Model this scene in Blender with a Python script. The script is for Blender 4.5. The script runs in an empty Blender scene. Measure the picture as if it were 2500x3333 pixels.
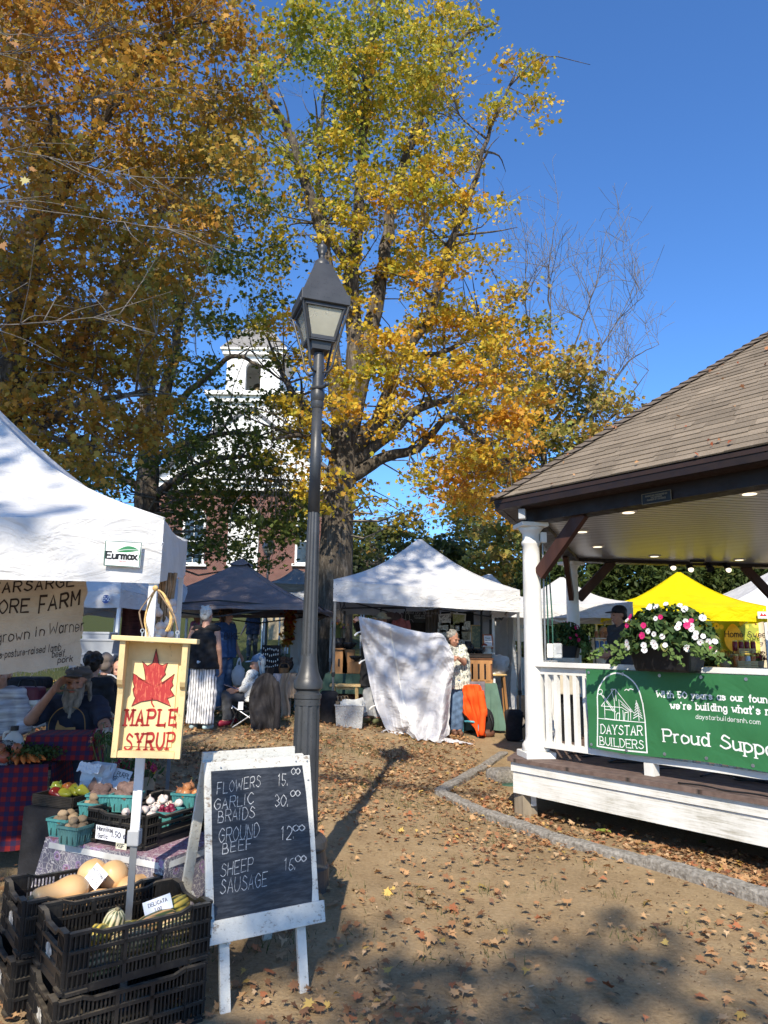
import bpy,bmesh,math,random
import numpy as np
from mathutils import Vector,Matrix
R=math.radians
random.seed(7);RNG=np.random.default_rng(7)
S=bpy.context.scene
COL=S.collection
#camera, sky, sun, exposure
F,CX,CY,EYE,PI_,RO=2312.0,1250.0,1666.5,1.6,R(10.8),R(0.8)
cam=bpy.data.cameras.new('camera');co=bpy.data.objects.new('camera',cam);COL.objects.link(co)
cam.sensor_fit='VERTICAL';cam.sensor_height=36;cam.lens=F/3333*36
cam.clip_start=0.05;cam.clip_end=3000
_up0=Vector((0,-math.sin(PI_),math.cos(PI_)));_fw=Vector((0,math.cos(PI_),math.sin(PI_)));_x=Vector((1,0,0))
_rt=_x*math.cos(RO)+_up0*math.sin(RO);_up=-_x*math.sin(RO)+_up0*math.cos(RO)
co.matrix_world=Matrix(((_rt.x,_up.x,-_fw.x,0),(_rt.y,_up.y,-_fw.y,0),(_rt.z,_up.z,-_fw.z,EYE),(0,0,0,1)))
S.camera=co
SUN_EL,SUN_AZ=R(39),R(8.5)
w=bpy.data.worlds.new('World');S.world=w;w.use_nodes=True
nt=w.node_tree;bg=nt.nodes['Background'];sky=nt.nodes.new('ShaderNodeTexSky')
sky.sky_type='NISHITA';sky.sun_disc=False;sky.sun_elevation=SUN_EL;sky.sun_rotation=R(180)+SUN_AZ
sky.altitude=200;sky.air_density=1.0;sky.dust_density=0.3;sky.ozone_density=4.0
hs=nt.nodes.new('ShaderNodeMixRGB');hs.blend_type='MULTIPLY';hs.inputs[0].default_value=1;hs.inputs[2].default_value=(.64,.98,1.34,1)
nt.links.new(sky.outputs[0],hs.inputs[1]);nt.links.new(hs.outputs[0],bg.inputs[0]);bg.inputs[1].default_value=0.132
sl=bpy.data.lights.new('sun','SUN');so=bpy.data.objects.new('sun',sl);COL.objects.link(so)
sl.energy=5.0;sl.angle=R(0.55);sl.color=(1,.90,.74)
_sd=Vector((-math.sin(SUN_AZ)*math.cos(SUN_EL),-math.cos(SUN_AZ)*math.cos(SUN_EL),math.sin(SUN_EL)))
so.rotation_euler=(_sd).to_track_quat('Z','Y').to_euler();so.location=_sd*60
S.view_settings.view_transform='Standard';S.view_settings.look='None';S.view_settings.exposure=0.48;S.view_settings.gamma=1
S.cycles.max_bounces=8;S.cycles.transparent_max_bounces=12;S.cycles.use_denoising=True
try:S.cycles.denoiser='OPENIMAGEDENOISE'
except Exception:pass
#measuring: turn a point of the photograph and a distance into a place
def ray(px,py):
 u=(px-CX)/F;v=-(py-CY)/F;c,s=math.cos(RO),math.sin(RO)
 u,v=u*c-v*s,u*s+v*c
 return Vector((u,math.cos(PI_)-v*math.sin(PI_),math.sin(PI_)+v*math.cos(PI_)))
def at(px,py,d):
 r=ray(px,py);r=r*(d/r.y);return Vector((r.x,d,EYE+r.z))
def onz(px,py,z):
 r=ray(px,py);t=(z-EYE)/r.z;return Vector((r.x*t,r.y*t,z))
def sm(a,b,t):
 t=np.clip((t-a)/(b-a),0,1);return t*t*(3-2*t)
def zt(x,y):
 b=sm(-1.5,1.5,x);z=(1-b)*.065*np.clip(y-3.6,0,8)+b*.06*np.clip(y-7.6,0,4)+0.05*np.clip(y-11.6,0,40)*(0.55+0.45*(1-sm(0,6,x)))
 return z+.075*np.clip(y-27,0,22)*(1-sm(-4,4,x))
def ground(x,y):return float(zt(np.float64(x),np.float64(y)))
def gat(px,d):
 r=ray(px,2100);x=r.x*d/r.y;return Vector((x,d,ground(x,d)))
#materials
MATS={}
def _rgb(c):return(c[0],c[1],c[2],1)
class NT:
 def __init__(s,name):
  s.m=bpy.data.materials.new(name);s.m.use_nodes=True;s.t=s.m.node_tree;s.b=s.t.nodes['Principled BSDF'];s.out=s.t.nodes['Material Output']
 def n(s,typ,ins=None,**kw):
  nd=s.t.nodes.new('ShaderNode'+typ)
  for k,v in kw.items():setattr(nd,k,v)
  if ins:
   for k,v in ins.items():s.set(nd,k,v)
  return nd
 def set(s,nd,k,v):
  sock=nd.inputs[k]
  if isinstance(v,bpy.types.NodeSocket):s.t.links.new(v,sock)
  elif isinstance(v,bpy.types.Node):s.t.links.new(v.outputs[0],sock)
  elif isinstance(v,(tuple,list))and len(v)==3 and sock.type=='RGBA':sock.default_value=_rgb(v)
  else:sock.default_value=v
 def coord(s,kind='Object',scale=(1,1,1)):
  tc=s.n('TexCoord');mp=s.n('Mapping',{'Vector':tc.outputs[kind],'Scale':scale});return mp.outputs[0]
 def noise(s,vec,scale,detail=4,rough=.55,dist=0):
  return s.n('TexNoise',{'Vector':vec,'Scale':scale,'Detail':detail,'Roughness':rough,'Distortion':dist}).outputs[0]
 def ramp(s,fac,stops,interp='LINEAR'):
  r=s.n('ValToRGB');s.set(r,'Fac',fac);e=r.color_ramp;e.interpolation=interp
  e.elements[0].position=stops[0][0];e.elements[1].position=stops[-1][0]
  for p,c in stops[1:-1]:e.elements.new(p)
  for el,(p,c)in zip(sorted(e.elements,key=lambda q:q.position),stops):el.color=_rgb(c)if not isinstance(c,(int,float))else(c,c,c,1)
  return r.outputs[0]
 def mix(s,f,a,b,mode='MIX'):
  m=s.n('MixRGB',{'Fac':f,'Color1':a,'Color2':b},blend_type=mode);return m.outputs[0]
 def math(s,op,a,b=0.0):return s.n('Math',{0:a,1:b},operation=op).outputs[0]
 def bump(s,h,strength=.3,dist=.01):
  s.set(s.b,'Normal',s.n('Bump',{'Height':h,'Strength':strength,'Distance':dist}))
def mat(name,c,rough=.6,var=.15,scale=8,bump=.15,bscale=None,bdist=.004,metal=0,spec=.4,stretch=(1,1,1),c2=None,trans=0,sheen=0,translucent=0):
 if name in MATS:return MATS[name]
 k=NT(name);v=k.coord('Object',stretch)
 nz=k.noise(v,scale,5)
 a=c2 if c2 else tuple(x*(1-var*1.6)for x in c);b_=tuple(min(x*(1+var),1)for x in c)
 k.set(k.b,'Base Color',k.ramp(nz,[(.3,a),(.68,b_)]))
 k.set(k.b,'Roughness',k.ramp(k.noise(v,scale*2.3,3),[(.3,max(rough-.12,.02)),(.7,min(rough+.1,1))]))
 k.b.inputs['Metallic'].default_value=metal;k.b.inputs['Specular IOR Level'].default_value=spec
 if sheen:k.b.inputs['Sheen Weight'].default_value=sheen
 if trans:k.b.inputs['Transmission Weight'].default_value=trans
 if bump:k.bump(k.noise(v,bscale or scale*6,5),bump,bdist)
 if translucent:
  tr=k.n('BsdfTranslucent',{'Color':b_});mx=k.n('MixShader',{0:translucent,1:k.b.outputs[0],2:tr.outputs[0]})
  k.t.links.new(mx.outputs[0],k.out.inputs[0])
 MATS[name]=k.m;return k.m
def emis(name,c,st):
 if name in MATS:return MATS[name]
 k=NT(name);k.b.inputs['Emission Color'].default_value=_rgb(c);k.b.inputs['Emission Strength'].default_value=st;k.b.inputs['Base Color'].default_value=_rgb(c)
 MATS[name]=k.m;return k.m
def attr_mat(name,rough=.6,translucent=0.0,bump=0,scale=40,spec=.3):
 if name in MATS:return MATS[name]
 k=NT(name);at_=k.n('Attribute',attribute_name='Col');k.set(k.b,'Base Color',at_.outputs[0])
 k.b.inputs['Roughness'].default_value=rough;k.b.inputs['Specular IOR Level'].default_value=spec
 if bump:k.bump(k.noise(k.coord(),scale,4),bump,.003)
 if translucent:
  tr=k.n('BsdfTranslucent',{'Color':at_.outputs[0]});mx=k.n('MixShader',{0:translucent,1:k.b.outputs[0],2:tr.outputs[0]})
  k.t.links.new(mx.outputs[0],k.out.inputs[0])
 MATS[name]=k.m;return k.m
#things, parts, meshes
OFF={}
def tag(o,label=None,cat=None,group=None,kind=None):
 if label:o['label']=label
 if cat:o['category']=cat
 if group:o['group']=group
 if kind:o['kind']=kind
 return o
def thing(name,label,cat,loc=(0,0,0),rz=0,group=None,world=True):
 o=bpy.data.objects.new(name,None);COL.objects.link(o);o.location=loc;o.rotation_euler=(0,0,rz);o.empty_display_size=.1
 OFF[o.name]=Vector(loc)if world else Vector((0,0,0))
 return tag(o,label,cat,group)
def copy_tree(o,parent=None):
 c=o.copy();COL.objects.link(c);c.parent=parent
 for ch in o.children:copy_tree(ch,c)
 OFF[c.name]=Vector((0,0,0));return c
def link_mesh(me,name,mats,parent=None,smooth=False,origin=None):
 o=bpy.data.objects.new(name,me)
 if not isinstance(mats,(list,tuple)):mats=[mats]
 for m in mats:me.materials.append(m)
 n=len(me.vertices);a=np.empty(n*3,np.float32);me.vertices.foreach_get('co',a);a=a.reshape(-1,3)
 if parent is not None:
  off=OFF.get(parent.name,Vector((0,0,0)));OFF[o.name]=off;loc=None
 else:
  if origin is None and n:
   mn,mx=a.min(0),a.max(0);origin=((mn[0]+mx[0])/2,(mn[1]+mx[1])/2,mn[2])
  off=Vector(origin);loc=off;OFF[o.name]=off
 a-=np.array(off[:],np.float32);me.vertices.foreach_set('co',a.ravel())
 COL.objects.link(o)
 if parent is not None:o.parent=parent
 else:o.location=loc
 if smooth:me.polygons.foreach_set('use_smooth',np.ones(len(me.polygons),bool))
 me.update();return o
def mesh_from(V,Fc,name,loopsizes=None):
 me=bpy.data.meshes.new(name);me.from_pydata([tuple(v)for v in V],[],Fc);me.update();return me
def frame(axis):
 a=Vector(axis).normalized();t=Vector((0,0,1))if abs(a.z)<.93 else Vector((1,0,0))
 u=a.cross(t).normalized();return u,a.cross(u).normalized(),a
class MB:
 def __init__(s):s.V=[];s.F=[];s.M=[];s.mi=0
 def add(s,V,Fc,T=None):
  b=len(s.V)
  s.V+=[tuple(T@Vector(v))for v in V]if T is not None else[tuple(v)for v in V]
  s.F+=[[i+b for i in f]for f in Fc];s.M+=[s.mi]*len(Fc);return s
 def box(s,c,d,rz=0,T=None,bev=0):
  x,y,z=d[0]/2,d[1]/2,d[2]/2
  M=Matrix.Translation(Vector(c))@Matrix.Rotation(rz,4,'Z')
  if T is not None:M=T@M
  if bev:
   bm=bmesh.new();bmesh.ops.create_cube(bm,size=1,matrix=Matrix.Diagonal((d[0],d[1],d[2],1)))
   bmesh.ops.bevel(bm,geom=bm.edges[:],offset=bev,segments=2,affect='EDGES',profile=.5)
   return s.addbm(bm,M)
  V=[(-x,-y,-z),(x,-y,-z),(x,y,-z),(-x,y,-z),(-x,-y,z),(x,-y,z),(x,y,z),(-x,y,z)]
  return s.add(V,[(0,3,2,1),(4,5,6,7),(0,1,5,4),(1,2,6,5),(2,3,7,6),(3,0,4,7)],M)
 def addbm(s,bm,M=None):
  bm.verts.index_update();s.add([v.co.copy()for v in bm.verts],[[v.index for v in f.verts]for f in bm.faces],M);bm.free();return s
 def beam(s,p,q,w,h,up=(0,0,1)):
  p,q=Vector(p),Vector(q);a=(q-p).normalized();u=a.cross(Vector(up)).normalized();v=u.cross(a)
  V=[]
  for c in(p,q):
   for i,j in((-1,-1),(1,-1),(1,1),(-1,1)):V.append(c+u*(i*w/2)+v*(j*h/2))
  return s.add(V,[(3,2,1,0),(4,5,6,7),(0,1,5,4),(1,2,6,5),(2,3,7,6),(3,0,4,7)])
 def tube(s,P,r,n=8,cap=True):
  P=[Vector(p)for p in P];m=len(P);rs=r if isinstance(r,(list,tuple))else[r]*m
  b=len(s.V);pu=None
  for i in range(m):
   a=(P[min(i+1,m-1)]-P[max(i-1,0)])
   if a.length<1e-9:a=Vector((0,0,1))
   a.normalize()
   if pu is None:pu=frame(a)[0]
   u=(pu-a*pu.dot(a));u=u.normalized()if u.length>1e-6 else frame(a)[0];pu=u;v=a.cross(u)
   for k in range(n):
    t=2*math.pi*k/n;s.V.append(tuple(P[i]+(u*math.cos(t)+v*math.sin(t))*rs[i]))
  for i in range(m-1):
   for k in range(n):
    k2=(k+1)%n;s.F.append([b+i*n+k,b+i*n+k2,b+(i+1)*n+k2,b+(i+1)*n+k]);s.M.append(s.mi)
  if cap:
   s.F.append([b+k for k in range(n)][::-1]);s.F.append([b+(m-1)*n+k for k in range(n)]);s.M+=[s.mi]*2
  return s
 def lathe(s,prof,n=20,c=(0,0,0),T=None,sx=1,sy=1):
  b=len(s.V);M=Matrix.Translation(Vector(c))
  if T is not None:M=T@M
  V=[];Fc=[]
  for r,z in prof:
   for k in range(n):
    t=2*math.pi*(k+.5)/n;V.append((r*math.cos(t)*sx,r*math.sin(t)*sy,z))
  m=len(prof)
  for i in range(m-1):
   for k in range(n):
    k2=(k+1)%n;Fc.append([i*n+k,i*n+k2,(i+1)*n+k2,(i+1)*n+k])
  Fc.append(list(range(n))[::-1]);Fc.append([(m-1)*n+k for k in range(n)])
  return s.add(V,Fc,M)
 def ball(s,c,r,T=None,seg=12,rings=8,rot=None):
  if not isinstance(r,(tuple,list)):r=(r,r,r)
  bm=bmesh.new();bmesh.ops.create_uvsphere(bm,u_segments=seg,v_segments=rings,radius=1)
  M=Matrix.Translation(Vector(c))@(rot.to_4x4()if rot else Matrix.Identity(4))@Matrix.Diagonal((r[0],r[1],r[2],1))
  return s.addbm(bm,T@M if T is not None else M)
 def grid(s,fn,nu,nv):
  b=len(s.V)
  for j in range(nv+1):
   for i in range(nu+1):s.V.append(tuple(fn(i/nu,j/nv)))
  for j in range(nv):
   for i in range(nu):
    a=b+j*(nu+1)+i;s.F.append([a,a+1,a+nu+2,a+nu+1]);s.M.append(s.mi)
  return s
 def prism(s,poly,T,th):
  n=len(poly);V=[(x,y,0)for x,y in poly]+[(x,y,th)for x,y in poly]
  Fc=[list(range(n))[::-1],list(range(n,2*n))]+[[i,(i+1)%n,n+(i+1)%n,n+i]for i in range(n)]
  return s.add(V,Fc,T)
 def build(s,name,mats,parent=None,smooth=False,origin=None,solid=0,bevel=0,sub=0,label=None):
  me=mesh_from(s.V,s.F,name)
  if any(s.M):me.polygons.foreach_set('material_index',np.array(s.M,np.int32))
  o=link_mesh(me,name,mats,parent,smooth,origin)
  if sub:
   md=o.modifiers.new('sub','SUBSURF');md.levels=md.render_levels=sub
  if solid:
   md=o.modifiers.new('solid','SOLIDIFY');md.thickness=solid;md.offset=0
  if bevel:
   md=o.modifiers.new('bevel','BEVEL');md.width=bevel;md.segments=2;md.limit_method='ANGLE'
  if label:o['label']=label
  return o
def structure(o):o['kind']='structure';return o
def basis(o,x,y,z=None):
 x=Vector(x).normalized();z=Vector(z).normalized()if z is not None else x.cross(Vector(y)).normalized();y=z.cross(x)
 return Matrix(((x.x,y.x,z.x,o[0]),(x.y,y.y,z.y,o[1]),(x.z,y.z,z.z,o[2]),(0,0,0,1)))
def cat(P,n=6):
 P=[Vector(p)for p in P];out=[]
 Q=[P[0]*2-P[1]]+P+[P[-1]*2-P[-2]]
 for i in range(1,len(Q)-2):
  for k in range(n):
   t=k/n;a,b,c,d=Q[i-1:i+3]
   out.append(.5*((2*b)+(c-a)*t+(2*a-5*b+4*c-d)*t*t+(3*b-a-3*c+d)*t**3))
 return out+[P[-1]]
def wob(x,y,z=0,seed=0):
 return(math.sin(x*3.1+y*1.7+seed)+math.sin(x*1.3-y*4.1+z*2.2+seed*2.3)+math.sin(y*2.9+x*5.3-z*3.7+seed*.7))/3
#lettering: strokes on a small grid (baseline 2, x height 6, capitals 8)
GL={'A':'4 022842 1434','B':'4 0208 ~082837362505 ~053544433202','C':'4 ~472806042243','D':'4 0208 ~082846442202','E':'4 420208 0848 0535','F':'4 0208 0848 0535','G':'4 ~472806042243 434525','H':'4 0208 4248 0545','I':'1 0208','J':'3 ~38331203','K':'4 0208 4804 1642','L':'4 0802 0242','M':'4 0208 082448 4842','N':'4 0208 0842 4248','O':'4 ~28060422444628','P':'4 0208 ~083847463505','Q':'4 ~28060422444628 2442','R':'4 0208 ~083847463505 2542','S':'4 ~472817163544432203','T':'4 0848 2228','U':'4 ~0804224448','V':'4 082248','W':'6 0812365268','X':'4 0842 0248','Y':'4 082548 2522','Z':'4 08480242','a':'3 ~3516041233 3632','b':'3 0802 ~051635331203','c':'3 ~3516041233','d':'3 3832 ~3516041233','e':'3 0434 ~34351605031233','f':'2 ~281712 0626','g':'3 ~36311001 ~3516041233','h':'3 0802 ~05163532','i':'1 0206 0708','j':'1 ~161000','k':'3 0802 3604 1532','l':'1 0208','m':'4 0206 ~05162522 ~25364542','n':'3 0206 ~05163532','o':'3 ~16050312333516','p':'3 0006 ~051635331203','q':'3 3630 ~3516041233','r':'2 0206 ~051626','s':'3 ~35160524331203','t':'2 ~18131222 0626','u':'3 ~06031233 3632','v':'2 061226','w':'4 0612243246','x':'3 0632 0236','y':'3 0613 3600','z':'3 06360232','0':'4 ~28060422444628','1':'2 1812 0718','2':'3 ~071837350 2 0232'.replace('0 2','02'),'3':'3 ~0718362515 ~15343312 1203','5':'3 3808 0805 ~0525341203','6':'3 ~38170403123334150 4'.replace('0 4','04'),'7':'3 083812','8':'4 ~25072847250422442 5'.replace('2 5','25'),'.':'1 0203',',':'1 1201',"'":'1 0807','-':'2 0525','/':'3 0238','*':'1 0405','$':'3 ~371706343203 1209',' ':'2'}
def text_w(s,ht,sp=1.5):
 u=ht/6;return sum(int(GL.get(c,'2')[0])*u+sp*u for c in s)-sp*u
def text(mb,s,fn,ht,th,sp=1.5,slab=0,jit=0,x0=0,y0=0,sx=1):
 u=ht/6;x=x0;rr=random.Random(hash(s)%1000 if False else len(s)*7+3)
 for ch in s:
  g=GL.get(ch,'2').split();dy=rr.uniform(-jit,jit)*ht*.4;sc=1+rr.uniform(-jit,jit)*.6
  for st in g[1:]:
   cur=st[0]=='~';st=st.lstrip('~')
   P=[Vector((int(st[i])*u*sx*sc+x+rr.uniform(-jit,jit)*ht*.25,(int(st[i+1])-2)*u*sc+y0+dy+rr.uniform(-jit,jit)*ht*.25,0))for i in range(0,len(st)-1,2)]
   if slab:
    for e,nx in((P[0],P[1]),(P[-1],P[-2])):
     dd=nx-e
     if abs(dd.y)>abs(dd.x)*.6 and dd.length>u*1.5 and not cur:
      _strip(mb,[e+Vector((-slab*u,0,0)),e+Vector((slab*u,0,0))],th*.62,fn)
     elif abs(dd.x)>abs(dd.y)*2 and not cur and e.x>nx.x and dd.length>u*1.5:
      _strip(mb,[e+Vector((0,-slab*u*.8,0)),e+Vector((0,slab*u*.8,0))],th*.62,fn)
   if cur:P=cat(P,5)
   elif jit or True:
    Q=[]
    for a,b in zip(P[:-1],P[1:]):Q+=[a,a.lerp(b,.5)]
    P=Q+[P[-1]]
   _strip(mb,P,th*(rr.uniform(.75,1.2)if jit else 1),fn)
  x+=(int(g[0])*u*sx+sp*u)
 return x
def _strip(mb,P,th,fn):
 b=len(mb.V);m=len(P)
 d0=(P[1]-P[0]).normalized()*th*.35;d1=(P[-1]-P[-2]).normalized()*th*.35
 P=[P[0]-d0]+list(P[1:-1])+[P[-1]+d1]
 for i in range(m):
  a=P[min(i+1,m-1)]-P[max(i-1,0)];a=a.normalized()if a.length>1e-9 else Vector((1,0,0));n=Vector((-a.y,a.x,0))*th/2
  for q in(P[i]-n,P[i]+n):mb.V.append(tuple(fn(q.x,q.y)))
 for i in range(m-1):mb.F.append([b+2*i,b+2*i+2,b+2*i+3,b+2*i+1]);mb.M.append(mb.mi)
def plane_fn(T,h=.002):return lambda u,v:T@Vector((u,v,h))
#ground
K=NT('dirt');v=K.coord('Object')
big=K.noise(v,.55,5,.6);mid=K.noise(v,3.2,6,.65);fine=K.noise(v,42,6,.7);grit=K.noise(v,160,3,.7)
dirt=K.ramp(mid,[(.25,(.27,.185,.095)),(.5,(.39,.285,.155)),(.75,(.48,.365,.215))])
dirt=K.mix(1,dirt,K.ramp(K.noise(v,1.1,6,.7),[(.35,.62),(.6,1.08)]),'MULTIPLY');dirt=K.mix(.5,dirt,K.ramp(fine,[(.3,(.14,.092,.052)),(.55,(.31,.215,.122)),(.78,(.46,.34,.21))]))
dirt=K.mix(K.ramp(grit,[(.62,0),(.72,.5)]),dirt,(.34,.29,.23))
peb=K.n('TexVoronoi',{'Vector':v,'Scale':55});dirt=K.mix(K.ramp(peb.outputs['Distance'],[(.05,.55),(.12,0)]),dirt,K.mix(peb.outputs['Color'],(.10,.08,.06),(.42,.38,.33)))
gr=K.ramp(fine,[(.3,(.025,.034,.010)),(.6,(.06,.072,.02)),(.8,(.12,.10,.04))])
sep=K.n('SeparateXYZ',{0:v});yy=K.n('MapRange',{'Value':sep.outputs[1],1:8.5,2:14.0}).outputs[0]
xx=K.n('MapRange',{'Value':sep.outputs[0],1:1.0,2:-3.0}).outputs[0]
gm=K.math('MULTIPLY',yy,K.math('ADD',.25,K.math('MULTIPLY',xx,.75)))
gm=K.ramp(K.math('ADD',K.math('MULTIPLY',gm,.75),K.math('MULTIPLY',big,.55)),[(.52,0),(.72,1)])
patch=K.ramp(K.math('MULTIPLY',K.noise(v,1.1,4),K.noise(v,9,4)),[(.33,0),(.42,.35)])
K.set(K.b,'Base Color',K.mix(K.math('MAXIMUM',gm,patch),dirt,gr))
K.b.inputs['Roughness'].default_value=.95;K.b.inputs['Specular IOR Level'].default_value=.15
K.bump(K.math('ADD',K.math('MULTIPLY',fine,.7),K.math('ADD',K.math('MULTIPLY',grit,.25),K.math('MULTIPLY',mid,.8))),.75,.018)
M_DIRT=K.m
n=150
tt=np.linspace(-1,1,n);gx=np.sinh(tt*6.2)/np.sinh(6.2)*900;ty=np.linspace(-.55,1,n);gy=np.sinh(ty*6.2)/np.sinh(6.2)*900+5
X,Y=np.meshgrid(gx,gy)
Z=zt(X,Y)+.012*np.sin(X*2.3+Y*1.1)*np.cos(Y*1.9-X*.7)*(np.abs(X)+np.abs(Y)<60)
V=np.stack([X,Y,Z],-1).reshape(-1,3)
i=np.arange(n-1);I,J=np.meshgrid(i,i);a=(J*n+I).ravel()
me=mesh_from(V,np.stack([a,a+1,a+n+1,a+n],1).tolist(),'ground')
structure(link_mesh(me,'ground',M_DIRT,smooth=True,origin=(0,0,0)))
#leaves
MAPLE=np.array([(0,-.5),(.05,-.2),(.34,-.34),(.27,-.13),(.52,.02),(.33,.09),(.36,.3),(.16,.2),(0,.55),(-.16,.2),(-.36,.3),(-.33,.09),(-.52,.02),(-.27,-.13),(-.34,-.34),(-.05,-.2)])
CROWN=np.array([(0,-.5),(.4,-.26),(.27,-.02),(.46,.2),(.16,.2),(0,.55),(-.16,.2),(-.46,.2),(-.27,-.02),(-.4,-.26)])
ASH=np.array([(0,-.5),(.17,-.12),(.14,.2),(0,.55),(-.14,.2),(-.17,-.12)])
def leaf_mesh(name,pos,nrm,size,col,tmpl,fold=.25,rng=RNG,droop=None):
 N,k=len(pos),len(tmpl)
 nrm=nrm/np.linalg.norm(nrm,axis=1,keepdims=True)
 t=rng.normal(size=(N,3))if droop is None else np.array(droop)+rng.normal(size=(N,3))*.6
 vv=t-nrm*(t*nrm).sum(1,keepdims=True);vv/=np.linalg.norm(vv,axis=1,keepdims=True)+1e-9
 uu=np.cross(vv,nrm)
 fo=fold*(rng.random(N)*1.3-.25)
 tz=np.abs(tmpl[:,0])[None]*fo[:,None]-(tmpl[:,1]**2)[None]*(rng.random(N)*.5*fold/.25)[:,None]
 tx=tmpl[None,:,0]*(.5+.5*rng.random((N,1)))*(1+.35*(rng.random((N,k))-.5))if fold>.45 else np.repeat(tmpl[None,:,0],N,0)
 P=pos[:,None]+size[:,None,None]*(tx[:,:,None]*uu[:,None]+tmpl[None,:,1,None]*vv[:,None]+tz[...,None]*nrm[:,None])
 me=bpy.data.meshes.new(name);me.vertices.add(N*k);me.vertices.foreach_set('co',P.astype(np.float32).ravel())
 me.loops.add(N*k);me.loops.foreach_set('vertex_index',np.arange(N*k,dtype=np.int32))
 me.polygons.add(N);me.polygons.foreach_set('loop_start',np.arange(0,N*k,k,dtype=np.int32))
 ca=me.color_attributes.new('Col','FLOAT_COLOR','POINT')
 c4=np.ones((N,k,4),np.float32);c4[...,:3]=np.clip(col,0,1)[:,None];ca.data.foreach_set('color',c4 .ravel())
 me.update(calc_edges=True);return me
M_LEAF=attr_mat('leaf',.55,.38,spec=.25);M_DEAD=attr_mat('dry_leaf',.75,.12,spec=.2)
K=NT('bark');v=K.coord('Object',(1,1,.22));a=K.noise(v,9,6,.7,.6);b=K.noise(v,34,5,.7)
h=K.math('ADD',a,K.math('MULTIPLY',b,.5))
K.set(K.b,'Base Color',K.ramp(h,[(.5,(.022,.017,.012)),(.74,(.08,.064,.047)),(.95,(.23,.195,.155))]));K.b.inputs['Roughness'].default_value=.92
K.bump(h,1,.05);M_BARK=K.m
M_TWIG=mat('twig_bark',(.20,.175,.15),.85,.3,20)
PAL={'amber':[((.42,.20,.022),3),((.50,.27,.03),3),((.36,.26,.035),3),((.20,.19,.03),2.2),((.48,.15,.02),1)],'gold':[((.56,.22,.03),.9),((.60,.31,.03),3.2),((.58,.41,.04),3.4),((.42,.39,.045),3),((.21,.25,.034),2.6)],'rust':[((.42,.19,.036),1.4),((.46,.25,.042),3.2),((.37,.255,.045),3.4),((.25,.215,.042),3.2),((.13,.14,.03),2.2)],'deep':[((.14,.165,.034),4),((.11,.145,.032),3),((.27,.24,.045),2.2),((.42,.26,.04),1.6)],'ash':[((.20,.24,.06),3),((.32,.30,.07),2.6),((.40,.28,.07),2.4),((.50,.28,.06),2)],'hedge':[((.045,.07,.018),4),((.07,.10,.025),3),((.11,.12,.03),1.2)],'wood':[((.07,.09,.022),4),((.14,.14,.03),2),((.3,.18,.04),1)]}
def pick(pal,N,rng,key):
 cs=np.array([c for c,_ in PAL[pal]]);ws=np.array([x for _,x in PAL[pal]],float);cum=np.cumsum(ws/ws.sum())
 t=np.clip(key*.8+rng.random(N)*.32-.06,0,.9999);idx=np.searchsorted(cum,t)
 return cs[np.clip(idx,0,len(cs)-1)]*(0.78+.44*rng.random((N,1)))
def crown(name,parent,lobes,leaf,pal,limbs,per=30,dens=26,tmpl=CROWN,rc=.42,rng=None,twigs=True,twr=.007,flat=.38,keyf=None,mat_=None):
 """lobes: (centre, radius m); clumps of leaves spread through each lobe, joined to the limbs by twigs"""
 rng=rng or RNG
 samp=[]
 for P,r0,r1 in limbs:
  m=len(P)
  for i,p in enumerate(P):samp.append((*p,r0+(r1-r0)*i/max(m-1,1)))
 samp=np.array(samp)if samp else np.zeros((0,4))
 Pp,Nn,Cc,cl=[],[],[],[]
 for c,r in lobes:
  c=np.array(c);nc=max(2,int(dens*r**2))
  d=rng.normal(size=(nc,3));d/=np.linalg.norm(d,axis=1,keepdims=True);rad=rng.random(nc)**.45
  cc=c+d*(rad*r)[:,None]*np.array([1,1.0,.85])
  key=rng.random()*.55
  for q in cc:
   cl.append(q);m=int(per*(.5+rng.random()))
   o=rng.normal(size=(m,3))*np.array([rc,rc,rc*flat])*.55
   o[:,2]-=.25*(o[:,0]**2+o[:,1]**2)/rc
   Pp.append(q+o);nn=rng.normal(size=(m,3))*.75+np.array([0,-.2,.75]);Nn.append(nn)
   kk=keyf(q)if keyf else key+rng.random()*.45
   Cc.append(pick(pal,m,rng,min(kk,.98)))
 Pp,Nn,Cc=np.concatenate(Pp),np.concatenate(Nn),np.concatenate(Cc)
 sz=leaf*(.45+.95*rng.random(len(Pp))**1.3)
 link_mesh(leaf_mesh('crown',Pp,Nn,sz,Cc,tmpl,.3,rng,droop=(0,0,-.7)),'crown',mat_ or M_LEAF,parent)
 if twigs and len(samp):
  mb=MB()
  for q in cl:
   dd=np.linalg.norm(samp[:,:3]-q,axis=1)+np.where(samp[:,2]>q[2]+.3,.6,0);s_=samp[np.argmin(dd)];p=s_[:3]
   if np.linalg.norm(p-q)>3.2:continue
   m_=(p+q)/2+rng.normal(size=3)*.12*np.linalg.norm(p-q);m_[2]+=.08*np.linalg.norm(p-q)
   r0=min(s_[3]*.5,twr*(1+1.3*np.linalg.norm(p-q)));mb.tube([p,m_,q,q+(q-m_)*.35],[r0,r0*.7,twr*.5,twr*.2],4,cap=False)
  mb.build('twigs',M_TWIG,parent)
def limb(P,r0,r1,wig=.0,n=5,rng=None):
 P=cat(P,n);out=[]
 for i,p in enumerate(P):out.append(tuple(p+Vector((wob(p.z*2,p.x,i)*wig,wob(p.z,p.y*2,i,3)*wig,0))))
 return(out,r0,r1)
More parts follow.
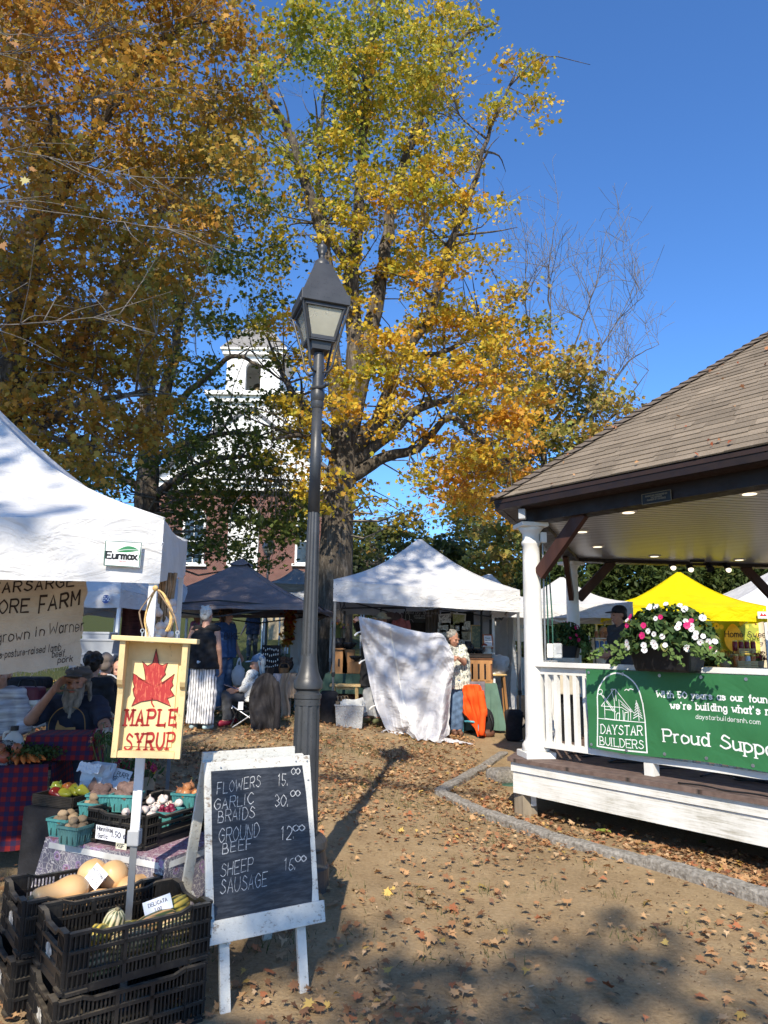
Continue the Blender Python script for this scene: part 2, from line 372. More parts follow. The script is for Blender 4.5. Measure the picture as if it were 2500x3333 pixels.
def limb_mesh(name,parent,limbs,m=M_BARK,sides=10):
 mb=MB()
 for P,r0,r1 in limbs:
  k=len(P);mb.tube(P,[r0+(r1-r0)*(i/max(k-1,1))**.8 for i in range(k)],sides if r0>.08 else 6)
 return mb.build(name,m,parent,smooth=True)
def sprout(limbs,nper,ln,rng,r=.03,up=.5):
 out=[]
 for P,r0,r1 in limbs:
  m=len(P)
  for _ in range(nper):
   i=rng.integers(max(1,m//3),m);p=Vector(P[i]);d=Vector(rng.normal(size=3));d.z=abs(d.z)*up+.25;d.normalize();L=ln*(.5+rng.random())
   q=p+d*L;mid=p.lerp(q,.5)+Vector(rng.normal(size=3))*.08*L+Vector((0,0,.06*L))
   out.append(([tuple(x)for x in cat([p,mid,q],3)],min(r*(.6+.6*rng.random()),(r0+(r1-r0)*i/m)*.6),.006))
 return out
k5=1.507
def A(x,y,d):return at(x*k5,y*k5,d)
b0=gat(1085,15.2)
T1=thing('maple_tree','tall golden green maple with a thick furrowed trunk behind the lamp post','tree',b0)
tr=[b0+Vector((0,0,-.2)),A(722,1300,15.2),A(728,1150,15.2),A(735,1040,15.2),A(748,940,15.2)]
L=[([tuple(p)for p in cat(tr,5)],.44,.29)]
lj=[([(742,960),(722,800),(702,540),(668,420),(625,290),(570,190),(545,100)],.24,.03,-1.5),([(748,945),(766,780),(760,600),(772,480),(782,330),(800,100),(815,-80)],.26,.06,0),([(752,940),(800,720),(822,600),(850,440),(885,320),(935,200),(995,85),(1075,50)],.24,.03,.8),([(757,975),(822,895),(862,770),(922,695),(962,560),(1012,430),(1052,300),(1112,165)],.2,.025,-1.4),([(762,1000),(832,945),(905,882),(985,860),(1060,825),(1120,800)],.17,.02,1.2),([(757,1030),(832,987),(902,968),(972,902),(1042,955),(1100,1000)],.16,.02,-1.0),([(738,965),(650,872),(606,800),(575,720)],.15,.02,1.5),([(745,1030),(690,960),(640,940),(590,950)],.12,.02,-1.2),([(770,600),(700,480),(690,300),(720,100)],.13,.03,1.4),([(860,770),(960,760),(1060,700),(1120,690)],.09,.015,.6)]
for P,r0,r1,dz in lj:
 m=len(P);L.append(limb([A(x,y,15.2+dz*i/(m-1))for i,(x,y)in enumerate(P)],r0,r1,.05))
rg=np.random.default_rng(11)
L2=sprout(L[1:],9,1.5,rg,.035,.9)
limb_mesh('trunk',T1,L[:1],sides=16);limb_mesh('branches',T1,L[1:]+L2)
lb=[(640,60,85),(720,120,110),(820,60,120),(920,80,110),(1000,30,60),(860,200,120),(760,260,110),(680,330,95),(960,200,75),(900,330,105),(1010,330,60),(1080,250,50),(820,420,110),(720,480,85),(950,450,85),(1040,430,50),(880,560,105),(770,610,80),(980,580,70),(1060,560,38),(930,690,100),(830,740,85),(1040,700,85),(1110,735,65),(760,800,75),(900,820,100),(1000,820,90),(1080,815,75),(850,905,70),(700,880,75),(640,960,75),(1010,985,75),(1065,1030,55),(960,1060,50),(560,165,55),(620,420,45),(600,700,55),(660,770,60),(680,1060,65),(620,880,65),(800,1075,45),(880,1110,40),(1120,130,30),(1150,240,30),(1160,160,22),(1160,770,42),(1150,830,50),(585,130,50),(575,270,50),(600,340,48),(610,500,45),(590,600,42),(1040,1000,55),(1000,1060,45),(1110,1010,45),(1085,1085,38),(1050,900,70),(940,935,55),(1130,900,60),(950,1010,60),(1030,1080,60),(890,1040,40),(1090,960,55)]
def gk(q):
 return float(np.clip(.22+.036*(q[2]-6)-.05*q[0]+.30*wob(q[0]*1.3,q[2]*1.3,q[1]*.7)+.30*RNG.random(),0,.97))
lobes=[]
for x,y,r in lb:
 for s_ in(-1,1):
  d=15.2+s_*rg.uniform(.3,2.2);lobes.append((tuple(A(x+rg.uniform(-12,12),y+rg.uniform(-12,12),d)),r*.0094))
crown('crown',T1,lobes,.104,'gold',L+L2,per=54,dens=18,rc=.37,rng=rg,keyf=gk)
b0=gat(480,17.5);T2=thing('maple_tree','shaded dark green maple spreading its limbs in front of the white church tower','tree',b0)
L=[limb([b0+Vector((0,0,-.2)),A(316,1150,17.5),A(322,1000,17.5),A(318,880,17.5),A(322,720,17.5),A(345,560,17.2)],.42,.1,.06)]
for P,r0,r1,dz in[([(325,960),(370,800),(385,700),(410,560),(430,420)],.2,.03,-1),([(322,1000),(400,960),(500,935),(600,950)],.13,.02,-1.4),([(330,1075),(420,1010),(520,985),(600,1010)],.13,.02,-1.8),([(345,900),(430,830),(500,770),(560,790),(620,830)],.11,.02,-.8),([(316,960),(250,880),(200,760)],.14,.02,1),([(318,860),(280,700),(270,500)],.14,.03,.6),([(316,1060),(240,1020),(170,1000)],.12,.02,-1)]:
 m=len(P);L.append(limb([A(x,y,17.5+dz*i/(m-1))for i,(x,y)in enumerate(P)],r0,r1,.06))
rg=np.random.default_rng(23);L2=sprout(L,8,1.6,rg,.03,.5)
limb_mesh('trunk',T2,L[:1],sides=12);limb_mesh('branches',T2,L[1:]+L2)
lb=[(560,420,80),(500,350,85),(430,450,85),(470,560,80),(560,560,60),(390,640,80),(470,690,65),(545,690,40),(420,800,60),(400,880,70),(480,870,55),(560,880,45),(400,980,75),(480,1020,65),(560,1020,65),(600,960,50),(620,1070,55),(420,1080,60),(500,1110,60),(570,1130,55),(430,1160,50),(520,1175,48),(610,1165,48),(660,1080,45),(350,1185,50),(570,1195,38),(600,650,40),(300,600,80),(250,1000,85),(170,1050,85),(330,760,70),(620,560,50),(650,1130,45),(590,780,40),(450,940,60),(520,940,55),(560,960,50),(440,1040,60),(540,1080,60),(470,1140,50),(610,1120,50),(380,1120,60),(600,860,40)]
lobes=[]
for x,y,r in lb:
 for s_ in(-1,1):lobes.append((tuple(A(x+rg.uniform(-14,14),y+rg.uniform(-14,14),17+s_*rg.uniform(.3,2))),r*.0106))
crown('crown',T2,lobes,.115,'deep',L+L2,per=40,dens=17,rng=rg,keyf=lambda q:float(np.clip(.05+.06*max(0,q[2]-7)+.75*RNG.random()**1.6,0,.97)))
b0=Vector((-6.1,11.2,ground(-6.1,11.2)));T3=thing('maple_tree','dense rust orange maple filling the upper left behind the near white canopy','tree',b0)
L=[limb([b0+Vector((0,0,-.2)),A(8,1020,11.2),A(15,860,11),A(60,560,10.8),A(120,250,10.5)],.4,.1,.05)]
for P,r0,r1,dz in[([(10,1000),(120,900),(230,860),(330,850)],.12,.015,-1.5),([(15,880),(150,760),(280,560),(420,330),(470,190)],.16,.02,.8),([(20,850),(80,500),(60,200),(40,-50)],.16,.05,1),([(15,900),(130,850),(220,700),(330,640)],.1,.015,1.6),([(8,1010),(60,930),(150,960),(260,980)],.09,.012,-1.2),([(60,560),(200,300),(330,120),(430,20)],.12,.02,-.8),([(40,620),(-100,400),(-200,200)],.14,.03,0)]:
 m=len(P);L.append(limb([A(x,y,11+dz*i/(m-1))for i,(x,y)in enumerate(P)],r0,r1,.04))
rg=np.random.default_rng(31);L2=sprout(L,9,1.1,rg,.024,.5)
limb_mesh('trunk',T3,L[:1],sides=12);limb_mesh('branches',T3,L[1:]+L2)
lb=[(60,60,120),(180,40,120),(300,60,120),(420,50,110),(510,90,80),(80,200,120),(220,190,120),(350,200,120),(460,210,100),(540,230,55),(60,340,120),(190,350,120),(320,350,120),(440,340,100),(520,340,60),(90,490,120),(230,500,120),(360,490,110),(460,480,80),(60,630,120),(190,650,120),(310,640,100),(400,600,80),(80,770,120),(200,790,110),(290,780,80),(60,900,110),(180,920,110),(280,900,80),(90,1000,80),(200,1010,70),(340,860,50),(320,700,60),(350,930,45),(-80,100,140),(-100,350,140),(-100,600,140),(-90,850,130),(150,-90,130),(350,-80,120)]
lobes=[]
for x,y,r in lb:
 for s_ in(-1,1):lobes.append((tuple(A(x+rg.uniform(-16,16),y+rg.uniform(-16,16),10.9+s_*rg.uniform(.2,1.5))),r*.0066))
crown('crown',T3,lobes,.094,'rust',L+L2,per=40,dens=34,rc=.34,rng=rg,twr=.005,keyf=lambda q:float(np.clip(.12+.25*wob(q[0]*.8,q[2]*.9,q[1]*.4)+.55*RNG.random()+.07*(q[0]+3.5),0,.97)))
b0=Vector((-6.4,-1.5,0));T4=thing('maple_tree','near maple reaching bare grey branches into the upper left corner','tree',b0)
L=[limb([b0,(-6.3,-1.4,4),(-6.0,-1.6,8),(-5.5,-2,13),(-5,-3,17)],.5,.12,.05)]
for P,r0,r1 in[([(-6.3,-1.4,4.2),(-4.6,.8,6.5),(-3,2.2,8)],.18,.04),([(-6,-1.6,7),(-4,-4,10),(-1,-6.5,12)],.2,.04),([(-6,-1.6,8),(-7,1.5,11),(-7.5,3.5,14)],.18,.04),([(-5.6,-2,11),(-2.5,-1,13.5),(0,.5,14.5)],.15,.03),([(-6.2,-1.5,6),(-3,-6,8),(0.5,-9,9.5)],.16,.03),([(-6.3,-1.4,3.6),(-4.6,1.6,4.0),(-3.2,3.6,4.1)],.09,.03)]:L.append(limb(P,r0,r1,.08))
hub=Vector(L[-1][0][-1])
rg=np.random.default_rng(5)
near=[]
for P,r0,dd in[([(-60,245),(0,236),(150,222),(330,190),(550,202)],.013,.7),([(-60,130),(0,118),(140,100),(300,62),(480,15)],.007,.5),([(-60,430),(0,441),(200,470),(360,495)],.008,.3),([(-60,690),(0,702),(120,694),(260,680)],.006,-.2),([(-40,60),(0,72),(140,74),(250,55)],.006,0),([(-60,330),(0,322),(130,345),(280,380),(420,385)],.006,.2)]:
 m=len(P);Q=[A(x,y,4.6+dd*i/(m-1))for i,(x,y)in enumerate(P)];near.append(limb([hub.lerp(Q[0],.45)+Vector((0,0,.05))]+Q,r0,.002,.012))
 near.append(limb([hub,hub.lerp(Q[0],.45)+Vector((0,0,.05))],.02,r0,0))
tw=[]
for P,r0,r1 in near[::2]:
 m=len(P)
 for _ in range(13):
  i=int(rg.integers(m//4,m));p=Vector(P[i]);d=(Vector(P[min(i+1,m-1)])-Vector(P[i-1])).normalized()+Vector(rg.normal(size=3))*.55;d.normalize();ln=rg.uniform(.2,.7)
  q=p+d*ln;tw.append(([tuple(x)for x in cat([p,p.lerp(q,.5)+Vector(rg.normal(size=3))*.03,q],3)],.0045,.0012))
  if rg.random()<.7:
   q2=p.lerp(q,.5)+Vector(rg.normal(size=3))*.18;tw.append(([tuple(p.lerp(q,.5)),tuple(q2)],.003,.001))
limb_mesh('trunk',T4,L[:1],sides=12);limb_mesh('branches',T4,L[1:]+sprout(L,6,1.6,rg,.03,.5));limb_mesh('bare_branches',T4,near+tw,mat('grey_bark',(.16,.145,.13),.85,.3,30),6)
lobes=[((-7,-2,16),2.6),((-4.5,-4,16.5),2.6),((-7.5,1,15),2.4),((-9,-3,14),2.6),((-5,-1,14.5),2.2),((-8.5,-.5,11.5),2.2),((-8,2,9),2.0),((-4.2,1.6,9.4),1.4),((-5.5,.5,12),1.9),((-3,-.8,13),1.5),((-2,.2,14.2),1.3),((-.2,.6,14.8),1.1),((-4.3,-5.5,9.2),.95),((-3.9,-6.5,10.2),.8),((-4.9,-4.6,8.6),.8),((-1.95,-8.4,10),.5),((-1.6,-8.9,10),.5),((-.95,-8.1,10),.38),((-.35,-8.3,10),.3),((-1.55,-9.4,10),.5),((-2.1,-6.75,9),.36),((-2.45,-7.3,9.2),.3),((-1.65,-1.7,12),.95),((-2.9,-2.6,12.3),.7),((.6,-9,9.6),.95),((-.6,-7.6,9.2),.7),((-6,-5,11),2.0),((-2.7,3,8.2),.8),((-.9,1.7,12.2),.8),((1.2,-10,9.3),.8),((1.7,-8.6,9),.6),((-9,1,17),2.2),((-3.7,1.2,11.3),1.1),((-3.3,-3.3,9),.55),((-5.6,-5.4,8.6),.9)]  # unseen leaf lobes, placed and sized for the shade they throw
crown('crown',T4,lobes,.15,'amber',L,per=24,dens=17,rc=.45,rng=rg,twr=.006)
pp=np.array([tuple(A(x,y,d))for x,y,d in[(20,82,4.3),(42,70,4.4),(18,180,4.3),(42,262,4.4),(60,275,4.5),(28,240,4.4),(80,268,4.6),(55,390,4.3),(100,180,4.6),(70,365,4.5),(150,195,4.8),(12,262,4.3),(30,95,4.35),(5,530,4.4)]])
cc=np.array([(.42,.22,.09)]*len(pp));cc[7]=(.5,.45,.2);cc[3]=(.45,.32,.1)
link_mesh(leaf_mesh('hanging_leaves',pp,rg.normal(size=pp.shape)*.6+np.array([0,-1,.3]),rg.uniform(.06,.1,len(pp)),cc,MAPLE,.3,rg,droop=(0,0,-1)),'hanging_leaves',M_LEAF,T4)
b0=gat(1800,21);T5=thing('ash_tree','half bare ash tree with dry leaves and bare upper twigs above the bandstand roof','tree',b0)
L=[limb([b0,A(1185,1250,21),A(1180,1080,21),A(1172,940,21),A(1165,820,21)],.19,.06,.05)]
for P,r0,r1,dz in[([(1172,900),(1150,760),(1135,640),(1140,520)],.045,.01,.5),([(1175,860),(1190,720),(1185,600),(1200,480)],.045,.01,-.5),([(1180,900),(1250,720),(1290,600),(1310,500)],.04,.008,.8),([(1180,930),(1260,820),(1330,700),(1390,640)],.04,.008,-.8),([(1180,960),(1280,880),(1360,780),(1420,745)],.06,.008,.4),([(1185,1000),(1280,940),(1340,880),(1400,800)],.06,.008,-1.2),([(1170,980),(1100,880),(1050,800)],.06,.01,1),([(1180,1060),(1100,980),(1060,960)],.06,.01,-1),([(1190,1080),(1280,1000),(1330,940)],.06,.01,-1)]:
 m=len(P);L.append(limb([A(x,y,21+dz*i/(m-1))for i,(x,y)in enumerate(P)],r0,r1,.05))
rg=np.random.default_rng(47);L2=sprout(L[1:],12,1.6,rg,.014,1.6);L3=sprout(L2,7,.8,rg,.007,2.2)
limb_mesh('trunk',T5,L[:1]);limb_mesh('branches',T5,L[1:]);limb_mesh('bare_twigs',T5,L2+L3,mat('grey_bark',(.33,.31,.28)),5)
lobes=[(tuple(A(x,y,21+rg.uniform(-1.6,1.6))),r*.0135)for x,y,r in[(1130,820,60),(1200,780,50),(1180,880,65),(1260,860,60),(1110,920,60),(1230,950,65),(1300,930,50),(1330,870,35),(1150,1000,65),(1210,1040,55),(1100,1020,55),(1280,980,50),(1360,880,22),(1130,1080,55),(1160,1140,50),(1240,790,35),(1280,760,25),(1310,820,30),(1080,700,40),(1120,620,30),(1160,700,35),(1060,760,45),(1030,900,50),(1050,1000,45)]]
crown('crown',T5,lobes,.155,'ash',L+L2,per=30,dens=36,tmpl=CROWN,rc=.5,rng=rg,twr=.005)
fb=[(1000,1200,34,2.6,'wood','dark bushy tree beyond the peak of the middle white tent'),(860,1215,32,2.2,'wood','low dark tree between the maple trunk and the middle white tent'),(1095,1190,30,2.4,'ash','orange tinged tree between the middle white tent and the bandstand column'),(940,1245,26,1.5,'wood','rounded green shrub just left of the middle white tent peak'),(1150,1235,24,2.0,'ash','yellow green tree right behind the near bandstand column'),(790,1235,28,1.6,'wood','small dark tree directly beside the maple trunk')]
for x,y,d,r,pal,lab in fb:
 c=A(x,y,d);b0=Vector((c.x,d,ground(c.x,d)));t=thing('far_tree',lab,'tree',b0,group='trees beyond the tents');rg=np.random.default_rng(int(x))
 L=[limb([b0,b0 .lerp(c,.5),c,c+Vector((.2,0,r*.8))],.16,.03,.08)];L2=sprout(L,7,r*.9,rg,.03,.6);limb_mesh('trunk',t,L+L2)
 lobes=[(tuple(c+Vector((rg.uniform(-1,1)*r,rg.uniform(-1,1)*r*.6,rg.uniform(-1.1,.85)*r))),r*rg.uniform(.3,.55))for _ in range(17)]
 crown('crown',t,lobes,.2,pal,L+L2,per=24,dens=14,rc=.45,rng=rg,twr=.009)
for i,x in enumerate((1205,1330,1440,1555,1660,1770)):
 d=20.5+.5*(i%2);b0=gat(x*k5,d);rg=np.random.default_rng(100+i);hh=3.9+.25*math.sin(i*2.1)+(.25 if i in(2,3)else 0)
 t=thing('arborvitae',['clipped arborvitae directly behind the far bandstand column','clipped arborvitae above the white tent behind the bandstand','tall arborvitae left of the yellow tent peak','tall arborvitae right of the yellow tent peak','arborvitae above the far right white tent','arborvitae at the far right end of the hedge'][i],'shrub',b0,group='arborvitae in the hedge')
 L=[limb([b0,b0+Vector((0,0,hh*.5)),b0+Vector((.05,0,hh*.95))],.1,.02,.02)];limb_mesh('trunk',t,L)
 lobes=[]
 for j in range(30):
  z=rg.uniform(.05,1);rr=.88*(1-.55*z**2.2);th=rg.uniform(0,6.28);lobes.append((tuple(b0+Vector((math.cos(th)*rr*.8,math.sin(th)*rr*.6,z*hh))),.5*rg.uniform(.8,1.2)))
 crown('crown',t,lobes,.2,'hedge',L,per=44,dens=44,tmpl=ASH,rc=.3,rng=rg,twigs=False,flat=1.2)
#fallen leaves and grass
def inside_box(P,x0,x1,y0,y1):return(P[:,0]>x0)&(P[:,0]<x1)&(P[:,1]>y0)&(P[:,1]<y1)
def litter(N,rng,f):
 out=[]
 while sum(map(len,out))<N:
  y=2.4+rng.random(20000)**1.25*14;x=(rng.random(20000)*2-1)*(.62*y+.6);p=f(x,y);k=rng.random(20000)<p;out.append(np.stack([x[k],y[k]],1))
 return np.concatenate(out)[:N]
def clumpf(x,y):
 c=np.sin(x*2.1+y*1.3+.7)*np.cos(y*2.7-x*1.1)+.6*np.sin(x*5.2-y*3.9)*np.cos(x*3.1+y*6.1)
 base=.10+.75*sm(5.2,8.2,y)*(1-.6*sm(11,16,y))+.0*y
 kd=np.abs((x-.75)*.80+(y-8.1)*.56);base=base+.75*np.exp(-(kd/.3)**2)*(x>.4)*(x<3.4)+.45*(((x-.75)*.80+(y-8.1)*.56)>0)*(x>.6)*(y>5)*(y<9)*(x<3.2)
 return np.clip(base*(.35+.9*np.clip(c+.35,0,1.3)),0,1)
rg=np.random.default_rng(77)
P2=litter(32000,rg,clumpf)
dpx=P2[:,0]-.643/.766*0;keep=~((((P2[:,0]-1.45)*.766+(P2[:,1]-7.4)*.643)>.25)&(P2[:,0]>1.4))
P2=P2[keep];N=len(P2)
tilt=rg.normal(size=(N,3))*np.array([.28,.28,0])+np.array([0,0,1]);sz=.032+.05*rg.random(N)**1.3
sz=np.where(P2[:,1]<5.5,sz*1.12,sz)
cs=np.array([(.44,.245,.115),(.49,.30,.15),(.36,.185,.09),(.28,.14,.07),(.48,.33,.19),(.40,.15,.07),(.5,.34,.10),(.20,.11,.065)]);ci=rg.choice(8,N,p=[.22,.2,.17,.12,.13,.06,.04,.06])
cc=cs[ci]*(.7+.55*rg.random((N,1)))
pos=np.stack([P2[:,0],P2[:,1],zt(P2[:,0],P2[:,1])+.018+.02*rg.random(N)],1)
tag(link_mesh(leaf_mesh('fallen_leaves',pos,tilt,sz,cc,MAPLE,.55,rg),'fallen_leaves',M_DEAD,origin=(0,0,0)),'dry tan and rust maple leaves scattered over the trodden dirt','leaves',kind='stuff')
P3=litter(30000,rg,lambda x,y:np.clip(.35+.5*clumpf(x,y),0,1));P3=P3[~((((P3[:,0]-1.45)*.766+(P3[:,1]-7.4)*.643)>.25)&(P3[:,0]>1.4))];N=len(P3)
tag(link_mesh(leaf_mesh('leaf_crumbs',np.stack([P3[:,0],P3[:,1],zt(P3[:,0],P3[:,1])+.012],1),rg.normal(size=(N,3))*np.array([.3,.3,0])+np.array([0,0,1]),.008+.024*rg.random(N)**2,np.array([(.20,.12,.07),(.32,.2,.11),(.12,.08,.05),(.42,.3,.19)])[rg.integers(0,4,N)]*(.7+.5*rg.random((N,1))),ASH,.6,rg),'leaf_crumbs',M_DEAD,origin=(0,0,0)),'crumbs of broken leaf and twig ground into the dirt','leaf crumbs',kind='stuff')
BL=np.array([(-.04,0),(.04,0),(.025,.55),(0,1)])
def tufts(C,per,ht,rng,spread):
 N=len(C)*per;p=np.repeat(C,per,0)+rng.normal(size=(N,2))*spread;z=zt(p[:,0],p[:,1])
 up=rng.normal(size=(N,3))*.45+np.array([0,0,1]);up/=np.linalg.norm(up,axis=1,keepdims=True);s=np.cross(up,rng.normal(size=(N,3)));s/=np.linalg.norm(s,axis=1,keepdims=True)
 h=ht*(.4+.8*rng.random(N));w_=np.maximum(h*1.0,.05)
 V=np.stack([p[:,0],p[:,1],z],1)[:,None]+BL[None,:,0,None]*s[:,None]*w_[:,None,None]+BL[None,:,1,None]*up[:,None]*h[:,None,None]
 me=bpy.data.meshes.new('grass');me.vertices.add(N*4);me.vertices.foreach_set('co',V.astype(np.float32).ravel());me.loops.add(N*4);me.loops.foreach_set('vertex_index',np.arange(N*4,dtype=np.int32));me.polygons.add(N);me.polygons.foreach_set('loop_start',np.arange(0,N*4,4,dtype=np.int32))
 c=np.array([(.075,.095,.025),(.12,.125,.04),(.2,.165,.075)])[rng.choice(3,N,p=[.45,.3,.25])]*(.7+.5*rng.random((N,1)));c4=np.ones((N,4,4),np.float32);c4[...,:3]=c[:,None]
 me.color_attributes.new('Col','FLOAT_COLOR','POINT').data.foreach_set('color',c4 .ravel());me.update(calc_edges=True);return me
C=[]
while len(C)<900:
 y=rg.uniform(4,15);x=rg.uniform(-.6,.5)*y
 pr=.10+.7*(y>9)*(x<.6)+.15*(y>7)+(.5 if 0<(x-.75)*.80+(y-8.1)*.56<.5 and x<3.4 and x>.5 else 0)
 if x>1.2 and(x-1.45)*.766+(y-7.4)*.643>.2:continue
 if rg.random()<pr and wob(x*.6,y*.6)>-.2:C.append((x,y))
tag(link_mesh(tufts(np.array(C),24,.06,rg,.07),'grass',attr_mat('grass',.7,.25),origin=(0,0,0)),'thin worn grass growing in tufts through the dirt and leaf litter','grass',kind='stuff')
C=np.stack([rg.uniform(-14,3,5200),rg.uniform(12,34,5200)],1)
tag(link_mesh(tufts(C,9,.07,rg,.16),'lawn_grass',attr_mat('grass',.7,.25),origin=(0,0,0)),'mown lawn rising behind the tents towards the church','grass',kind='stuff')
def hit(px,py,O,d):
 r=ray(px,py);O=Vector(O);d=Vector((d[0],d[1],0)).normalized();n=Vector((d.y,-d.x,0));C0=Vector((0,0,EYE))
 t=(O-C0).dot(n)/r.dot(n);p=C0+r*t;return(p-O).dot(d),p.z
M_WHITE=mat('white_paint',(.78,.77,.73),.5,.06,3,.35,60,.003,c2=(.60,.585,.54))
M_BROWN=mat('dark_brown_stain',(.015,.0075,.0055),.55,.3,6,.3,40,.003)
M_REDWOOD=mat('red_brown_wood',(.058,.022,.013),.6,.3,5,.4,30,.003,stretch=(1,1,.3))
M_DECK=mat('deck_boards',(.15,.095,.07),.8,.25,4,.5,30,.004)
M_STEEL=mat('galvanised_steel',(.55,.56,.57),.4,.1,20,.1,metal=.9)
M_ALU=mat('tent_leg_white',(.72,.73,.74),.35,.05,8,.05)
M_GREYLEG=mat('tent_leg_grey',(.26,.27,.28),.4,.1,8,.05,metal=.5)
M_BLACK=mat('black_plastic',(.012,.012,.013),.45,.25,10,.2)
M_BLKCLOTH=mat('black_cloth',(.014,.014,.017),.9,.2,8,.5,14,.02)
#bandstand
Aa=Vector((1.55,7.4,0));SD=3.5;TH0=261.5;CC=Aa+Vector((math.sin(R(81.5)),math.cos(R(81.5)),0))*SD
def hexv(r,z,k):a=R(TH0+60*k);return CC+Vector((math.sin(a)*r,math.cos(a)*r,0))+Vector((0,0,z))
BS=thing('bandstand','white columned wooden bandstand with brown shingled roof and a green banner on its railing','bandstand',(CC.x,CC.y,.1))
DZ=.55
def hexring(mb,r0,r1,z0,z1):
 for k in range(6):
  V=[hexv(r0,z0,k),hexv(r1,z0,k),hexv(r1,z1,k),hexv(r0,z1,k),hexv(r0,z0,k+1),hexv(r1,z0,k+1),hexv(r1,z1,k+1),hexv(r0,z1,k+1)]
  mb.add(V,[(0,1,5,4),(1,2,6,5),(2,3,7,6),(3,0,4,7)])
 return mb
tip=hexv(3.91,3.15,0);dr=(CC-Vector((tip.x,tip.y,0))).normalized();r_=ray(2500,1085);q=r_.x/r_.y
tt_=(q*tip.y-tip.x)/(dr.x-q*dr.y);slope=((EYE+r_.z/r_.y*(tip.y+dr.y*tt_))-tip.z)/tt_
apex=Vector((CC.x,CC.y,3.15+slope*3.91))
rs=random.Random(3);V=[];Fc=[];colr=[]
for k in range(6):
 a,b=hexv(3.91,3.15,k),hexv(3.91,3.15,k+1);nrm=(b-a).cross(apex-a).normalized()
 if nrm.z<0:nrm=-nrm
 nc=34
 for j in range(nc):
  t0,t1=j/nc,min((j+1.0)/nc,1);l0,r0,l1,r1=a.lerp(apex,t0),b.lerp(apex,t0),a.lerp(apex,t1),b.lerp(apex,t1);W=(r0-l0).length
  x=0;
  while x<W-1e-4:
   wv=rs.uniform(.16,.42);x2=min(x+wv,W);f0,f1=x/W,x2/W;s_=len(V);lift=.013 if rs.random()<.5 else .008
   dn=(a-apex).normalized()*(.03 if lift>.01 and j else 0);l0_,r0_=l0,r0;l0,r0=l0+dn,r0+dn
   P=[l0 .lerp(r0,f0)+nrm*lift,l0 .lerp(r0,f1)+nrm*lift,l1 .lerp(r1,f1)+nrm*.002,l1 .lerp(r1,f0)+nrm*.002,l0 .lerp(r0,f0)-nrm*.004,l0 .lerp(r0,f1)-nrm*.004];l0,r0=l0_,r0_
   V+=P;Fc+=[(s_,s_+1,s_+2,s_+3),(s_,s_+4,s_+5,s_+1)]
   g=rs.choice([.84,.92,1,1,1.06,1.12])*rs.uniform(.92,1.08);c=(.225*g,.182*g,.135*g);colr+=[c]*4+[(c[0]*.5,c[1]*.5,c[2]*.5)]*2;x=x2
me=mesh_from(V,Fc,'roof');ca=me.color_attributes.new('Col','FLOAT_COLOR','POINT');ca.data.foreach_set('color',np.array([c+(1,)for c in colr],np.float32).ravel())
K=NT('shingle');at_=K.n('Attribute',attribute_name='Col');nz=K.noise(K.coord(),90,4,.8);nb=K.noise(K.coord(),2.2,4)
K.set(K.b,'Base Color',K.mix(1,K.mix(1,at_.outputs[0],K.ramp(nz,[(.3,.55),(.7,1.35)]),'MULTIPLY'),K.ramp(nb,[(.3,.85),(.7,1.12)]),'MULTIPLY'));K.b.inputs['Roughness'].default_value=.95;K.b.inputs['Specular IOR Level'].default_value=.2
K.bump(nz,.6,.004);roof=link_mesh(me,'roof',K.m,BS)
mb=MB()
for k in range(6):
 a=hexv(3.91,3.15,k);d=(apex-a);Ln=d.length;d.normalize();side=d.cross(Vector((0,0,1))).normalized();up=side.cross(d)
 j=0;n_=int(Ln/.14)
 for j in range(n_):
  p=a+d*(Ln*j/n_);q=a+d*(Ln*(j+1.1)/n_)
  for sg in(-1,1):
   s2=side*sg;dn=-.09*.45
   mb.add([p+up*.034,p+s2*.15+up*(.03+dn),q+s2*.15+up*(.012+dn),q+up*.016,p+s2*.15+up*(.018+dn),p+up*.018],[(0,1,2,3),(0,5,4,1)]if sg>0 else[(0,3,2,1),(0,1,4,5)])
mb.build('hip_caps',mat('hip_shingle',(.15,.118,.09),.95,.25,25,.5,90,.004),roof)
rsd=random.Random(9);pp=[]
nfr=(hexv(3.91,3.15,5)-hexv(3.91,3.15,0)).cross(apex-hexv(3.91,3.15,0)).normalized();nfr=nfr if nfr.z>0 else-nfr
for _ in range(46):
 u,v=rsd.random(),rsd.random()**1.4*.75;pp.append(tuple(hexv(3.91,3.15,0).lerp(hexv(3.91,3.15,5),u).lerp(apex,v)+nfr*.035))
rg=np.random.default_rng(8);cc=np.array([(.38,.17,.08),(.45,.25,.12),(.33,.09,.04)])[rg.integers(0,3,len(pp))]
tag(link_mesh(leaf_mesh('roof_leaves',np.array(pp),rg.normal(size=(len(pp),3))*.5+np.array(nfr[:]),.035+.035*rg.random(len(pp)),cc,MAPLE,.6,rg),'roof_leaves',M_DEAD),'stray dry maple leaves lying on the brown shingled roof','leaves',kind='stuff')
hexring(MB(),3.80,3.885,3.035,3.142).build('fascia',M_BROWN,BS)
mb=MB();hexring(mb,3.84,3.895,3.10,3.139);hexring(mb,3.45,3.80,3.04,3.06);mb.build('soffit',mat('soffit_stain',(.028,.014,.011),.6),BS)
hexring(MB(),3.36,3.60,2.905,3.10).build('beam',M_BROWN,BS)
K=NT('beadboard');v=K.coord('Object');mp=K.n('Mapping',{'Vector':v,'Rotation':(0,0,R(81.5-90))}).outputs[0];sp=K.n('SeparateXYZ',{0:mp})
ln=K.math('FRACT',K.math('MULTIPLY',sp.outputs[1],1/.11));gv=K.ramp(ln,[(0,0),(.10,0),(.2,1),(.86,1),(.97,0)])
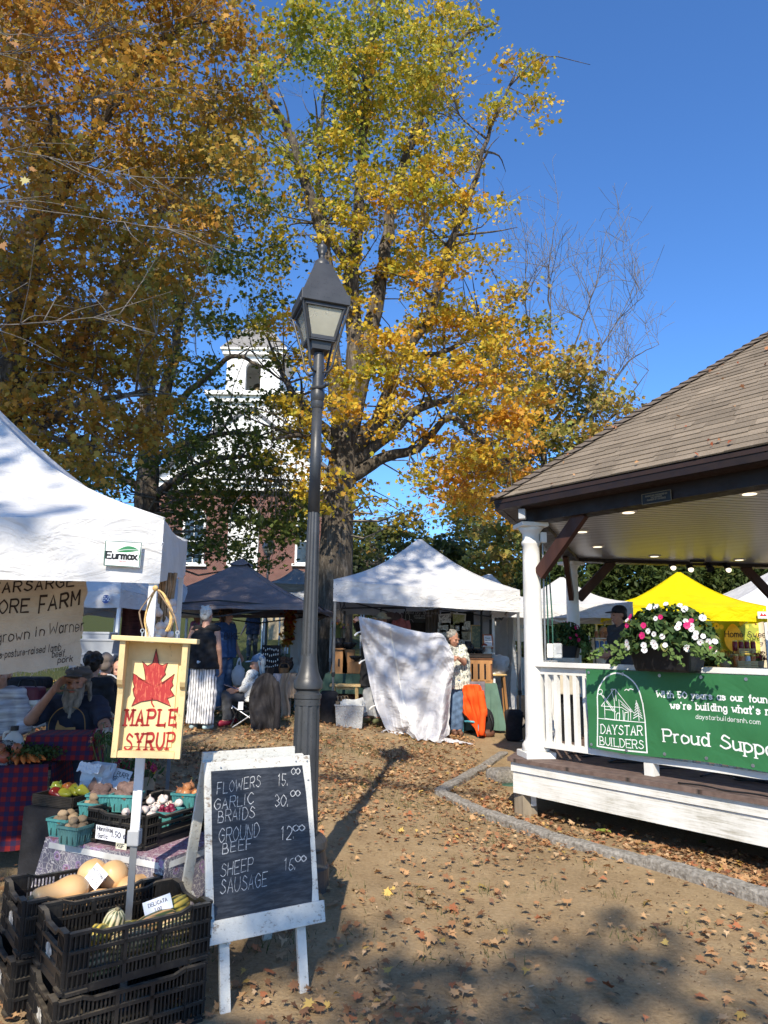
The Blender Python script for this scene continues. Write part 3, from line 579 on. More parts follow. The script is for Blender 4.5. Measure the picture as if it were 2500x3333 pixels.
K.set(K.b,'Base Color',K.mix(gv,(.08,.08,.08),(.47,.48,.50)));K.b.inputs['Roughness'].default_value=.33;K.bump(gv,.7,.006)
mb=MB();mb.add([hexv(3.37,2.955,k)for k in range(6)]+[hexv(3.37,3.0,k)for k in range(6)],[list(range(6)),list(range(11,5,-1))]);ceil=mb.build('ceiling',K.m,BS)
M_LAMP=emis('warm_downlight',(1,.86,.62),1.3)
for x,y in[(865,1076),(601,1187),(690,1272),(1013,1327),(1495,1347),(1553,970)]:
 p=onz(1550+x*.5727,1050+y*.5727,2.95);mb=MB();mb.lathe([(.075,-.008),(.085,-.003),(.085,.004)],20,p);o=mb.build('downlight',M_WHITE,BS)
 MB().lathe([(.058,-.0105),(.058,-.0085)],18,p).build('lamp_disc',M_LAMP,o)
for i,(x,y)in enumerate([(1112,1382),(1212,1392),(1324,1392),(1425,1394)]):
 p=at(1550+x*.5727,1050+y*.5727,10.85);mb=MB();mb.tube([p+Vector((0,0,.17)),p+Vector((0,0,.05))],.012);mb.tube([p+Vector((0,.06,.07)),p+Vector((0,-.05,-.03))],[.04,.055],12);o=mb.build('spotlight',M_BLACK,BS,smooth=False)
 if i!=2:mb=MB();mb.ball(p+Vector((0,-.052,-.033)),(.045,.02,.045));mb.build('bulb',M_LAMP,o,smooth=True)
p=at(1550+1255*.5727,1050+1340*.5727,10.6);MB().box(p,(.26,.05,.03)).box(p+Vector((0,0,-.045)),(.2,.06,.04)).build('track_bracket',M_BLACK,BS)
prof=[(.125,0),(.135,.02),(.135,.06),(.118,.085),(.105,.10),(.101,.14)]+[(.1-.014*(i/10)**1.6,.14+i*.2)for i in range(1,11)]
prof=prof[:-1]+[(.086,2.06),(.098,2.075),(.098,2.10),(.086,2.115),(.086,2.18),(.104,2.21),(.132,2.25)]
for k in range(6):
 p=hexv(3.5,DZ,k);c=MB().lathe(prof,32,p+Vector((0,0,.06))).build('column',M_WHITE,BS,smooth=True)
 rz=R(-(TH0+60*k));MB().box(p+Vector((0,0,.03)),(.30,.30,.06),rz).build('plinth',M_WHITE,c,bevel=.004)
 MB().box(p+Vector((0,0,2.333)),(.29,.29,.045),rz).build('capital',M_WHITE,c,bevel=.006)
for k in range(6):
 for kk in(k+1,k-1):
  a,b=hexv(3.5,0,k),hexv(3.5,0,kk);d=(b-a).normalized()
  MB().beam(a+d*.10+Vector((0,0,2.36)),a+d*.66+Vector((0,0,2.93)),.07,.13).build('brace',M_REDWOOD,BS,bevel=.004)
mb=MB();mb.add([hexv(3.80,DZ-.035,k)for k in range(6)]+[hexv(3.80,DZ,k)for k in range(6)],[list(range(6)),list(range(11,5,-1))]+[(i,6+i,6+(i+1)%6,(i+1)%6)for i in range(6)])
K=NT('deck_planks');v=K.coord('Object');mp=K.n('Mapping',{'Vector':v,'Rotation':(0,0,R(-51.5))}).outputs[0];sp=K.n('SeparateXYZ',{0:mp})
gv=K.ramp(K.math('FRACT',K.math('MULTIPLY',sp.outputs[0],1/.14)),[(0,0),(.05,1),(.95,1),(1,0)]);nz=K.noise(K.coord('Object',(1,1,1)),14,6)
K.set(K.b,'Base Color',K.mix(gv,(.02,.015,.012),K.ramp(nz,[(.3,(.095,.062,.05)),(.7,(.175,.12,.098))])));K.b.inputs['Roughness'].default_value=.8;K.bump(gv,.8,.008)
mb.build('floor',K.m,BS)
K=NT('worn_white_boards');v=K.coord('Object',(1,1,1));a=K.noise(v,1.6,6,.7);b=K.noise(K.coord('Object',(.6,.6,14)),6,6,.7)
K.set(K.b,'Base Color',K.ramp(K.math('ADD',K.math('MULTIPLY',a,.55),K.math('MULTIPLY',b,.55)),[(.40,(.38,.36,.30)),(.5,(.62,.61,.56)),(.62,(.76,.75,.72))]));K.b.inputs['Roughness'].default_value=.65;K.bump(b,.4,.004);M_WORN=K.m
mb=MB();hexring(mb,3.70,3.765,.425,.512);hexring(mb,3.70,3.745,.22,.417);hexring(mb,3.66,3.70,.23,.5);mb.build('skirt',M_WORN,BS)
for k in range(6):
 p=hexv(3.62,0,k);g=ground(p.x,p.y)
 o=MB().box((p.x,p.y,(.24+g-.1)/2),(.16,.16,.24-g+.1),R(-TH0-60*k+12)).build('foundation_post',mat('weathered_timber',(.30,.25,.18),.85,.3,6,.5,40,.004,stretch=(1,1,.2)),BS)
 MB().box((p.x+.06,p.y-.085,.19),(.05,.012,.16)).build('steel_strap',M_STEEL,o)
for k in(0,5,1,3,4):
 a,b=hexv(3.5,0,k),hexv(3.5,0,(k-1)%6)if k!=1 else hexv(3.5,0,0)
 d=(b-a).normalized();Ln=(b-a).length;up=Vector((0,0,1));s_=d.cross(up)
 rl=MB().beam(a+d*.07+up*(DZ+.905),b-d*.07+up*(DZ+.905),.145,.045).beam(a+d*.09+up*(DZ+.845),b-d*.09+up*(DZ+.845),.05,.075).build('railing',M_WHITE,BS,bevel=.003)
 MB().beam(a+d*.05+up*(DZ+.135),b-d*.05+up*(DZ+.135),.09,.05).build('bottom_rail',M_WHITE,rl)
 mb=MB();t=.17
 while t<Ln-.12:mb.box(a+d*t+up*(DZ+.485),(.038,.05,.65),math.atan2(d.y,d.x));t+=.112
 mb.build('balusters',M_WHITE,rl)
 for t in(.36,.7):MB().box(a+d*(Ln*t)+up*(DZ+.058),(.09,.09,.112),math.atan2(d.y,d.x)).build('support_block',M_WHITE,rl)
FD=(hexv(3.5,0,5)-hexv(3.5,0,0)).normalized();FN=Vector((FD.y,-FD.x,0));FN=FN if FN.y<0 else-FN
BO=Aa+FN*.21*0;PL0=hexv(3.60,0,0)
def pl(x,y):return hit(1550+x*.5727,1050+y*.5727,PL0,FD)
(u0,z0),(u1,z1),(u2,z2),(u3,z3)=pl(948,980),pl(1112,951),pl(1110,1010),pl(949,1038)
TM=basis(PL0,FD,(0,0,1),FN);zt_,zb_=(z0+z1)/2,(z2+z3)/2
PQ=thing('plaque','small dark plaque with a pale rim on the brown front beam','plaque',PL0+FD*u0+Vector((0,0,zb_))+FN*.02)
mb=MB();mb.box(((u0+u1)/2,(zt_+zb_)/2,.012),(u1-u0,zt_-zb_,.012),T=TM);mb.build('plate',mat('plaque_black',(.010,.009,.008),.5),PQ)
mb=MB();th=.005
for c,d in[(((u0+u1)/2,zt_,.019),(u1-u0,th,.006)),(((u0+u1)/2,zb_,.019),(u1-u0,th,.006)),((u0,(zt_+zb_)/2,.019),(th,zt_-zb_,.006)),((u1,(zt_+zb_)/2,.019),(th,zt_-zb_,.006))]:mb.box(c,d,T=TM)
mb.build('rim',mat('brass',(.16,.13,.08),.5),PQ)
mb=MB();hh=zt_-zb_
for j,s_ in enumerate(['BANDSTAND PRESENTED BY','THE HENNIKER','CHAMBER OF COMMERCE']):
 w_=text_w(s_,hh*.13,1);text(mb,s_,plane_fn(TM,.0195),hh*.13,.004,1,x0=(u0+u1)/2-w_/2,y0=zb_+hh*(.68-.2*j))
mb.build('lettering',mat('brass',(.45,.38,.26)),PQ)
p=at(1700,1674,7.18);t=thing('junction_box','small grey box under the roof corner above the near column','electrical box',p);MB().box(p,(.07,.07,.105),R(-20),bev=.006).build('case',mat('grey_plastic',(.36,.37,.38),.5),t);MB().tube([p+Vector((.0,.02,.05)),p+Vector((.0,.1,.11))],.012).build('conduit',M_GREYLEG,t)
p=at(1768,1750,7.36);t=thing('junction_box','white box on the right side of the near column with a conduit running down','electrical box',p);MB().box(p,(.06,.06,.11),R(10),bev=.006).build('case',M_WHITE,t);MB().tube([p+Vector((0,.03,-.05)),Vector((p.x-.005,p.y+.03,DZ+.95))],.011).build('conduit',M_GREYLEG,t)
ct=mat('green_cable',(.03,.10,.075),.5)
for i,(xs,lab)in enumerate([((1783,1779,1783,1786),'left one of two green cables hanging beside the near column'),((1786,1790,1797,1801),'right one of two green cables hanging beside the near column')]):
 P=[at(x,y,7.5)for x,y in zip(xs,(1815,1900,2010,2140))];tag(MB().tube(cat(P,6),.008,6).build('cable',ct,smooth=True),lab,'cable','cables at the bandstand')
p=at(1815,2118,7.32);t=thing('outlet_box','clear weatherproof outlet box standing on the white railing by the near column','electrical box',p-Vector((0,0,.07)))
MB().box(p+Vector((-.075,0,0)),(.055,.06,.14),R(-20),bev=.006).build('back_plate',M_WHITE,t);MB().box(p,(.09,.085,.15),R(-20),bev=.012).build('clear_cover',mat('clear_plastic',(.62,.64,.64),.25,.1,9,.1,trans=.35),t);MB().box(p+Vector((.005,-.048,.01)),(.05,.012,.07),R(-20)).build('outlet',mat('grey_plastic',(.36,.37,.38)),t)
#green banner tied to the railing
BO=Aa+FN*.095
def bu(x,y):return hit(1400+x*.663,2050+y*.663,BO,FD)
uL=bu(775,380)[0];zT=bu(775,193)[1];zB=bu(772,575)[1];uR=3.25;TB=basis(BO,FD,(0,0,1),FN)
def bann(u,v,h=0):
 s_=(v-zB)/(zT-zB)
 return TB@Vector((u,v-.012*math.sin((u-uL)*4.2)*(1-s_),.008+.024*wob(u*1.9,v*3,1)*(1-abs(2*s_-1))+.012*math.exp(-((u-uL-.22-.5*s_)/.16)**2)*s_+h))
BN=thing('banner','green building company banner with white logo and lettering tied to the front railing','banner',TB@Vector((uL,zB,0)))
K=NT('green_vinyl');K.b.inputs['Base Color'].default_value=(.035,.155,.058,1);K.b.inputs['Roughness'].default_value=.38;K.b.inputs['Specular IOR Level'].default_value=.35;K.bump(K.noise(K.coord(),3.2,3,.5,.8),.5,.03)
MB().grid(lambda a,b:bann(uL+(uR-uL)*a,zB+(zT-zB)*b),70,16).build('cloth',K.m,BN,smooth=True)
M_PRINT=mat('white_print',(.80,.81,.79),.45,.03,6,0)
fb_=lambda u,v:bann(u,v,.0018)
def strokes(mb,L,th,f=bu,fn=fb_):
 for s_ in L:
  c=s_[0]=='~';P=[Vector((*f(x,y),0))for x,y in(s_[1:]if c else s_)]
  _strip(mb,cat(P,5)if c else[q for a,b in zip(P[:-1],P[1:])for q in(a,a.lerp(b,.34),a.lerp(b,.67))]+[P[-1]],th,fn)
mb=MB()
strokes(mb,[[(824,568),(825,330)],['~',(825,330),(832,285),(860,238),(905,213),(955,220),(1005,255),(1035,300),(1050,360)],[(1050,360),(1068,598)],[(824,568),(1068,598)]],.012)
strokes(mb,[[(826,432),(1056,452)],[(843,372),(905,290),(912,290),(1000,405)],[(905,340),(890,290),(913,290),(915,345)],[(905,340),(907,436)],[(928,340),(930,436)],[(858,360),(860,432),(985,446),(982,385)],[(846,372),(940,378)],[(860,388),(905,392)],['~',(915,436),(915,412),(923,405),(930,412),(930,438)],[(955,402),(955,442),(972,444),(972,403),(955,402)],[(840,310),(900,398)],[(852,320),(910,400)],['~',(840,290),(849,300),(842,316),(830,312),(828,298),(840,290)],[(934,345),(990,400)],[(940,362),(985,400)],[(940,378),(975,400)],[(945,392),(950,440)]],.006)
strokes(mb,[['~',(960,296),(970,290),(982,296)],['~',(978,296),(988,288),(1005,292)],[(1018,345),(1026,442)]]+[[(1018-6-i*3,358+i*13+8),(1019+i*.6,352+i*13),(1018+8+i*3.6,360+i*13+8)]for i in range(6)],.007)
mb.build('logo',M_PRINT,BN)
def btext(s_,x,y,xe,ye,cap,thk,sp=1.4,slab=0,part='lettering',jit=0):
 u0,v0=bu(x,y);u1,v1=bu(xe,ye);vc=bu(x,y-cap)[1];ht=vc-v0;w_=text_w(s_,ht,sp);mb=MB();k=(v1-v0)/(u1-u0)
 sxx=(u1-u0)/w_
 text(mb,s_,lambda u,v:fb_(u0+u*sxx,v0+v+k*u*sxx),ht,ht*thk,sp,slab,jit);mb.build(part,M_PRINT,BN)
btext('DAYSTAR',842,504,1043,513,42,.11,1.5,.75);btext('BUILDERS',838,559,1050,579,38,.11,1.5,.75)
btext('With 50 years as our foun',1120,330,1655,358,30,.2,1.7,.9);btext("we're building what's n",1185,388,1670,417,33,.2,1.7,.9)
btext('daystarbuildersnh.com',1305,440,1625,463,22,.09,1.4);btext('Proud Suppor',1152,548,1740,625,60,.13,1.5,.7)
mb=MB()
for i in range(9):
 for z in(zT-.03,zB+.03):
  u=uL+.03+i*.36;p=bann(u,z,.003);mb.lathe([(.008,0),(.014,0),(.014,.002),(.008,.002)],10,T=Matrix.Translation(p)@Matrix.Rotation(math.atan2(FD.y,FD.x),4,'Z')@Matrix.Rotation(R(90),4,'X'))
mb.build('grommets',M_STEEL,BN)
#granite kerb stones
M_GRAN=mat('granite',(.25,.232,.205),.9,.35,34,.9,40,.014,c2=(.13,.115,.095))
def kerb_line(P,lab0,seed):
 rs=random.Random(seed);P=[Vector(p)for p in P];i=0
 for a,b in zip(P[:-1],P[1:]):
  Ln=(b-a).length;n_=max(1,round(Ln/1.15))
  for j in range(n_):
   p,q=a.lerp(b,(j+.006)/n_),a.lerp(b,(j+1-.006)/n_);p.z=ground(p.x,p.y);q.z=ground(q.x,q.y);d=(q-p).normalized();s_=d.cross(Vector((0,0,1)));hh=(.042+.018*i if seed==2 else .045)+rs.uniform(-.012,.012);wv=.13
   mb=MB();nn=12;mb.mi=0;B=len(mb.V);prof=[(-.5,-.5),(-.5,.72),(-.44,.9),(-.3,.99),(0,1),(.3,.99),(.44,.9),(.5,.72),(.5,-.5)]
   for k in range(nn+1):
    c=p.lerp(q,k/nn)
    for x,z in prof:mb.V.append(tuple(c+s_*(x*wv*(1+.06*wob(k*.9,x*3,z,i))+.008*wob(k,z*3,0,i))+Vector((0,0,z*hh+.010*wob(k*1.3,x*5,i)))))
   m=len(prof)
   for k in range(nn):
    for l in range(m-1):mb.F.append([B+k*m+l,B+k*m+l+1,B+(k+1)*m+l+1,B+(k+1)*m+l]);mb.M.append(0)
   mb.F+=[list(range(B,B+m)),list(range(B+nn*m,B+nn*m+m))[::-1]];mb.M+=[0,0]
   o=mb.build('kerb_stone',M_GRAN);o['label']=lab0[min(i,len(lab0)-1)];o['category']='kerb stone';o['group']='granite edging round the bandstand';i+=1
kc=onz(1430,2590,.06)
kerb_line([onz(1640,2470,.10),kc],['granite kerb stone farthest back, beside the near bandstand column','granite kerb stone running back from the front corner of the edging'],1)
kerb_line([kc,onz(1800,2712,.07),onz(2110,2782,.09),onz(2520,2890,.11),onz(2520,2890,.11)+Vector((.9,-1.2,0))],['granite kerb stone at the front corner, lowest and half sunk in leaves','granite kerb stone second along from the front corner, below the hosta shoots','granite kerb stone in the middle of the front run, third from the right','granite kerb stone second from the right edge of the picture','granite kerb stone cut off by the right edge, nearest the viewer'],2)
p=onz(1655,2558,.04);t=tag(MB().lathe([(.13,-.06),(.13,.02),(.12,.03)],20,p).build('valve_cover',mat('green_plastic',(.04,.10,.07),.6)),'round green valve box lid among leaves by the near column','valve cover')
p=gat(1640,8.3);t=tag(MB().box(p+Vector((.06,.55,.08)),(.36,.3,.18),.4,bev=.06).build('granite_step',M_GRAN),'rough granite block behind the near column base','stone')
for i,(x,y,lab)in enumerate([(1965,2700,'small bright hosta plant sprouting inside the kerb'),(2290,2735,'tiny weed seedling at the edge of the shade under the bandstand'),(2075,2665,'tall thin dry weed at the edge of the shade under the bandstand')]):
 p=onz(x,y+10,.02);mb=MB();rs=random.Random(i)
 for k in range((7,5,9)[i]):
  th=rs.uniform(0,6.28);ln=(.10,.06,.2)[i]*rs.uniform(.6,1.1);d=Vector((math.cos(th),math.sin(th),(.7,.9,3)[i])).normalized();sd=d.cross(Vector((0,0,1))).normalized();wv=(.05,.03,.012)[i]
  mb.grid(lambda u,v:p+d*ln*v+sd*wv*(u-.5)*math.sin(math.pi*min(v+.08,1))*1.6+Vector((0,0,-.06*ln/.1*v*v*(1 if i<2 else .2)+abs(u-.5)*.02)),2,5)
 tag(mb.build('hosta' if i==0 else 'weed',mat(('hosta_leaf','weed_leaf','dry_weed')[i],((.30,.36,.07),(.10,.16,.04),(.25,.2,.12))[i],.5,translucent=.2),smooth=True,origin=p),lab,'plant')
#brick path beyond the middle tent
K=NT('path_pavers');br=K.n('TexBrick',{'Vector':K.coord('Object'),'Color1':(.22,.19,.165),'Color2':(.29,.255,.22),'Mortar':(.12,.10,.085),'Scale':4.2,'Mortar Size':.03});K.set(K.b,'Base Color',K.mix(.4,br.outputs[0],K.ramp(K.noise(K.coord(),12,5),[(.3,(.16,.135,.11)),(.7,(.32,.28,.24))])));K.b.inputs['Roughness'].default_value=.9;K.bump(br.outputs[1],-.4,.01)
structure(MB().grid(lambda u,v:(lambda x,y:Vector((x,y,ground(x,y)+.012)))(1.35+u*2.2+v*.5,12.6+v*2.6+u*.3),14,14).build('path',K.m,origin=(0,0,0)))
#lamp posts
def make_lamp(label,loc,rz):
 t=thing('street_lamp',label,'street lamp',(0,0,0),0,'lantern street lamps',world=False)
 M_IRON=MATS.get('lamp_iron')
 if not M_IRON:
  K=NT('lamp_iron');v=K.coord('Object');sp=K.n('TexVoronoi',{'Vector':K.coord('Object',(1,1,.55)),'Scale':60});a=K.ramp(K.noise(v,5,4),[(.3,(.026,.028,.031)),(.7,(.050,.053,.058))])
  K.set(K.b,'Base Color',K.mix(K.ramp(sp.outputs['Distance'],[(.10,.8),(.2,0)]),a,(.008,.008,.008)));K.b.inputs['Roughness'].default_value=.42;K.b.inputs['Specular IOR Level'].default_value=.5;K.bump(K.noise(v,70,3),.2,.003);M_IRON=MATS['lamp_iron']=K.m
 zz=lambda y:at(1040,y,4.95).z
 def fluted(prof,nf=8,dep=.09,seg=64):
  mb=MB();V=[]
  for r,z in prof:
   for k in range(seg):
    th=2*math.pi*k/seg;f=math.cos(th*nf);V.append(((r*(1-dep*max(0,f)**.6))*math.cos(th),(r*(1-dep*max(0,f)**.6))*math.sin(th),z))
  m=len(prof);Fc=[[i*seg+k,i*seg+(k+1)%seg,(i+1)*seg+(k+1)%seg,(i+1)*seg+k]for i in range(m-1)for k in range(seg)];return mb.add(V,Fc)
 MB().lathe([(.20,-.1),(.20,.02),(.175,.03),(.175,.17),(.16,.19),(.145,.27),(.16,.29),(.155,.33),(.13,.36)],32).build('base',M_IRON,t,smooth=False)
 mb=fluted([(.095,.34),(.089,.7),(.083,1.18)]);mb.lathe([(.086,1.18),(.086,1.22),(.092,1.225),(.092,1.25),(.077,1.265),(.077,1.275),(.097,1.29),(.099,1.335),(.086,1.355),(.068,1.40),(.057,1.47),(.053,1.52)],32);mb.build('lower_shaft',M_IRON,t,smooth=True).modifiers.new('es','EDGE_SPLIT').split_angle=R(40)
 mb=fluted([(.054,1.5),(.049,2.0),(.044,2.4),(.0415,2.5)],8,.11);mb.lathe([(.043,2.5),(.039,2.9),(.036,zz(1345))],24);mb.build('upper_shaft',M_IRON,t,smooth=True)
 n0=zz(1345);h_=zz(1225)-n0
 mb=MB();mb.lathe([(.038,n0),(.047,n0+.02),(.047,n0+.05),(.041,n0+.055),(.05,n0+.075),(.053,n0+.11),(.044,n0+.145),(.044,n0+.155),(.042,n0+h_*.8),(.042,n0+h_),(.04,n0+h_+.05),(.036,zz(1165))],24)
 mb.tube([(-.05,-.02,n0+.15),(.02,-.06,n0+.15),(.04,-.11,n0+.155)],.013);mb.ball((.04,-.115,n0+.157),.018);mb.build('neck',M_IRON,t,smooth=True).modifiers.new('es','EDGE_SPLIT').split_angle=R(40)
 zb,z1,z2,z3,z4=zz(1160),zz(1132),zz(1035),zz(1002),zz(882)
 def sq(mb,r0,z0,r1,z1_):
  V=[(sx*r,sy*r,z)for r,z in((r0,z0),(r1,z1_))for sx,sy in((-1,-1),(1,-1),(1,1),(-1,1))];return mb.add(V,[(0,1,5,4),(1,2,6,5),(2,3,7,6),(3,0,4,7),(3,2,1,0),(4,5,6,7)])
 ln=sq(sq(MB(),.066,zb,.075,z1-.012),.098,z1-.012,.098,z1).build('lantern',M_IRON,t)
 g0,g1,r0,r1=z1+.012,z2,.092,.150
 mb=MB()
 for sx,sy in((-1,-1),(1,-1),(1,1),(-1,1)):mb.beam((sx*r0,sy*r0,g0-.012),(sx*r1,sy*r1,g1+.01),.022,.022)
 for z,r in((g0,r0),(g1,r1)):
  for i in range(4):
   c=[(-1,-1),(1,-1),(1,1),(-1,1)];a,b=c[i],c[(i+1)%4];mb.beam((a[0]*r,a[1]*r,z),(b[0]*r,b[1]*r,z),.02,.026)
 mb.build('frame',M_IRON,ln)
 K=MATS.get('frosted_glass')or mat('frosted_glass',(.74,.72,.60),.25,.1,3,0,12,trans=.62,c2=(.56,.54,.44));mb=MB()
 for i in range(4):
  c=[(-1,-1),(1,-1),(1,1),(-1,1)];a,b=c[i],c[(i+1)%4];f0,f1=(r0-.004),(r1-.004)
  P=[Vector((a[0]*f0,a[1]*f0,g0)),Vector((b[0]*f0,b[1]*f0,g0)),Vector((b[0]*f1,b[1]*f1,g1)),Vector((a[0]*f1,a[1]*f1,g1))];nn=(P[1]-P[0]).cross(P[2]-P[0]).normalized()*.004;mb.add(P+[p_-nn for p_ in P],[(0,1,2,3),(7,6,5,4),(0,4,5,1),(1,5,6,2),(2,6,7,3),(3,7,4,0)])
 mb.build('glass',K,ln)
 mb=MB();mb.lathe([(.035,g0),(.035,g0+.02),(.022,g0+.03),(.022,g0+.06)],16);mb.build('lamp_socket',M_STEEL,ln,smooth=True);mb=MB();mb.lathe([(.016,g0+.06),(.02,g0+.1),(.02,g0+.14),(.008,g0+.165)],14);mb.build('bulb',mat('bulb_glass',(.8,.78,.7),.2),ln,smooth=True)
 mb=sq(MB(),.172,z2+.01,.182,z2+.014);sq(mb,.182,z2+.014,.182,z3+.012);sq(mb,.168,z3+.012,.062,z4);mb.build('hood',M_IRON,t,bevel=.002)
 mb=MB();mb.lathe([(.062,z4-.012),(.064,z4+.0),(.055,z4+.035),(.03,z4+.06),(.017,z4+.075),(.017,z4+.1),(.024,z4+.105),(.018,z4+.11),(.034,z4+.135),(.036,z4+.165),(.034,z4+.17),(.022,z4+.185),(.008,z4+.195),(.012,z4+.21),(.003,z4+.225)],24);mb.build('finial',M_IRON,t,smooth=True)
 for sx,sy in((-1,-1),(1,-1),(1,1),(-1,1)):
  za=zz(1228);P=[(.03*sx,.03*sy,za),(.06*sx,.06*sy,za+.0),(.085*sx,.085*sy,za+.05),(.098*sx,.098*sy,za+.14),(.165*sx,.165*sy,z2-.03),(.175*sx,.175*sy,z2),(.19*sx,.19*sy,z2+.0),(.188*sx,.188*sy,z2-.02)]
  MB().tube(cat(P,4),.0095,8).build('arm',M_IRON,t,smooth=True)
 t.location=loc;t.rotation_euler=(0,0,rz);return t
lx=at(1004,2200,4.95).x
LAMP=make_lamp('tall dark iron street lamp with a glazed lantern in the foreground',(lx,4.95,ground(lx,4.95)*.5),R(19))
l2=copy_tree(LAMP);l2 .location=gat(861,26)+Vector((0,0,-.1));l2 .rotation_euler=(0,0,R(35));l2['label']='distant lantern street lamp in front of the brick church wall'
#church
CHD=46.0
def ch(px,y,d=CHD):return at(px,y,d)
zg=ground(-8,40);CHX0,CHX1=ch(505,1800).x,ch(1075,1800).x;zE=ch(800,1600).z;xm=ch(800,1600).x+.15
CH=thing('church','red brick church with a white clapboard gable and square belfry tower behind the maples','church',(xm,CHD,zg))
K=NT('red_brick');br=K.n('TexBrick',{'Vector':K.n('Mapping',{'Vector':K.coord('Object'),'Rotation':(R(90),0,0)}).outputs[0],'Color1':(.12,.045,.034),'Color2':(.085,.034,.028),'Mortar':(.30,.26,.22),'Scale':3.2,'Mortar Size':.016});K.set(K.b,'Base Color',K.mix(.35,br.outputs[0],K.ramp(K.noise(K.coord(),1.5,4),[(.3,(.11,.04,.03)),(.7,(.24,.085,.06))])));K.b.inputs['Roughness'].default_value=.9;K.bump(br.outputs[1],-.3,.01);M_BRICK=K.m
K=NT('clapboard');sp=K.n('SeparateXYZ',{0:K.coord('Object')});fr=K.math('FRACT',K.math('MULTIPLY',sp.outputs[2],1/.16));K.set(K.b,'Base Color',K.mix(K.ramp(fr,[(0,.9),(.12,0)]),(.8,.79,.76),(.35,.35,.35)));K.b.inputs['Roughness'].default_value=.6;K.bump(fr,.8,.03);M_CLAP=K.m
wb=MB().box(((CHX0+CHX1)/2,CHD+8,(zE+zg-2)/2),(CHX1-CHX0,16,zE-zg+2)).build('brick_wall',M_BRICK,CH)
gz=zE+.72;ap=ch(800,1345).z
mb=MB();mb.add([(CHX0-.5,CHD-.1,gz),(CHX1+.5,CHD-.1,gz),(xm,CHD-.1,ap),(CHX0-.5,CHD+16,gz),(CHX1+.5,CHD+16,gz),(xm,CHD+16,ap)],[(0,1,2),(5,4,3)]);mb.build('gable',M_CLAP,CH)
mb=MB();mb.beam((CHX0-.8,CHD+7.8,gz),(xm,CHD+7.8,ap+.2),17,.2);mb.beam((CHX1+.8,CHD+7.8,gz),(xm,CHD+7.8,ap+.2),17,.2);mb.build('main_roof',mat('slate',(.11,.11,.12),.8,.2,6,.4,20,.02),CH)
mb=MB();mb.box(((CHX0+CHX1)/2,CHD-.15,zE+.36),(CHX1-CHX0+1.2,.5,.72));mb.box(((CHX0+CHX1)/2,CHD-.35,zE+.66),(CHX1-CHX0+1.6,.5,.14));mb.build('cornice',M_WHITE,CH)
tw0=(ch(690,1500).x,ch(965,1500).x);tz0,tz1=zE+.4,ch(800,1300).z;tx=(tw0[0]+tw0[1])/2;W1=tw0[1]-tw0[0]
TWR=MB().box((tx,CHD-.6+W1/2,(tz0+tz1)/2),(W1,W1,tz1-tz0)).build('tower',M_CLAP,CH)
mb=MB();mb.box((tx,CHD-.6+W1/2,tz1+.1),(W1+1.0,W1+1.0,.28));mb.box((tx,CHD-.6+W1/2,tz1-.25),(W1+.5,W1+.5,.4));mb.build('tower_cornice',M_WHITE,TWR)
bw=(ch(735,1200).x,ch(910,1200).x);bz0,bz1=tz1+.24,ch(800,1150).z;W2=bw[1]-bw[0];bx=(bw[0]+bw[1])/2;yb=CHD-.6+(W1-W2)/2
mb=MB()
ow,oz0,oz1=.52,bz0+.55,bz1-.95
def arch_wall(mb,x,y0,hw,z0,z1,ow,oz0,oz1,dep):
 n_=10;P=[(-ow,oz0),(-ow,oz1)]+[(-ow*math.cos(math.pi*i/n_),oz1+ow*math.sin(math.pi*i/n_))for i in range(1,n_)]+[(ow,oz1),(ow,oz0)]
 out=[(-hw,z0),(-hw,z1),(hw,z1),(hw,z0)];T=lambda p,d:(x+p[0],y0+d,p[1])
 k=len(mb.V);half=len(P)//2
 left=[out[0],out[1],(0,z1)]+[P[i]for i in range(half,-1,-1)]+[(-ow,z0)];right=[(0,z1),out[2],out[3],(ow,z0)]+[P[i]for i in range(len(P)-1,half-1,-1)]
 for poly in(left,right):mb.add([T(p,0)for p in poly],[list(range(len(poly)))])
 mb.add([T((-ow,z0),0),T((ow,z0),0),T((ow,oz0),0),T((-ow,oz0),0)],[(0,1,2,3)])
 for a,b in zip(P[:-1],P[1:]):mb.add([T(a,0),T(b,0),T(b,dep),T(a,dep)],[(0,1,2,3)])
 mb.add([T(P[0],0),T(P[-1],0),T(P[-1],dep),T(P[0],dep)],[(0,1,2,3)])
arch_wall(mb,bx,yb,W2/2,bz0,bz1,ow,oz0,oz1,.3);mb.box((bx-W2/2+.1,yb+W2/2+.12,(bz0+bz1)/2),(.2,W2-.25,bz1-bz0));mb.box((bx+W2/2-.1,yb+W2/2+.12,(bz0+bz1)/2),(.2,W2-.25,bz1-bz0));mb.box((bx,yb+W2-.1,(bz0+bz1)/2),(W2-.42,.2,bz1-bz0))
for sx in(-1,1):mb.box((bx+sx*(W2/2-.16),yb-.05,(bz0+bz1)/2),(.32,.1,bz1-bz0))
BF=mb.build('belfry',M_CLAP,CH)
n_=12;mb=MB()
for i in range(n_+1):
 a=math.pi*i/n_
 if i<n_:a2=math.pi*(i+1)/n_;mb.beam((bx-math.cos(a)*(ow+.06),yb-.04,oz1+math.sin(a)*(ow+.06)),(bx-math.cos(a2)*(ow+.06),yb-.04,oz1+math.sin(a2)*(ow+.06)),.12,.12,up=(0,1,0))
for sx in(-1,1):mb.beam((bx+sx*(ow+.06),yb-.04,oz0),(bx+sx*(ow+.06),yb-.04,oz1),.12,.12,up=(0,1,0))
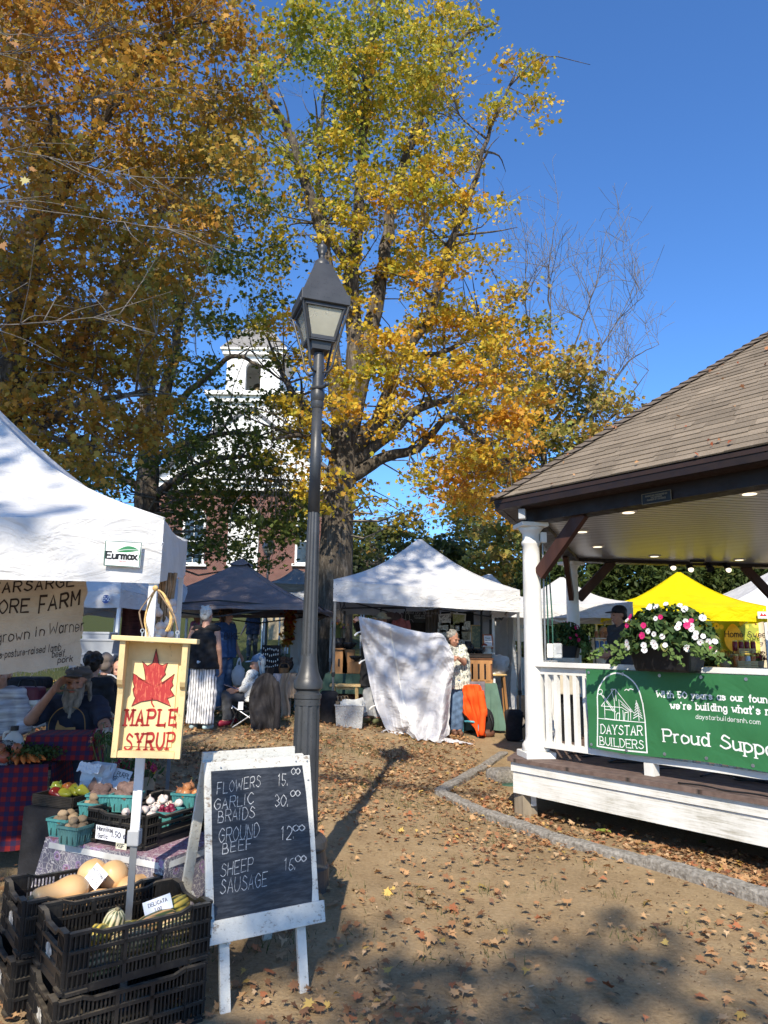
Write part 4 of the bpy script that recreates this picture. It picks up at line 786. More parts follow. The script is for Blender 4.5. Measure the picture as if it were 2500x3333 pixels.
mb.build('arch_trim',M_WHITE,BF);mb=MB();mb.lathe([(.5,bz0+1.0),(.42,bz0+1.15),(.3,bz0+1.6),(.05,bz0+1.75)],20,(bx,yb+W2/2,0));mb.build('bell',mat('bell_bronze',(.12,.1,.06),.4,metal=.8),BF,smooth=True)
mb=MB();mb.box((bx,yb+W2/2,bz1+.15),(W2+.6,W2+.6,.3));mb.box((bx,yb+W2/2,bz1+.36),(W2+.9,W2+.9,.12));mb.build('belfry_cornice',M_WHITE,CH)
za=ch(820,985).z;hw=W2/2+.45;mb=MB();mb.add([(bx-hw,yb-.45,bz1+.42),(bx+hw,yb-.45,bz1+.42),(bx+hw,yb+W2+.45,bz1+.42),(bx-hw,yb+W2+.45,bz1+.42),(bx,yb+W2/2,za)],[(0,1,4),(1,2,4),(2,3,4),(3,0,4),(3,2,1,0)]);mb.build('tower_roof',mat('grey_wood_shingle',(.23,.215,.20),.85,.25,12,.7,30,.03),CH)
M_PANE=mat('dark_glass',(.03,.04,.045),.12,.4,2,0,spec=.8)
for px,wv,nm in((632,1.1,'window'),(1000,1.1,'window'),(793,1.5,'entrance_door')):
 x=ch(px,1750).x;z0=ch(px,1835).z if nm=='window' else zg;z1=ch(px,1690).z;hw=wv*.62;n_=12;o=MB()
 P=[(-hw,z0),(hw,z0),(hw,z1)]+[(hw*math.cos(math.pi*i/n_),z1+hw*math.sin(math.pi*i/n_))for i in range(1,n_)]+[(-hw,z1)]
 T=Matrix(((1,0,0,x),(0,0,1,CHD-.05),(0,1,0,0),(0,0,0,1)))
 pane=MB().prism(P,T,.04).build(nm,M_PANE if nm=='window' else M_WHITE,CH)
 mb=MB()
 for a,b in zip(P,P[1:]+P[:1]):mb.beam((x+a[0],CHD-.06,a[1]),(x+b[0],CHD-.06,b[1]),.14,.16,up=(0,1,0))
 mb.beam((x-hw,CHD-.055,z1),(x+hw,CHD-.055,z1),.12,.1,up=(0,1,0));mb.beam((x-hw,CHD-.055,(z0+z1)/2),(x+hw,CHD-.055,(z0+z1)/2),.1,.1,up=(0,1,0));mb.beam((x,CHD-.055,z0),(x,CHD-.055,z1),.05,.08,up=(0,1,0));mb.build('window_frame' if nm=='window' else 'door_frame',M_WHITE,pane)
 if nm=='window':mb=MB();mb.box((x,CHD-.1,z0-.1),(2*hw+.5,.25,.16));mb.build('sill',M_WHITE,pane)
#pop-up tents
def cloth_mat(name,c,tl=.25,rough=.75):
 if name in MATS:return MATS[name]
 K=NT(name);v=K.coord('Object');K.set(K.b,'Base Color',K.ramp(K.noise(v,2.5,4),[(.3,tuple(x*.8 for x in c)),(.65,c)]));K.b.inputs['Roughness'].default_value=rough;K.b.inputs['Specular IOR Level'].default_value=.25
 a=K.noise(K.coord('Object',(1,1,2.4)),3.2,4,.55,1.2);b=K.noise(v,16,3,.5,.5);K.bump(K.math('ADD',a,K.math('MULTIPLY',b,.25)),.8,.04)
 tr=K.n('BsdfTranslucent',{'Color':c});mx=K.n('MixShader',{0:tl,1:K.b.outputs[0],2:tr.outputs[0]});K.t.links.new(mx.outputs[0],K.out.inputs[0]);MATS[name]=K.m;return K.m
M_TENT=cloth_mat('tent_white',(.67,.67,.67),.12);M_NAVY=cloth_mat('tent_navy',(.215,.185,.19),.06,.55);M_YEL=cloth_mat('tent_yellow',(.88,.74,.0),.3);M_GREYT=cloth_mat('tent_grey',(.30,.29,.27),.15)
def tent(label,C,vh,peak,m=None,leg_m=None,sag=.12,legs=(0,1,2,3),seed=0,vent=False,cap=None,gz=None,group='pop-up market tents',name='market_tent',tm=None):
 """C: four corners at the lower edge of the valance (front left, front right, back right, back left)"""
 m=m or M_TENT;leg_m=leg_m or M_ALU;C=[Vector(c)for c in C];ctr=sum(C,Vector())/4;b=Vector((ctr.x,ctr.y,ground(ctr.x,ctr.y)));t=thing(name,label,'tent',b,group=group);pk=Vector((ctr.x,ctr.y,peak))if not isinstance(peak,Vector)else peak
 mb=MB()
 for k in range(4):
  a,c=C[k]+Vector((0,0,vh)),C[(k+1)%4]+Vector((0,0,vh))
  def f(u,v,a=a,c=c,k=k):
   e=a.lerp(c,u);vv=v*.985;p=e.lerp(pk,vv);s_=math.sin(math.pi*min(vv,1))*sag;s_+=.035*math.sin(math.pi*u)*(1-vv)
   rad=.010*math.sin(u*23+seed+k)*(1-vv)*vv*3+.012*wob(u*3,vv*4,k,seed)*math.sin(math.pi*u)*(1-vv)
   return p-Vector((0,0,s_-rad))
  mb.grid(f,22,16)
 can=mb.build('canopy',m,t,smooth=True)
 for k in range(4):MB().tube([(C[k]+Vector((0,0,vh))).lerp(pk,v)-Vector((0,0,math.sin(math.pi*v)*sag-.004))for v in np.linspace(0,.98,14)],.007,5).build('hip_seam',m,can)
 if vent:
  mb=MB()
  for k in range(4):
   a,c=pk.lerp(C[k],.12),pk.lerp(C[(k+1)%4],.12);mb.grid(lambda u,v:a.lerp(c,u).lerp(pk,v)+Vector((0,0,.05-.03*math.sin(math.pi*u)*(1-v))),6,4)
  mb.build('vent_cap',m,can,smooth=True)
 mb=MB()
 for k in range(4):
  a,c=C[k],C[(k+1)%4];nrm=(c-a).cross(Vector((0,0,1))).normalized()
  def f(u,v,a=a,c=c,k=k,nrm=nrm):
   p=a.lerp(c,u);z=v*vh;return p+Vector((0,0,z-.035*math.sin(math.pi*u)*v+(1-v)*.012*wob(u*4,k,seed)))+nrm*(.012*math.sin(u*math.pi)*wob(u*6,v*2,k,seed)*(1.3-v)*1.6+.02*math.sin(math.pi*u)*(1-v))
  mb.grid(f,30,5)
 mb.build('valance',m,t,smooth=True)
 for k in legs:
  p=C[k];g=ground(p.x,p.y)if gz is None else gz;d=(ctr-p);d.z=0;d.normalize();p=p+d*.045
  lg=MB().box((p.x,p.y,(p.z+.05+g+.7)/2),(.042,.042,p.z+.05-g-.7),math.atan2((C[1]-C[0]).y,(C[1]-C[0]).x),bev=.004).build('leg',leg_m,t)
  MB().box((p.x,p.y,g+.37),(.03,.03,.74),math.atan2((C[1]-C[0]).y,(C[1]-C[0]).x)).build('inner_leg',M_GREYLEG if leg_m is M_ALU else leg_m,lg);MB().box((p.x,p.y,g+.012),(.1,.1,.015)).build('foot',M_GREYLEG,lg);MB().box((p.x,p.y,g+.72),(.055,.055,.07),bev=.006).build('slider',M_BLACK if leg_m is not M_ALU else mat('grey_plastic',(.36,.37,.38)),lg)
 mb=MB()
 for k in range(4):
  a,c=C[k]+Vector((0,0,vh*.3)),C[(k+1)%4]+Vector((0,0,vh*.3));q=a.lerp(c,.5)+Vector((0,0,.12));i1=(ctr-a.lerp(c,.5));i1 .z=0;i1=i1 .normalized()*.05
  mb.beam(a+i1,q+i1,.014,.025);mb.beam(c+i1,q+i1,.014,.025);mb.beam(a+i1+Vector((0,0,vh*.5)),a.lerp(c,.5)+i1-Vector((0,0,.14)),.014,.025);mb.beam(c+i1+Vector((0,0,vh*.5)),a.lerp(c,.5)+i1-Vector((0,0,.14)),.014,.025)
 for k in range(4):mb.beam(C[k]+Vector((0,0,vh*.6)),pk-Vector((0,0,.25)),.012,.02)
 mb.build('truss',tm or leg_m,t);return t
def sq_tent(FL,FR,dep=3.0,back_up=0):
 FL,FR=Vector(FL),Vector(FR);d=(FR-FL);d.z=0;n=Vector((-d.y,d.x,0)).normalized()*dep;n.z=back_up;return[FL,FR,FR+n,FL+n]
FRc=at(520,1896,3.5);BRc=at(603,1872,6.5);e=Vector((-.97,-.235,0));C=[FRc+e*3.05-Vector((0,0,.02)),FRc,BRc,BRc+e*3.05]
NT1=tent('near white canopy at the left edge with a maker label on its front valance',C,.315,3.42,sag=.17,seed=3)
VD=(C[1]-C[0]);VD.z=0;VD.normalize();VN=Vector((VD.y,-VD.x,0));VO=C[1]+VN*.03
def vl(px,py):return hit(px,py,VO,VD)
q=[vl(x*.6028,1350+y*.6028)for x,y in((568,678),(768,690),(755,826),(558,815))]
TV=basis(VO,VD,(0,0,1),VN);TV.translation.z=0;LB=thing('tent_label','square printed maker label with a green leaf on the near white valance','label',TV@Vector((q[3][0],q[3][1]-0,0)))
def lfn(h):return lambda u,v:TV@Vector(((q[3][0]*(1-u)+q[2][0]*u)*(1-v)+(q[0][0]*(1-u)+q[1][0]*u)*v,(q[3][1]*(1-u)+q[2][1]*u)*(1-v)+(q[0][1]*(1-u)+q[1][1]*u)*v,h))
f=lfn(.0);f1=lfn(.0025);f2=lfn(.004)
MB().grid(lambda u,v:lfn(.001)(u,v),4,4).build('backing',mat('label_white',(.84,.86,.86),.4,.04,6,.05),LB,solid=.002)
mb=MB();_strip(mb,[Vector(p)for p in((.02,.02,0),(.02,.5,0),(.02,.98,0),(.5,.98,0),(.98,.98,0),(.98,.5,0),(.98,.02,0),(.5,.02,0),(.02,.02,0))],.032,f1);mb.build('border',mat('dark_green_print',(.02,.09,.05),.4),LB)
mb=MB();P=[(.30,.60),(.42,.72),(.60,.82),(.78,.80),(.93,.68),(.80,.62),(.60,.57),(.42,.57)]
Q=cat([Vector((*p,0))for p in P+P[:1]],4)[:-1];mb.add([f2(.32,.6)]+[f1(p.x,p.y)for p in Q],[(0,1+i,1+(i+1)%len(Q))for i in range(len(Q))]);mb.build('leaf_logo',mat('leaf_green_print',(.03,.20,.07),.4),LB)
mb=MB();_strip(mb,cat([Vector((.34,.605,0)),Vector((.6,.68,0)),Vector((.9,.69,0))],4),.015,f2);mb.build('leaf_vein',mat('label_white',(.84,.86,.86)),LB)
mb=MB();text(mb,'Eurmax',lambda u,v:f1(.06+u*.78,.30+v),.26,.072,1.1);mb.build('lettering',mat('black_print',(.015,.015,.015),.4),LB)
mb=MB();_strip(mb,cat([Vector((.90,.62,0)),Vector((.955,.45,0)),Vector((.92,.26,0))],4),.018,f1);mb.build('stroke_mark',mat('leaf_green_print',(.03,.20,.07)),LB)
mb=MB();_strip(mb,[Vector((.06,.235,0)),Vector((.3,.235,0)),Vector((.6,.235,0)),Vector((.88,.235,0))],.012,f1)
for i in range(6):_strip(mb,[Vector((.07+i*.05,.195,0)),Vector((.09+i*.05,.195,0))],.02,f1)
text(mb,'EUROMAX OUTDOORS',lambda u,v:f1(.42+u*.4,.185+v),.035,.007,1.2);mb.build('red_print',mat('red_print',(.5,.03,.03),.4),LB)
CAN={}
z=lambda px,py,d:at(px,py,d)
NAVY=tent('dark navy canopy dappled with light, behind the maple syrup sign',sq_tent(z(398,1985,11.4),z(1000,1984,11.2)),.10,z(747,1826,12.8).z,M_NAVY,M_ALU,sag=.10,seed=8,vent=True,tm=M_BLACK)
MID=tent('white pop-up tent in the middle of the green where two people hold up a sheet',sq_tent(z(1084,1958,11.3),z(1694,1993,11.3),3.0,-.05),.34,z(1366,1752,12.85),leg_m=mat('tent_leg_dark',(.10,.105,.11),.45),sag=.13,seed=1)
EZ=tent('shaded white tent with a small blue logo, behind the cloth farm sign',sq_tent(z(20,1980,9.6),z(388,1978,9.4)),.24,3.6,sag=.1,seed=5)
p=z(345,1950,9.36);T=basis(p,(1,-.05,0),(0,0,1),(0,-1,0));t=thing('tent_logo','small round blue logo on the shaded white valance','label',p);MB().lathe([(.055,0),(.055,.003)],20,T=T).build('disc',mat('logo_blue',(.05,.09,.28),.5),t);mb=MB();text(mb,'E-Z',plane_fn(T,.005),.05,.009,1,x0=-.045,y0=-.022);mb.build('lettering',mat('label_white',(.84,.86,.86)),t)
W2=tent('white tent with leaf shadows just right of the middle tent, mostly hidden',sq_tent(z(1250,1985,16),z(1745,2000,16)),.28,z(1596,1867,17.5),sag=.12,seed=2,legs=(1,2))
W3=tent('bright white tent seen through the bandstand behind its far column',sq_tent(z(1600,2010,12.5),z(2062,2012,12.0)),.26,z(1828,1877,13.6),sag=.12,seed=4)
YEL=tent('bright yellow canopy behind the flowers on the bandstand rail',sq_tent(z(1990,2016,13.4),z(2498,2023,12.9)),.27,z(2209,1860,14.6),M_YEL,sag=.12,seed=6)
W4=tent('pale white tent at the far right edge behind the yellow canopy',sq_tent(z(2330,2030,17),z(2890,2040,17)),.3,z(2620,1800,18.5),sag=.12,seed=7)
GT=tent('weathered grey canopy by the church between navy tent and lamp post',sq_tent(z(862,1925,20),z(1180,1930,20)),.25,z(960,1850,21.5),M_GREYT,sag=.1,seed=9)
W5=tent('low white tent glimpsed between the navy canopy and the lamp post',sq_tent(z(930,1965,16),z(1110,1965,16),2.4),.25,z(1040,1895,17.2),sag=.1,seed=10,legs=(0,1))
p=z(2485,2002,12.84);T=basis(p,(1,-.06,0),(0,0,1),(0,-1,0));t=thing('tent_label','white maker label with a red mountain on the yellow valance','label',p);MB().box((0,0,0),(.2,.12,.006),T=T).build('backing',mat('label_white',(.84,.86,.86)),t);MB().add([T@Vector(v)for v in((-.07,-.02,.005),(.0,-.02,.005),(-.03,.045,.005),(-.02,-.02,.006),(.06,-.02,.006),(.02,.03,.006))],[(0,1,2),(3,4,5)]).build('mountain_mark',mat('red_print',(.5,.03,.03)),t)
def wall(label,a,b,z0,z1,m=None,name='tent_side_wall',seed=0,billow=.06):
 a,b=Vector(a),Vector(b);n=(b-a).cross(Vector((0,0,1))).normalized()
 o=MB().grid(lambda u,v:a.lerp(b,u)+Vector((0,0,z0+(z1-z0)*v-a.lerp(b,u).z))+n*(billow*wob(u*3.3,v*1.2,0,seed)*(1.2-v)+.02*math.sin(u*21+v*2)*(1-v)),26,16).build(name,m or M_TENT,smooth=True);return tag(o,label,'tent wall')
g=ground(2,14.3)
wall('white side wall hanging at the back right inside the middle tent',z(1535,2100,14.4),z(1655,2100,14.2),g+.05,g+2.0,seed=1)
wall('white side wall on the right side of the middle tent billowing at its foot',z(1655,2100,14.2),z(1672,2100,12.9),g+.02,g+1.95,seed=2,billow=.1)
g=ground(-2,14.4);wall('white side wall of the navy canopy right of the autumn garland',z(947,2100,14.2),z(1020,2100,14.4),g+.05,g+1.9,seed=3)
#weight bags
def wbag(label,p,h=.42):
 t=thing('weight_bag',label,'weight bag',p,group='black weight bags on tent legs');mb=MB()
 mb.lathe([(.10,0),(.125,.03),(.12,h*.45),(.135,h*.75),(.14,h*.92),(.10,h),(.07,h*.98)],18,p,sx=1.05,sy=.85);mb.build('bag',M_BLKCLOTH,t,smooth=True)
 MB().tube(cat([p+Vector((.1,-.05,h*.4)),p+Vector((.17,-.08,h*.62)),p+Vector((.12,-.04,h*.88))],5),.012,6).build('strap',M_BLACK,t);return t
wbag('black weight bag strapped to the front right leg of the middle tent',gat(1668,11.35),.46);wbag('black weight bag farther back beside the round white sign',gat(1695,14.0),.40)
wbag('black bag slumped at the foot of the front left leg of the middle tent',gat(1075,11.2),.48)
#cloth farm banner under the near tent
K=NT('canvas_sign');v=K.coord('Object');K.set(K.b,'Base Color',K.ramp(K.noise(v,5,5),[(.3,(.40,.335,.265)),(.7,(.56,.48,.39))]));K.b.inputs['Roughness'].default_value=.95;K.bump(K.math('ADD',K.noise(K.coord('Object',(1,1,2)),5,4,.55,1.5),K.math('MULTIPLY',K.noise(v,140,2),.12)),.6,.03);M_CANVAS=K.m
FO=z(140,2000,4.1);FDv=Vector((.975,.22,0));FNv=Vector((FDv.y,-FDv.x,0));TF=basis(FO,FDv,(0,0,1),FNv);TF.translation.z=0
def fu(x,y):return hit(x*.3617,1850+y*.3617,FO,FDv)
uR_,zTop=fu(788,60);zBt=fu(765,880)[1];zTop=FRc.z+.22
def farm(u,v,h=0):
 s_=(v-zBt)/(zTop-zBt);return TF@Vector((u,v,.02*wob(u*3,v*2.6,0,4)*(1.1-s_*.6)+.012*math.sin(u*9+v*5)*(1-s_)+h))
FS=thing('farm_sign','hand lettered tan cloth farm sign with a frayed lower edge hanging under the near canopy','sign',TF@Vector((uR_,zBt,0)))
def edge(u):return zBt-.14*max(0,(uR_-u-.03))*.9-.012*wob(u*9,1)
MB().grid(lambda a,b:farm(uR_-1.75+1.75*a-.012*wob(b*7,2),edge(uR_-1.75+1.75*a)*(1-b)+zTop*b),60,34).build('cloth',M_CANVAS,FS,smooth=True)
mb=MB();rs=random.Random(5)
for i in range(150):u=uR_-rs.random()*1.2;p=farm(u,edge(u)+.004);mb.tube([p,p+Vector((rs.uniform(-.008,.008),-.003,-rs.uniform(.008,.03)))],.0012,3,cap=False)
mb.build('fringe',M_CANVAS,FS)
M_INK=mat('brown_ink',(.030,.018,.015),.8,.2,20,0);mb=MB()
def ftext(s_,x,y,xe,ye,cap,thk,sp=1.5,jit=.05,slab=0,right=False):
 (u0,v0),(u1,v1)=fu(x,y),fu(xe,ye);ht=fu(x,y-cap)[1]-v0;w_=text_w(s_,ht,sp);k=(v1-v0)/(u1-u0);sx=(u1-u0)/w_;text(mb,s_,lambda u,v:farm(u0+u*sx,v0+v+k*u*sx,.003),ht,ht*thk,sp,slab,jit)
ftext('KEARSARGE',-170,240,665,160,92,.15,2.0,.03,.3);ftext('GORE',-105,412,258,392,118,.14,1.8,.03,.3);ftext('F',350,400,410,395,150,.13,1.8,.02,.3);ftext('ARM',435,378,710,325,125,.15,1.9,.03,.3)
ftext('grown',-40,672,262,632,96,.09,1.6,.05);ftext('in',322,612,396,604,84,.09,1.6,.04);ftext('Warner',440,592,748,560,100,.09,1.6,.05)
ftext('s*pasture-raised',-10,812,405,755,62,.12,1.7,.05);ftext('lamb,',438,752,560,738,66,.12,1.7,.04);ftext('beef,',470,802,595,790,62,.12,1.7,.04);ftext('pork',522,850,650,838,56,.12,1.7,.04)
mb.build('lettering',M_INK,FS)
#maple syrup sign hung on the corner leg
CR=lambda x,y:(x*.6028,1350+y*.6028)
SO=z(500,2300,3.36);SDv=Vector((.985,.17,0)).normalized();SN=Vector((SDv.y,-SDv.x,0))
def su(x,y):return hit(*CR(x,y),SO,SDv)
(uA,zA),(uB,zB_),(uC,zC),(uD,zD)=su(672,1222),su(1030,1238),su(975,1850),su(612,1840)
K=NT('cream_paint');v=K.coord('Object');a=K.noise(v,9,6,.7);b=K.noise(K.coord('Object',(1,1,.3)),60,5,.7)
K.set(K.b,'Base Color',K.mix(K.ramp(K.math('ADD',K.math('MULTIPLY',a,.5),K.math('MULTIPLY',b,.5)),[(.36,.75),(.42,0)]),K.ramp(a,[(.3,(.62,.46,.22)),(.7,(.74,.58,.30))]),(.20,.15,.09)));K.b.inputs['Roughness'].default_value=.6;K.bump(b,.3,.003);M_CREAM=K.m
SG=thing('maple_sign','cream wooden maple syrup sign with a red maple leaf hanging on the tent leg','sign',SO+SDv*((uC+uD)/2)+Vector((0,0,zD-SO.z)))
TS=basis(SO,SDv,(0,0,1),SN);TS.translation.z=0
lean=((uC+uD)-(uA+uB))/2/((zC+zD)/2-(zA+zB_)/2)
zbS=(zC+zD)/2+.0;ztS=(zA+zB_)/2;wS=(uB-uA+uC-uD)/2;tilt=((zB_-zA)+(zC-zD))/2/wS
ucS=lambda zz:(uA+uB)/2+(zz-ztS)*lean
def sp_(u,zz,h):return TS@Vector((ucS(zz)+u,zz+tilt*u,h))
def sbox(mb,u0,u1,z0,z1,h0,h1):
 V=[sp_(u,zz,h)for h in(h0,h1)for u,zz in((u0,z0),(u1,z0),(u1,z1),(u0,z1))];return mb.add(V,[(3,2,1,0),(4,5,6,7),(0,1,5,4),(1,2,6,5),(2,3,7,6),(3,0,4,7)])
hw=wS/2;zl=zbS
sbox(MB(),-hw+.012,hw-.012,zl+.01,ztS,.0,.012).build('back_board',M_CREAM,SG)
for s_ in(-1,1):
 mb=MB();u0,u1=sorted((s_*hw,s_*(hw-.024)));prof=[(zl,.055),(ztS-.235,.055),(ztS-.205,.062),(ztS-.19,.085),(ztS-.17,.098),(ztS-.10,.105),(ztS,.115)]
 for(za,ha),(zb2,hb)in zip(prof[:-1],prof[1:]):
  V=[sp_(u,zz,h)for zz,h in((za,-.005),(za,ha),(zb2,hb),(zb2,-.005))for u in(u0,u1)];mb.add(V,[(0,1,3,2),(2,3,5,4),(4,5,7,6),(6,7,1,0),(0,2,4,6),(1,7,5,3)])
 mb.build('side_cheek',M_CREAM,SG)
sbox(MB(),-hw+.026,hw-.026,zl+.0,zl+.028,.013,.05).build('bottom_rail',M_CREAM,SG);sbox(MB(),-hw-.035,hw+.04,ztS+.001,ztS+.024,-.03,.135).build('top_board',M_CREAM,SG,bevel=.004)
sbox(MB(),-hw+.045,hw-.045,zl+.045,ztS-.085,.0125,.018).build('panel',mat('cream_panel',(.78,.60,.30),.55,.08,7,.2,40,.002),SG)
def sg(x,y,h=.0205):
 u,zz=su(x,y);return TS@Vector((u,zz,h))
LF=[(847,1265),(862,1345),(880,1352),(908,1340),(893,1385),(898,1400),(872,1428),(880,1452),(945,1398),(932,1440),(938,1460),(922,1480),(945,1515),(908,1530),(925,1572),(850,1540),(826,1538),(765,1548),(714,1572),(735,1528),(728,1515),(722,1480),(730,1468),(722,1440),(724,1395),(745,1408),(752,1425),(790,1432),(785,1385),(778,1350),(772,1332),(800,1355),(828,1340)]
rs=random.Random(2);q=[Vector((*p,0))for p in LF];mb=MB();V=[sg(838,1470)]+[sg(p.x,p.y)for p in q];mb.add(V,[(0,i+1,(i+1)%len(q)+1)for i in range(len(q))]);M_RED=None
K=NT('red_leaf_paint');nz=K.noise(K.coord('Object',(60,60,14)),2,4,.6,.5);K.set(K.b,'Base Color',K.ramp(nz,[(.52,(.36,.018,.018)),(.66,(.58,.13,.07))]));K.b.inputs['Roughness'].default_value=.6;mb.build('maple_leaf',K.m,SG)
mb=MB();e_=3
for s_ in([(x,y)for x,y in LF]+[LF[0]],):_strip(mb,[Vector((*p,0))for p in s_],4.2,lambda x,y:sg(x,y,.0215))
mb.build('leaf_outline',mat('dark_line',(.05,.012,.01),.6),SG)
M_DRED=mat('dark_red_paint',(.36,.02,.018),.6,.2,25,.1);mb=MB();_strip(mb,cat([Vector((826,1530,0)),Vector((822,1552,0)),Vector((834,1574,0))],4),8,sg)
for s_,x0,y0,x1,y1,cap in(('MAPLE',678,1674,952,1672,82),('SYRUP',674,1808,938,1800,86)):
 (u0,v0),(u1,v1)=su(x0,y0),su(x1,y1);ht=su(x0,y0-cap)[1]-v0;sp=2.3;w_=text_w(s_,ht,sp);sx=(u1-u0)/w_;k=(v1-v0)/(u1-u0)
 text(mb,s_,lambda u,v:TS@Vector((u0+u*sx+.05*v,v0+v+k*u*sx,.0205)),ht,ht*.18,sp,1.15,.02)
mb.build('lettering',M_DRED,SG)
top=z(508,1915,3.43);rp=mat('brown_cord',(.22,.15,.09),.8,.2,30,.4,200)
for i,u in enumerate((-hw+.085,hw-.055)):
 q=sp_(u,ztS+.03,.07);o=MB().tube(cat([q+Vector((0,0,.03)),q+Vector((-.018,0,.09)),q.lerp(top,.45)+Vector((-.03+.05*i,-.02,.02)),top],6),.0035,6).build('hanging_cord',rp,SG)
 MB().tube([q-Vector((0,0,.01)),q+Vector((0,0,.012))],.004).tube(cat([q+Vector((.008*math.cos(a),0,.02+.008*math.sin(a)))for a in np.linspace(0,6.28,9)],2),.0025,5).build('eye_screw',M_STEEL,o)
twn=mat('straw_twine',(.62,.42,.17),.9,.25,60,.6,200,.003)
t=thing('twine','frayed straw coloured twine knotted on the tent corner above the maple sign','twine',top);mb=MB();rs=random.Random(4)
for i in range(6):
 o=Vector((rs.uniform(-.004,.004),rs.uniform(-.004,.004),0));mb.tube(cat([top+o,top+Vector((.045,-.02,-.03))+o*1.5,top+Vector((.085,-.03,-.10))+o*2,top+Vector((.092,-.03,-.16))+o*2,top+Vector((.078,-.03,-.205))+o*3],5),.0017,5)
 mb.tube(cat([top+o,top+Vector((-.015,-.035,-.07))+o,top+Vector((-.03,-.035,-.15))+o,top+Vector((-.012,-.035,-.21))+o*2,top+Vector((-.002,-.035,-.265))+o*3],5),.0014,5)
mb.ball(top+Vector((0,-.01,0)),.014);mb.build('strands',twn,t,smooth=True)
#garlic braid
gp=z(535,1900,4.0);t=thing('garlic_braid','braid of papery garlic bulbs with dry stalks hanging behind the tent corner','garlic',gp-Vector((0,0,.45)));mb=MB();rs=random.Random(6)
for i in range(46):
 x=rs.uniform(-.045,.045);mb.tube(cat([gp+Vector((x*1.1+.02,rs.uniform(-.03,.03),.06)),gp+Vector((x*.8+.012,rs.uniform(-.03,.03),-.13)),gp+Vector((x*1.4,rs.uniform(-.03,.03),-.28))],3),.006,5)
mb.build('dry_stalks',mat('dry_stalk',(.36,.24,.14),.9,.3,20,.4),t);M_GARLIC=mat('garlic_skin',(.74,.66,.58),.6,.18,24,.3,80,.002,c2=(.50,.38,.36),stretch=(1,1,.4))
def garlic_bulb(mb,p,r,rot=None):
 M=Matrix.Translation(p)@(rot or Matrix.Identity(4));n_=18;prof=[(.12,-.72),(.62,-.62),(.95,-.22),(1,.08),(.82,.45),(.42,.78),(.16,1.1),(.12,1.6)];V=[]
 for rr,zz in prof:
  for k in range(n_):th=2*math.pi*k/n_;q=rr*r*(1+.05*math.cos(th*6))*(1 if zz<.9 else 1);V.append(M@Vector((q*math.cos(th),q*math.sin(th),zz*r)))
 m=len(prof);mb.add(V,[[i*n_+k,i*n_+(k+1)%n_,(i+1)*n_+(k+1)%n_,(i+1)*n_+k]for i in range(m-1)for k in range(n_)]+[list(range(n_))[::-1],list(range((m-1)*n_,m*n_))])
for i in range(24):
 a=rs.uniform(0,6.28);q=gp+Vector((math.cos(a)*.055,math.sin(a)*.05,-.11-.21*(i/23)));mb=MB();garlic_bulb(mb,q,rs.uniform(.024,.034),Matrix.Rotation(rs.uniform(.4,1.3),4,Vector((math.sin(a),-math.cos(a),.1))));mb.build('garlic_bulb',M_GARLIC,t,smooth=True)
#chalkboard
BO_=Vector((-.80,3.40,0));bl=onz(736,3308,0);br_=onz(997,3238,0);BDv=(br_-bl).normalized();BNv=Vector((BDv.y,-BDv.x,0));tl_=R(13)
TBd=basis(bl,BDv,(0,0,1),BNv);up_=(Vector((0,0,1))*math.cos(tl_)-BNv*math.sin(tl_));nb_=BDv.cross(up_);TC=basis(bl,BDv,up_,nb_)
def cu(px,py):
 r=ray(px,py);o=Vector((0,0,EYE));t_=(bl-o).dot(nb_)/r.dot(nb_);p=o+r*t_-bl;return p.dot(BDv),p.dot(up_)
C2=lambda x,y:(x*.663,2300+y*.663)
c2=lambda x,y:cu(*C2(x,y))
K=NT('flaking_white_paint');v=K.coord('Object');a=K.noise(v,11,7,.75);b=K.noise(K.coord('Object',(.5,8,8)),10,6,.7)
K.set(K.b,'Base Color',K.mix(K.ramp(K.math('ADD',K.math('MULTIPLY',a,.5),K.math('MULTIPLY',b,.5)),[(.40,1),(.45,0)]),K.ramp(a,[(.3,(.54,.53,.48)),(.7,(.68,.67,.61))]),(.27,.22,.17)));K.b.inputs['Roughness'].default_value=.7;K.bump(K.math('ADD',a,b),.6,.006);M_FLAKE=K.m
CB=thing('chalkboard_sign','white framed A-frame chalkboard listing flowers, garlic braids, beef and sausage prices','sign',bl)
(xl,zb0),(xr,zb1)=c2(1010,1200),c2(1572,1060);xt0,zt0=c2(1005,262);xt1,zt1=c2(1520,250)
def cp(u,v,h=0):return TC@Vector((u,v,h))
def cbox(mb,u0,u1,v0,v1,h0,h1):
 mb.add([cp(u,v,h)for h in(h0,h1)for u,v in((u0,v0),(u1,v0),(u1,v1),(u0,v1))],[(3,2,1,0),(4,5,6,7),(0,1,5,4),(1,2,6,5),(2,3,7,6),(3,0,4,7)]);return mb
xl_,xr_=(xl+xt0)/2,(xr+xt1)/2;vt=(zt0+zt1)/2;vb=(zb0+zb1)/2+.07
cbox(MB(),xl_,xr_,vb,vt,-.012,.004).build('board',M_FLAKE,CB,bevel=.003);cbox(MB(),xl_-.012,xr_+.02,vb-.06,vb+.035,.0045,.022).build('lower_batten',M_FLAKE,CB,bevel=.003)
for(x,y),(x2,y2)in(((1108,1215),(1110,1515)),((1487,1120),(1500,1405))):
 u,v=c2(x,y);cbox(MB(),u-.024,u+.024,0,vb+.2,-.034,-.0125).build('leg',M_FLAKE,CB,bevel=.003)
blk=[(1034,318),(1482,288),(1500,420),(1520,640),(1532,870),(1528,975),(1400,1020),(1200,1062),(1052,1080),(1040,700)]
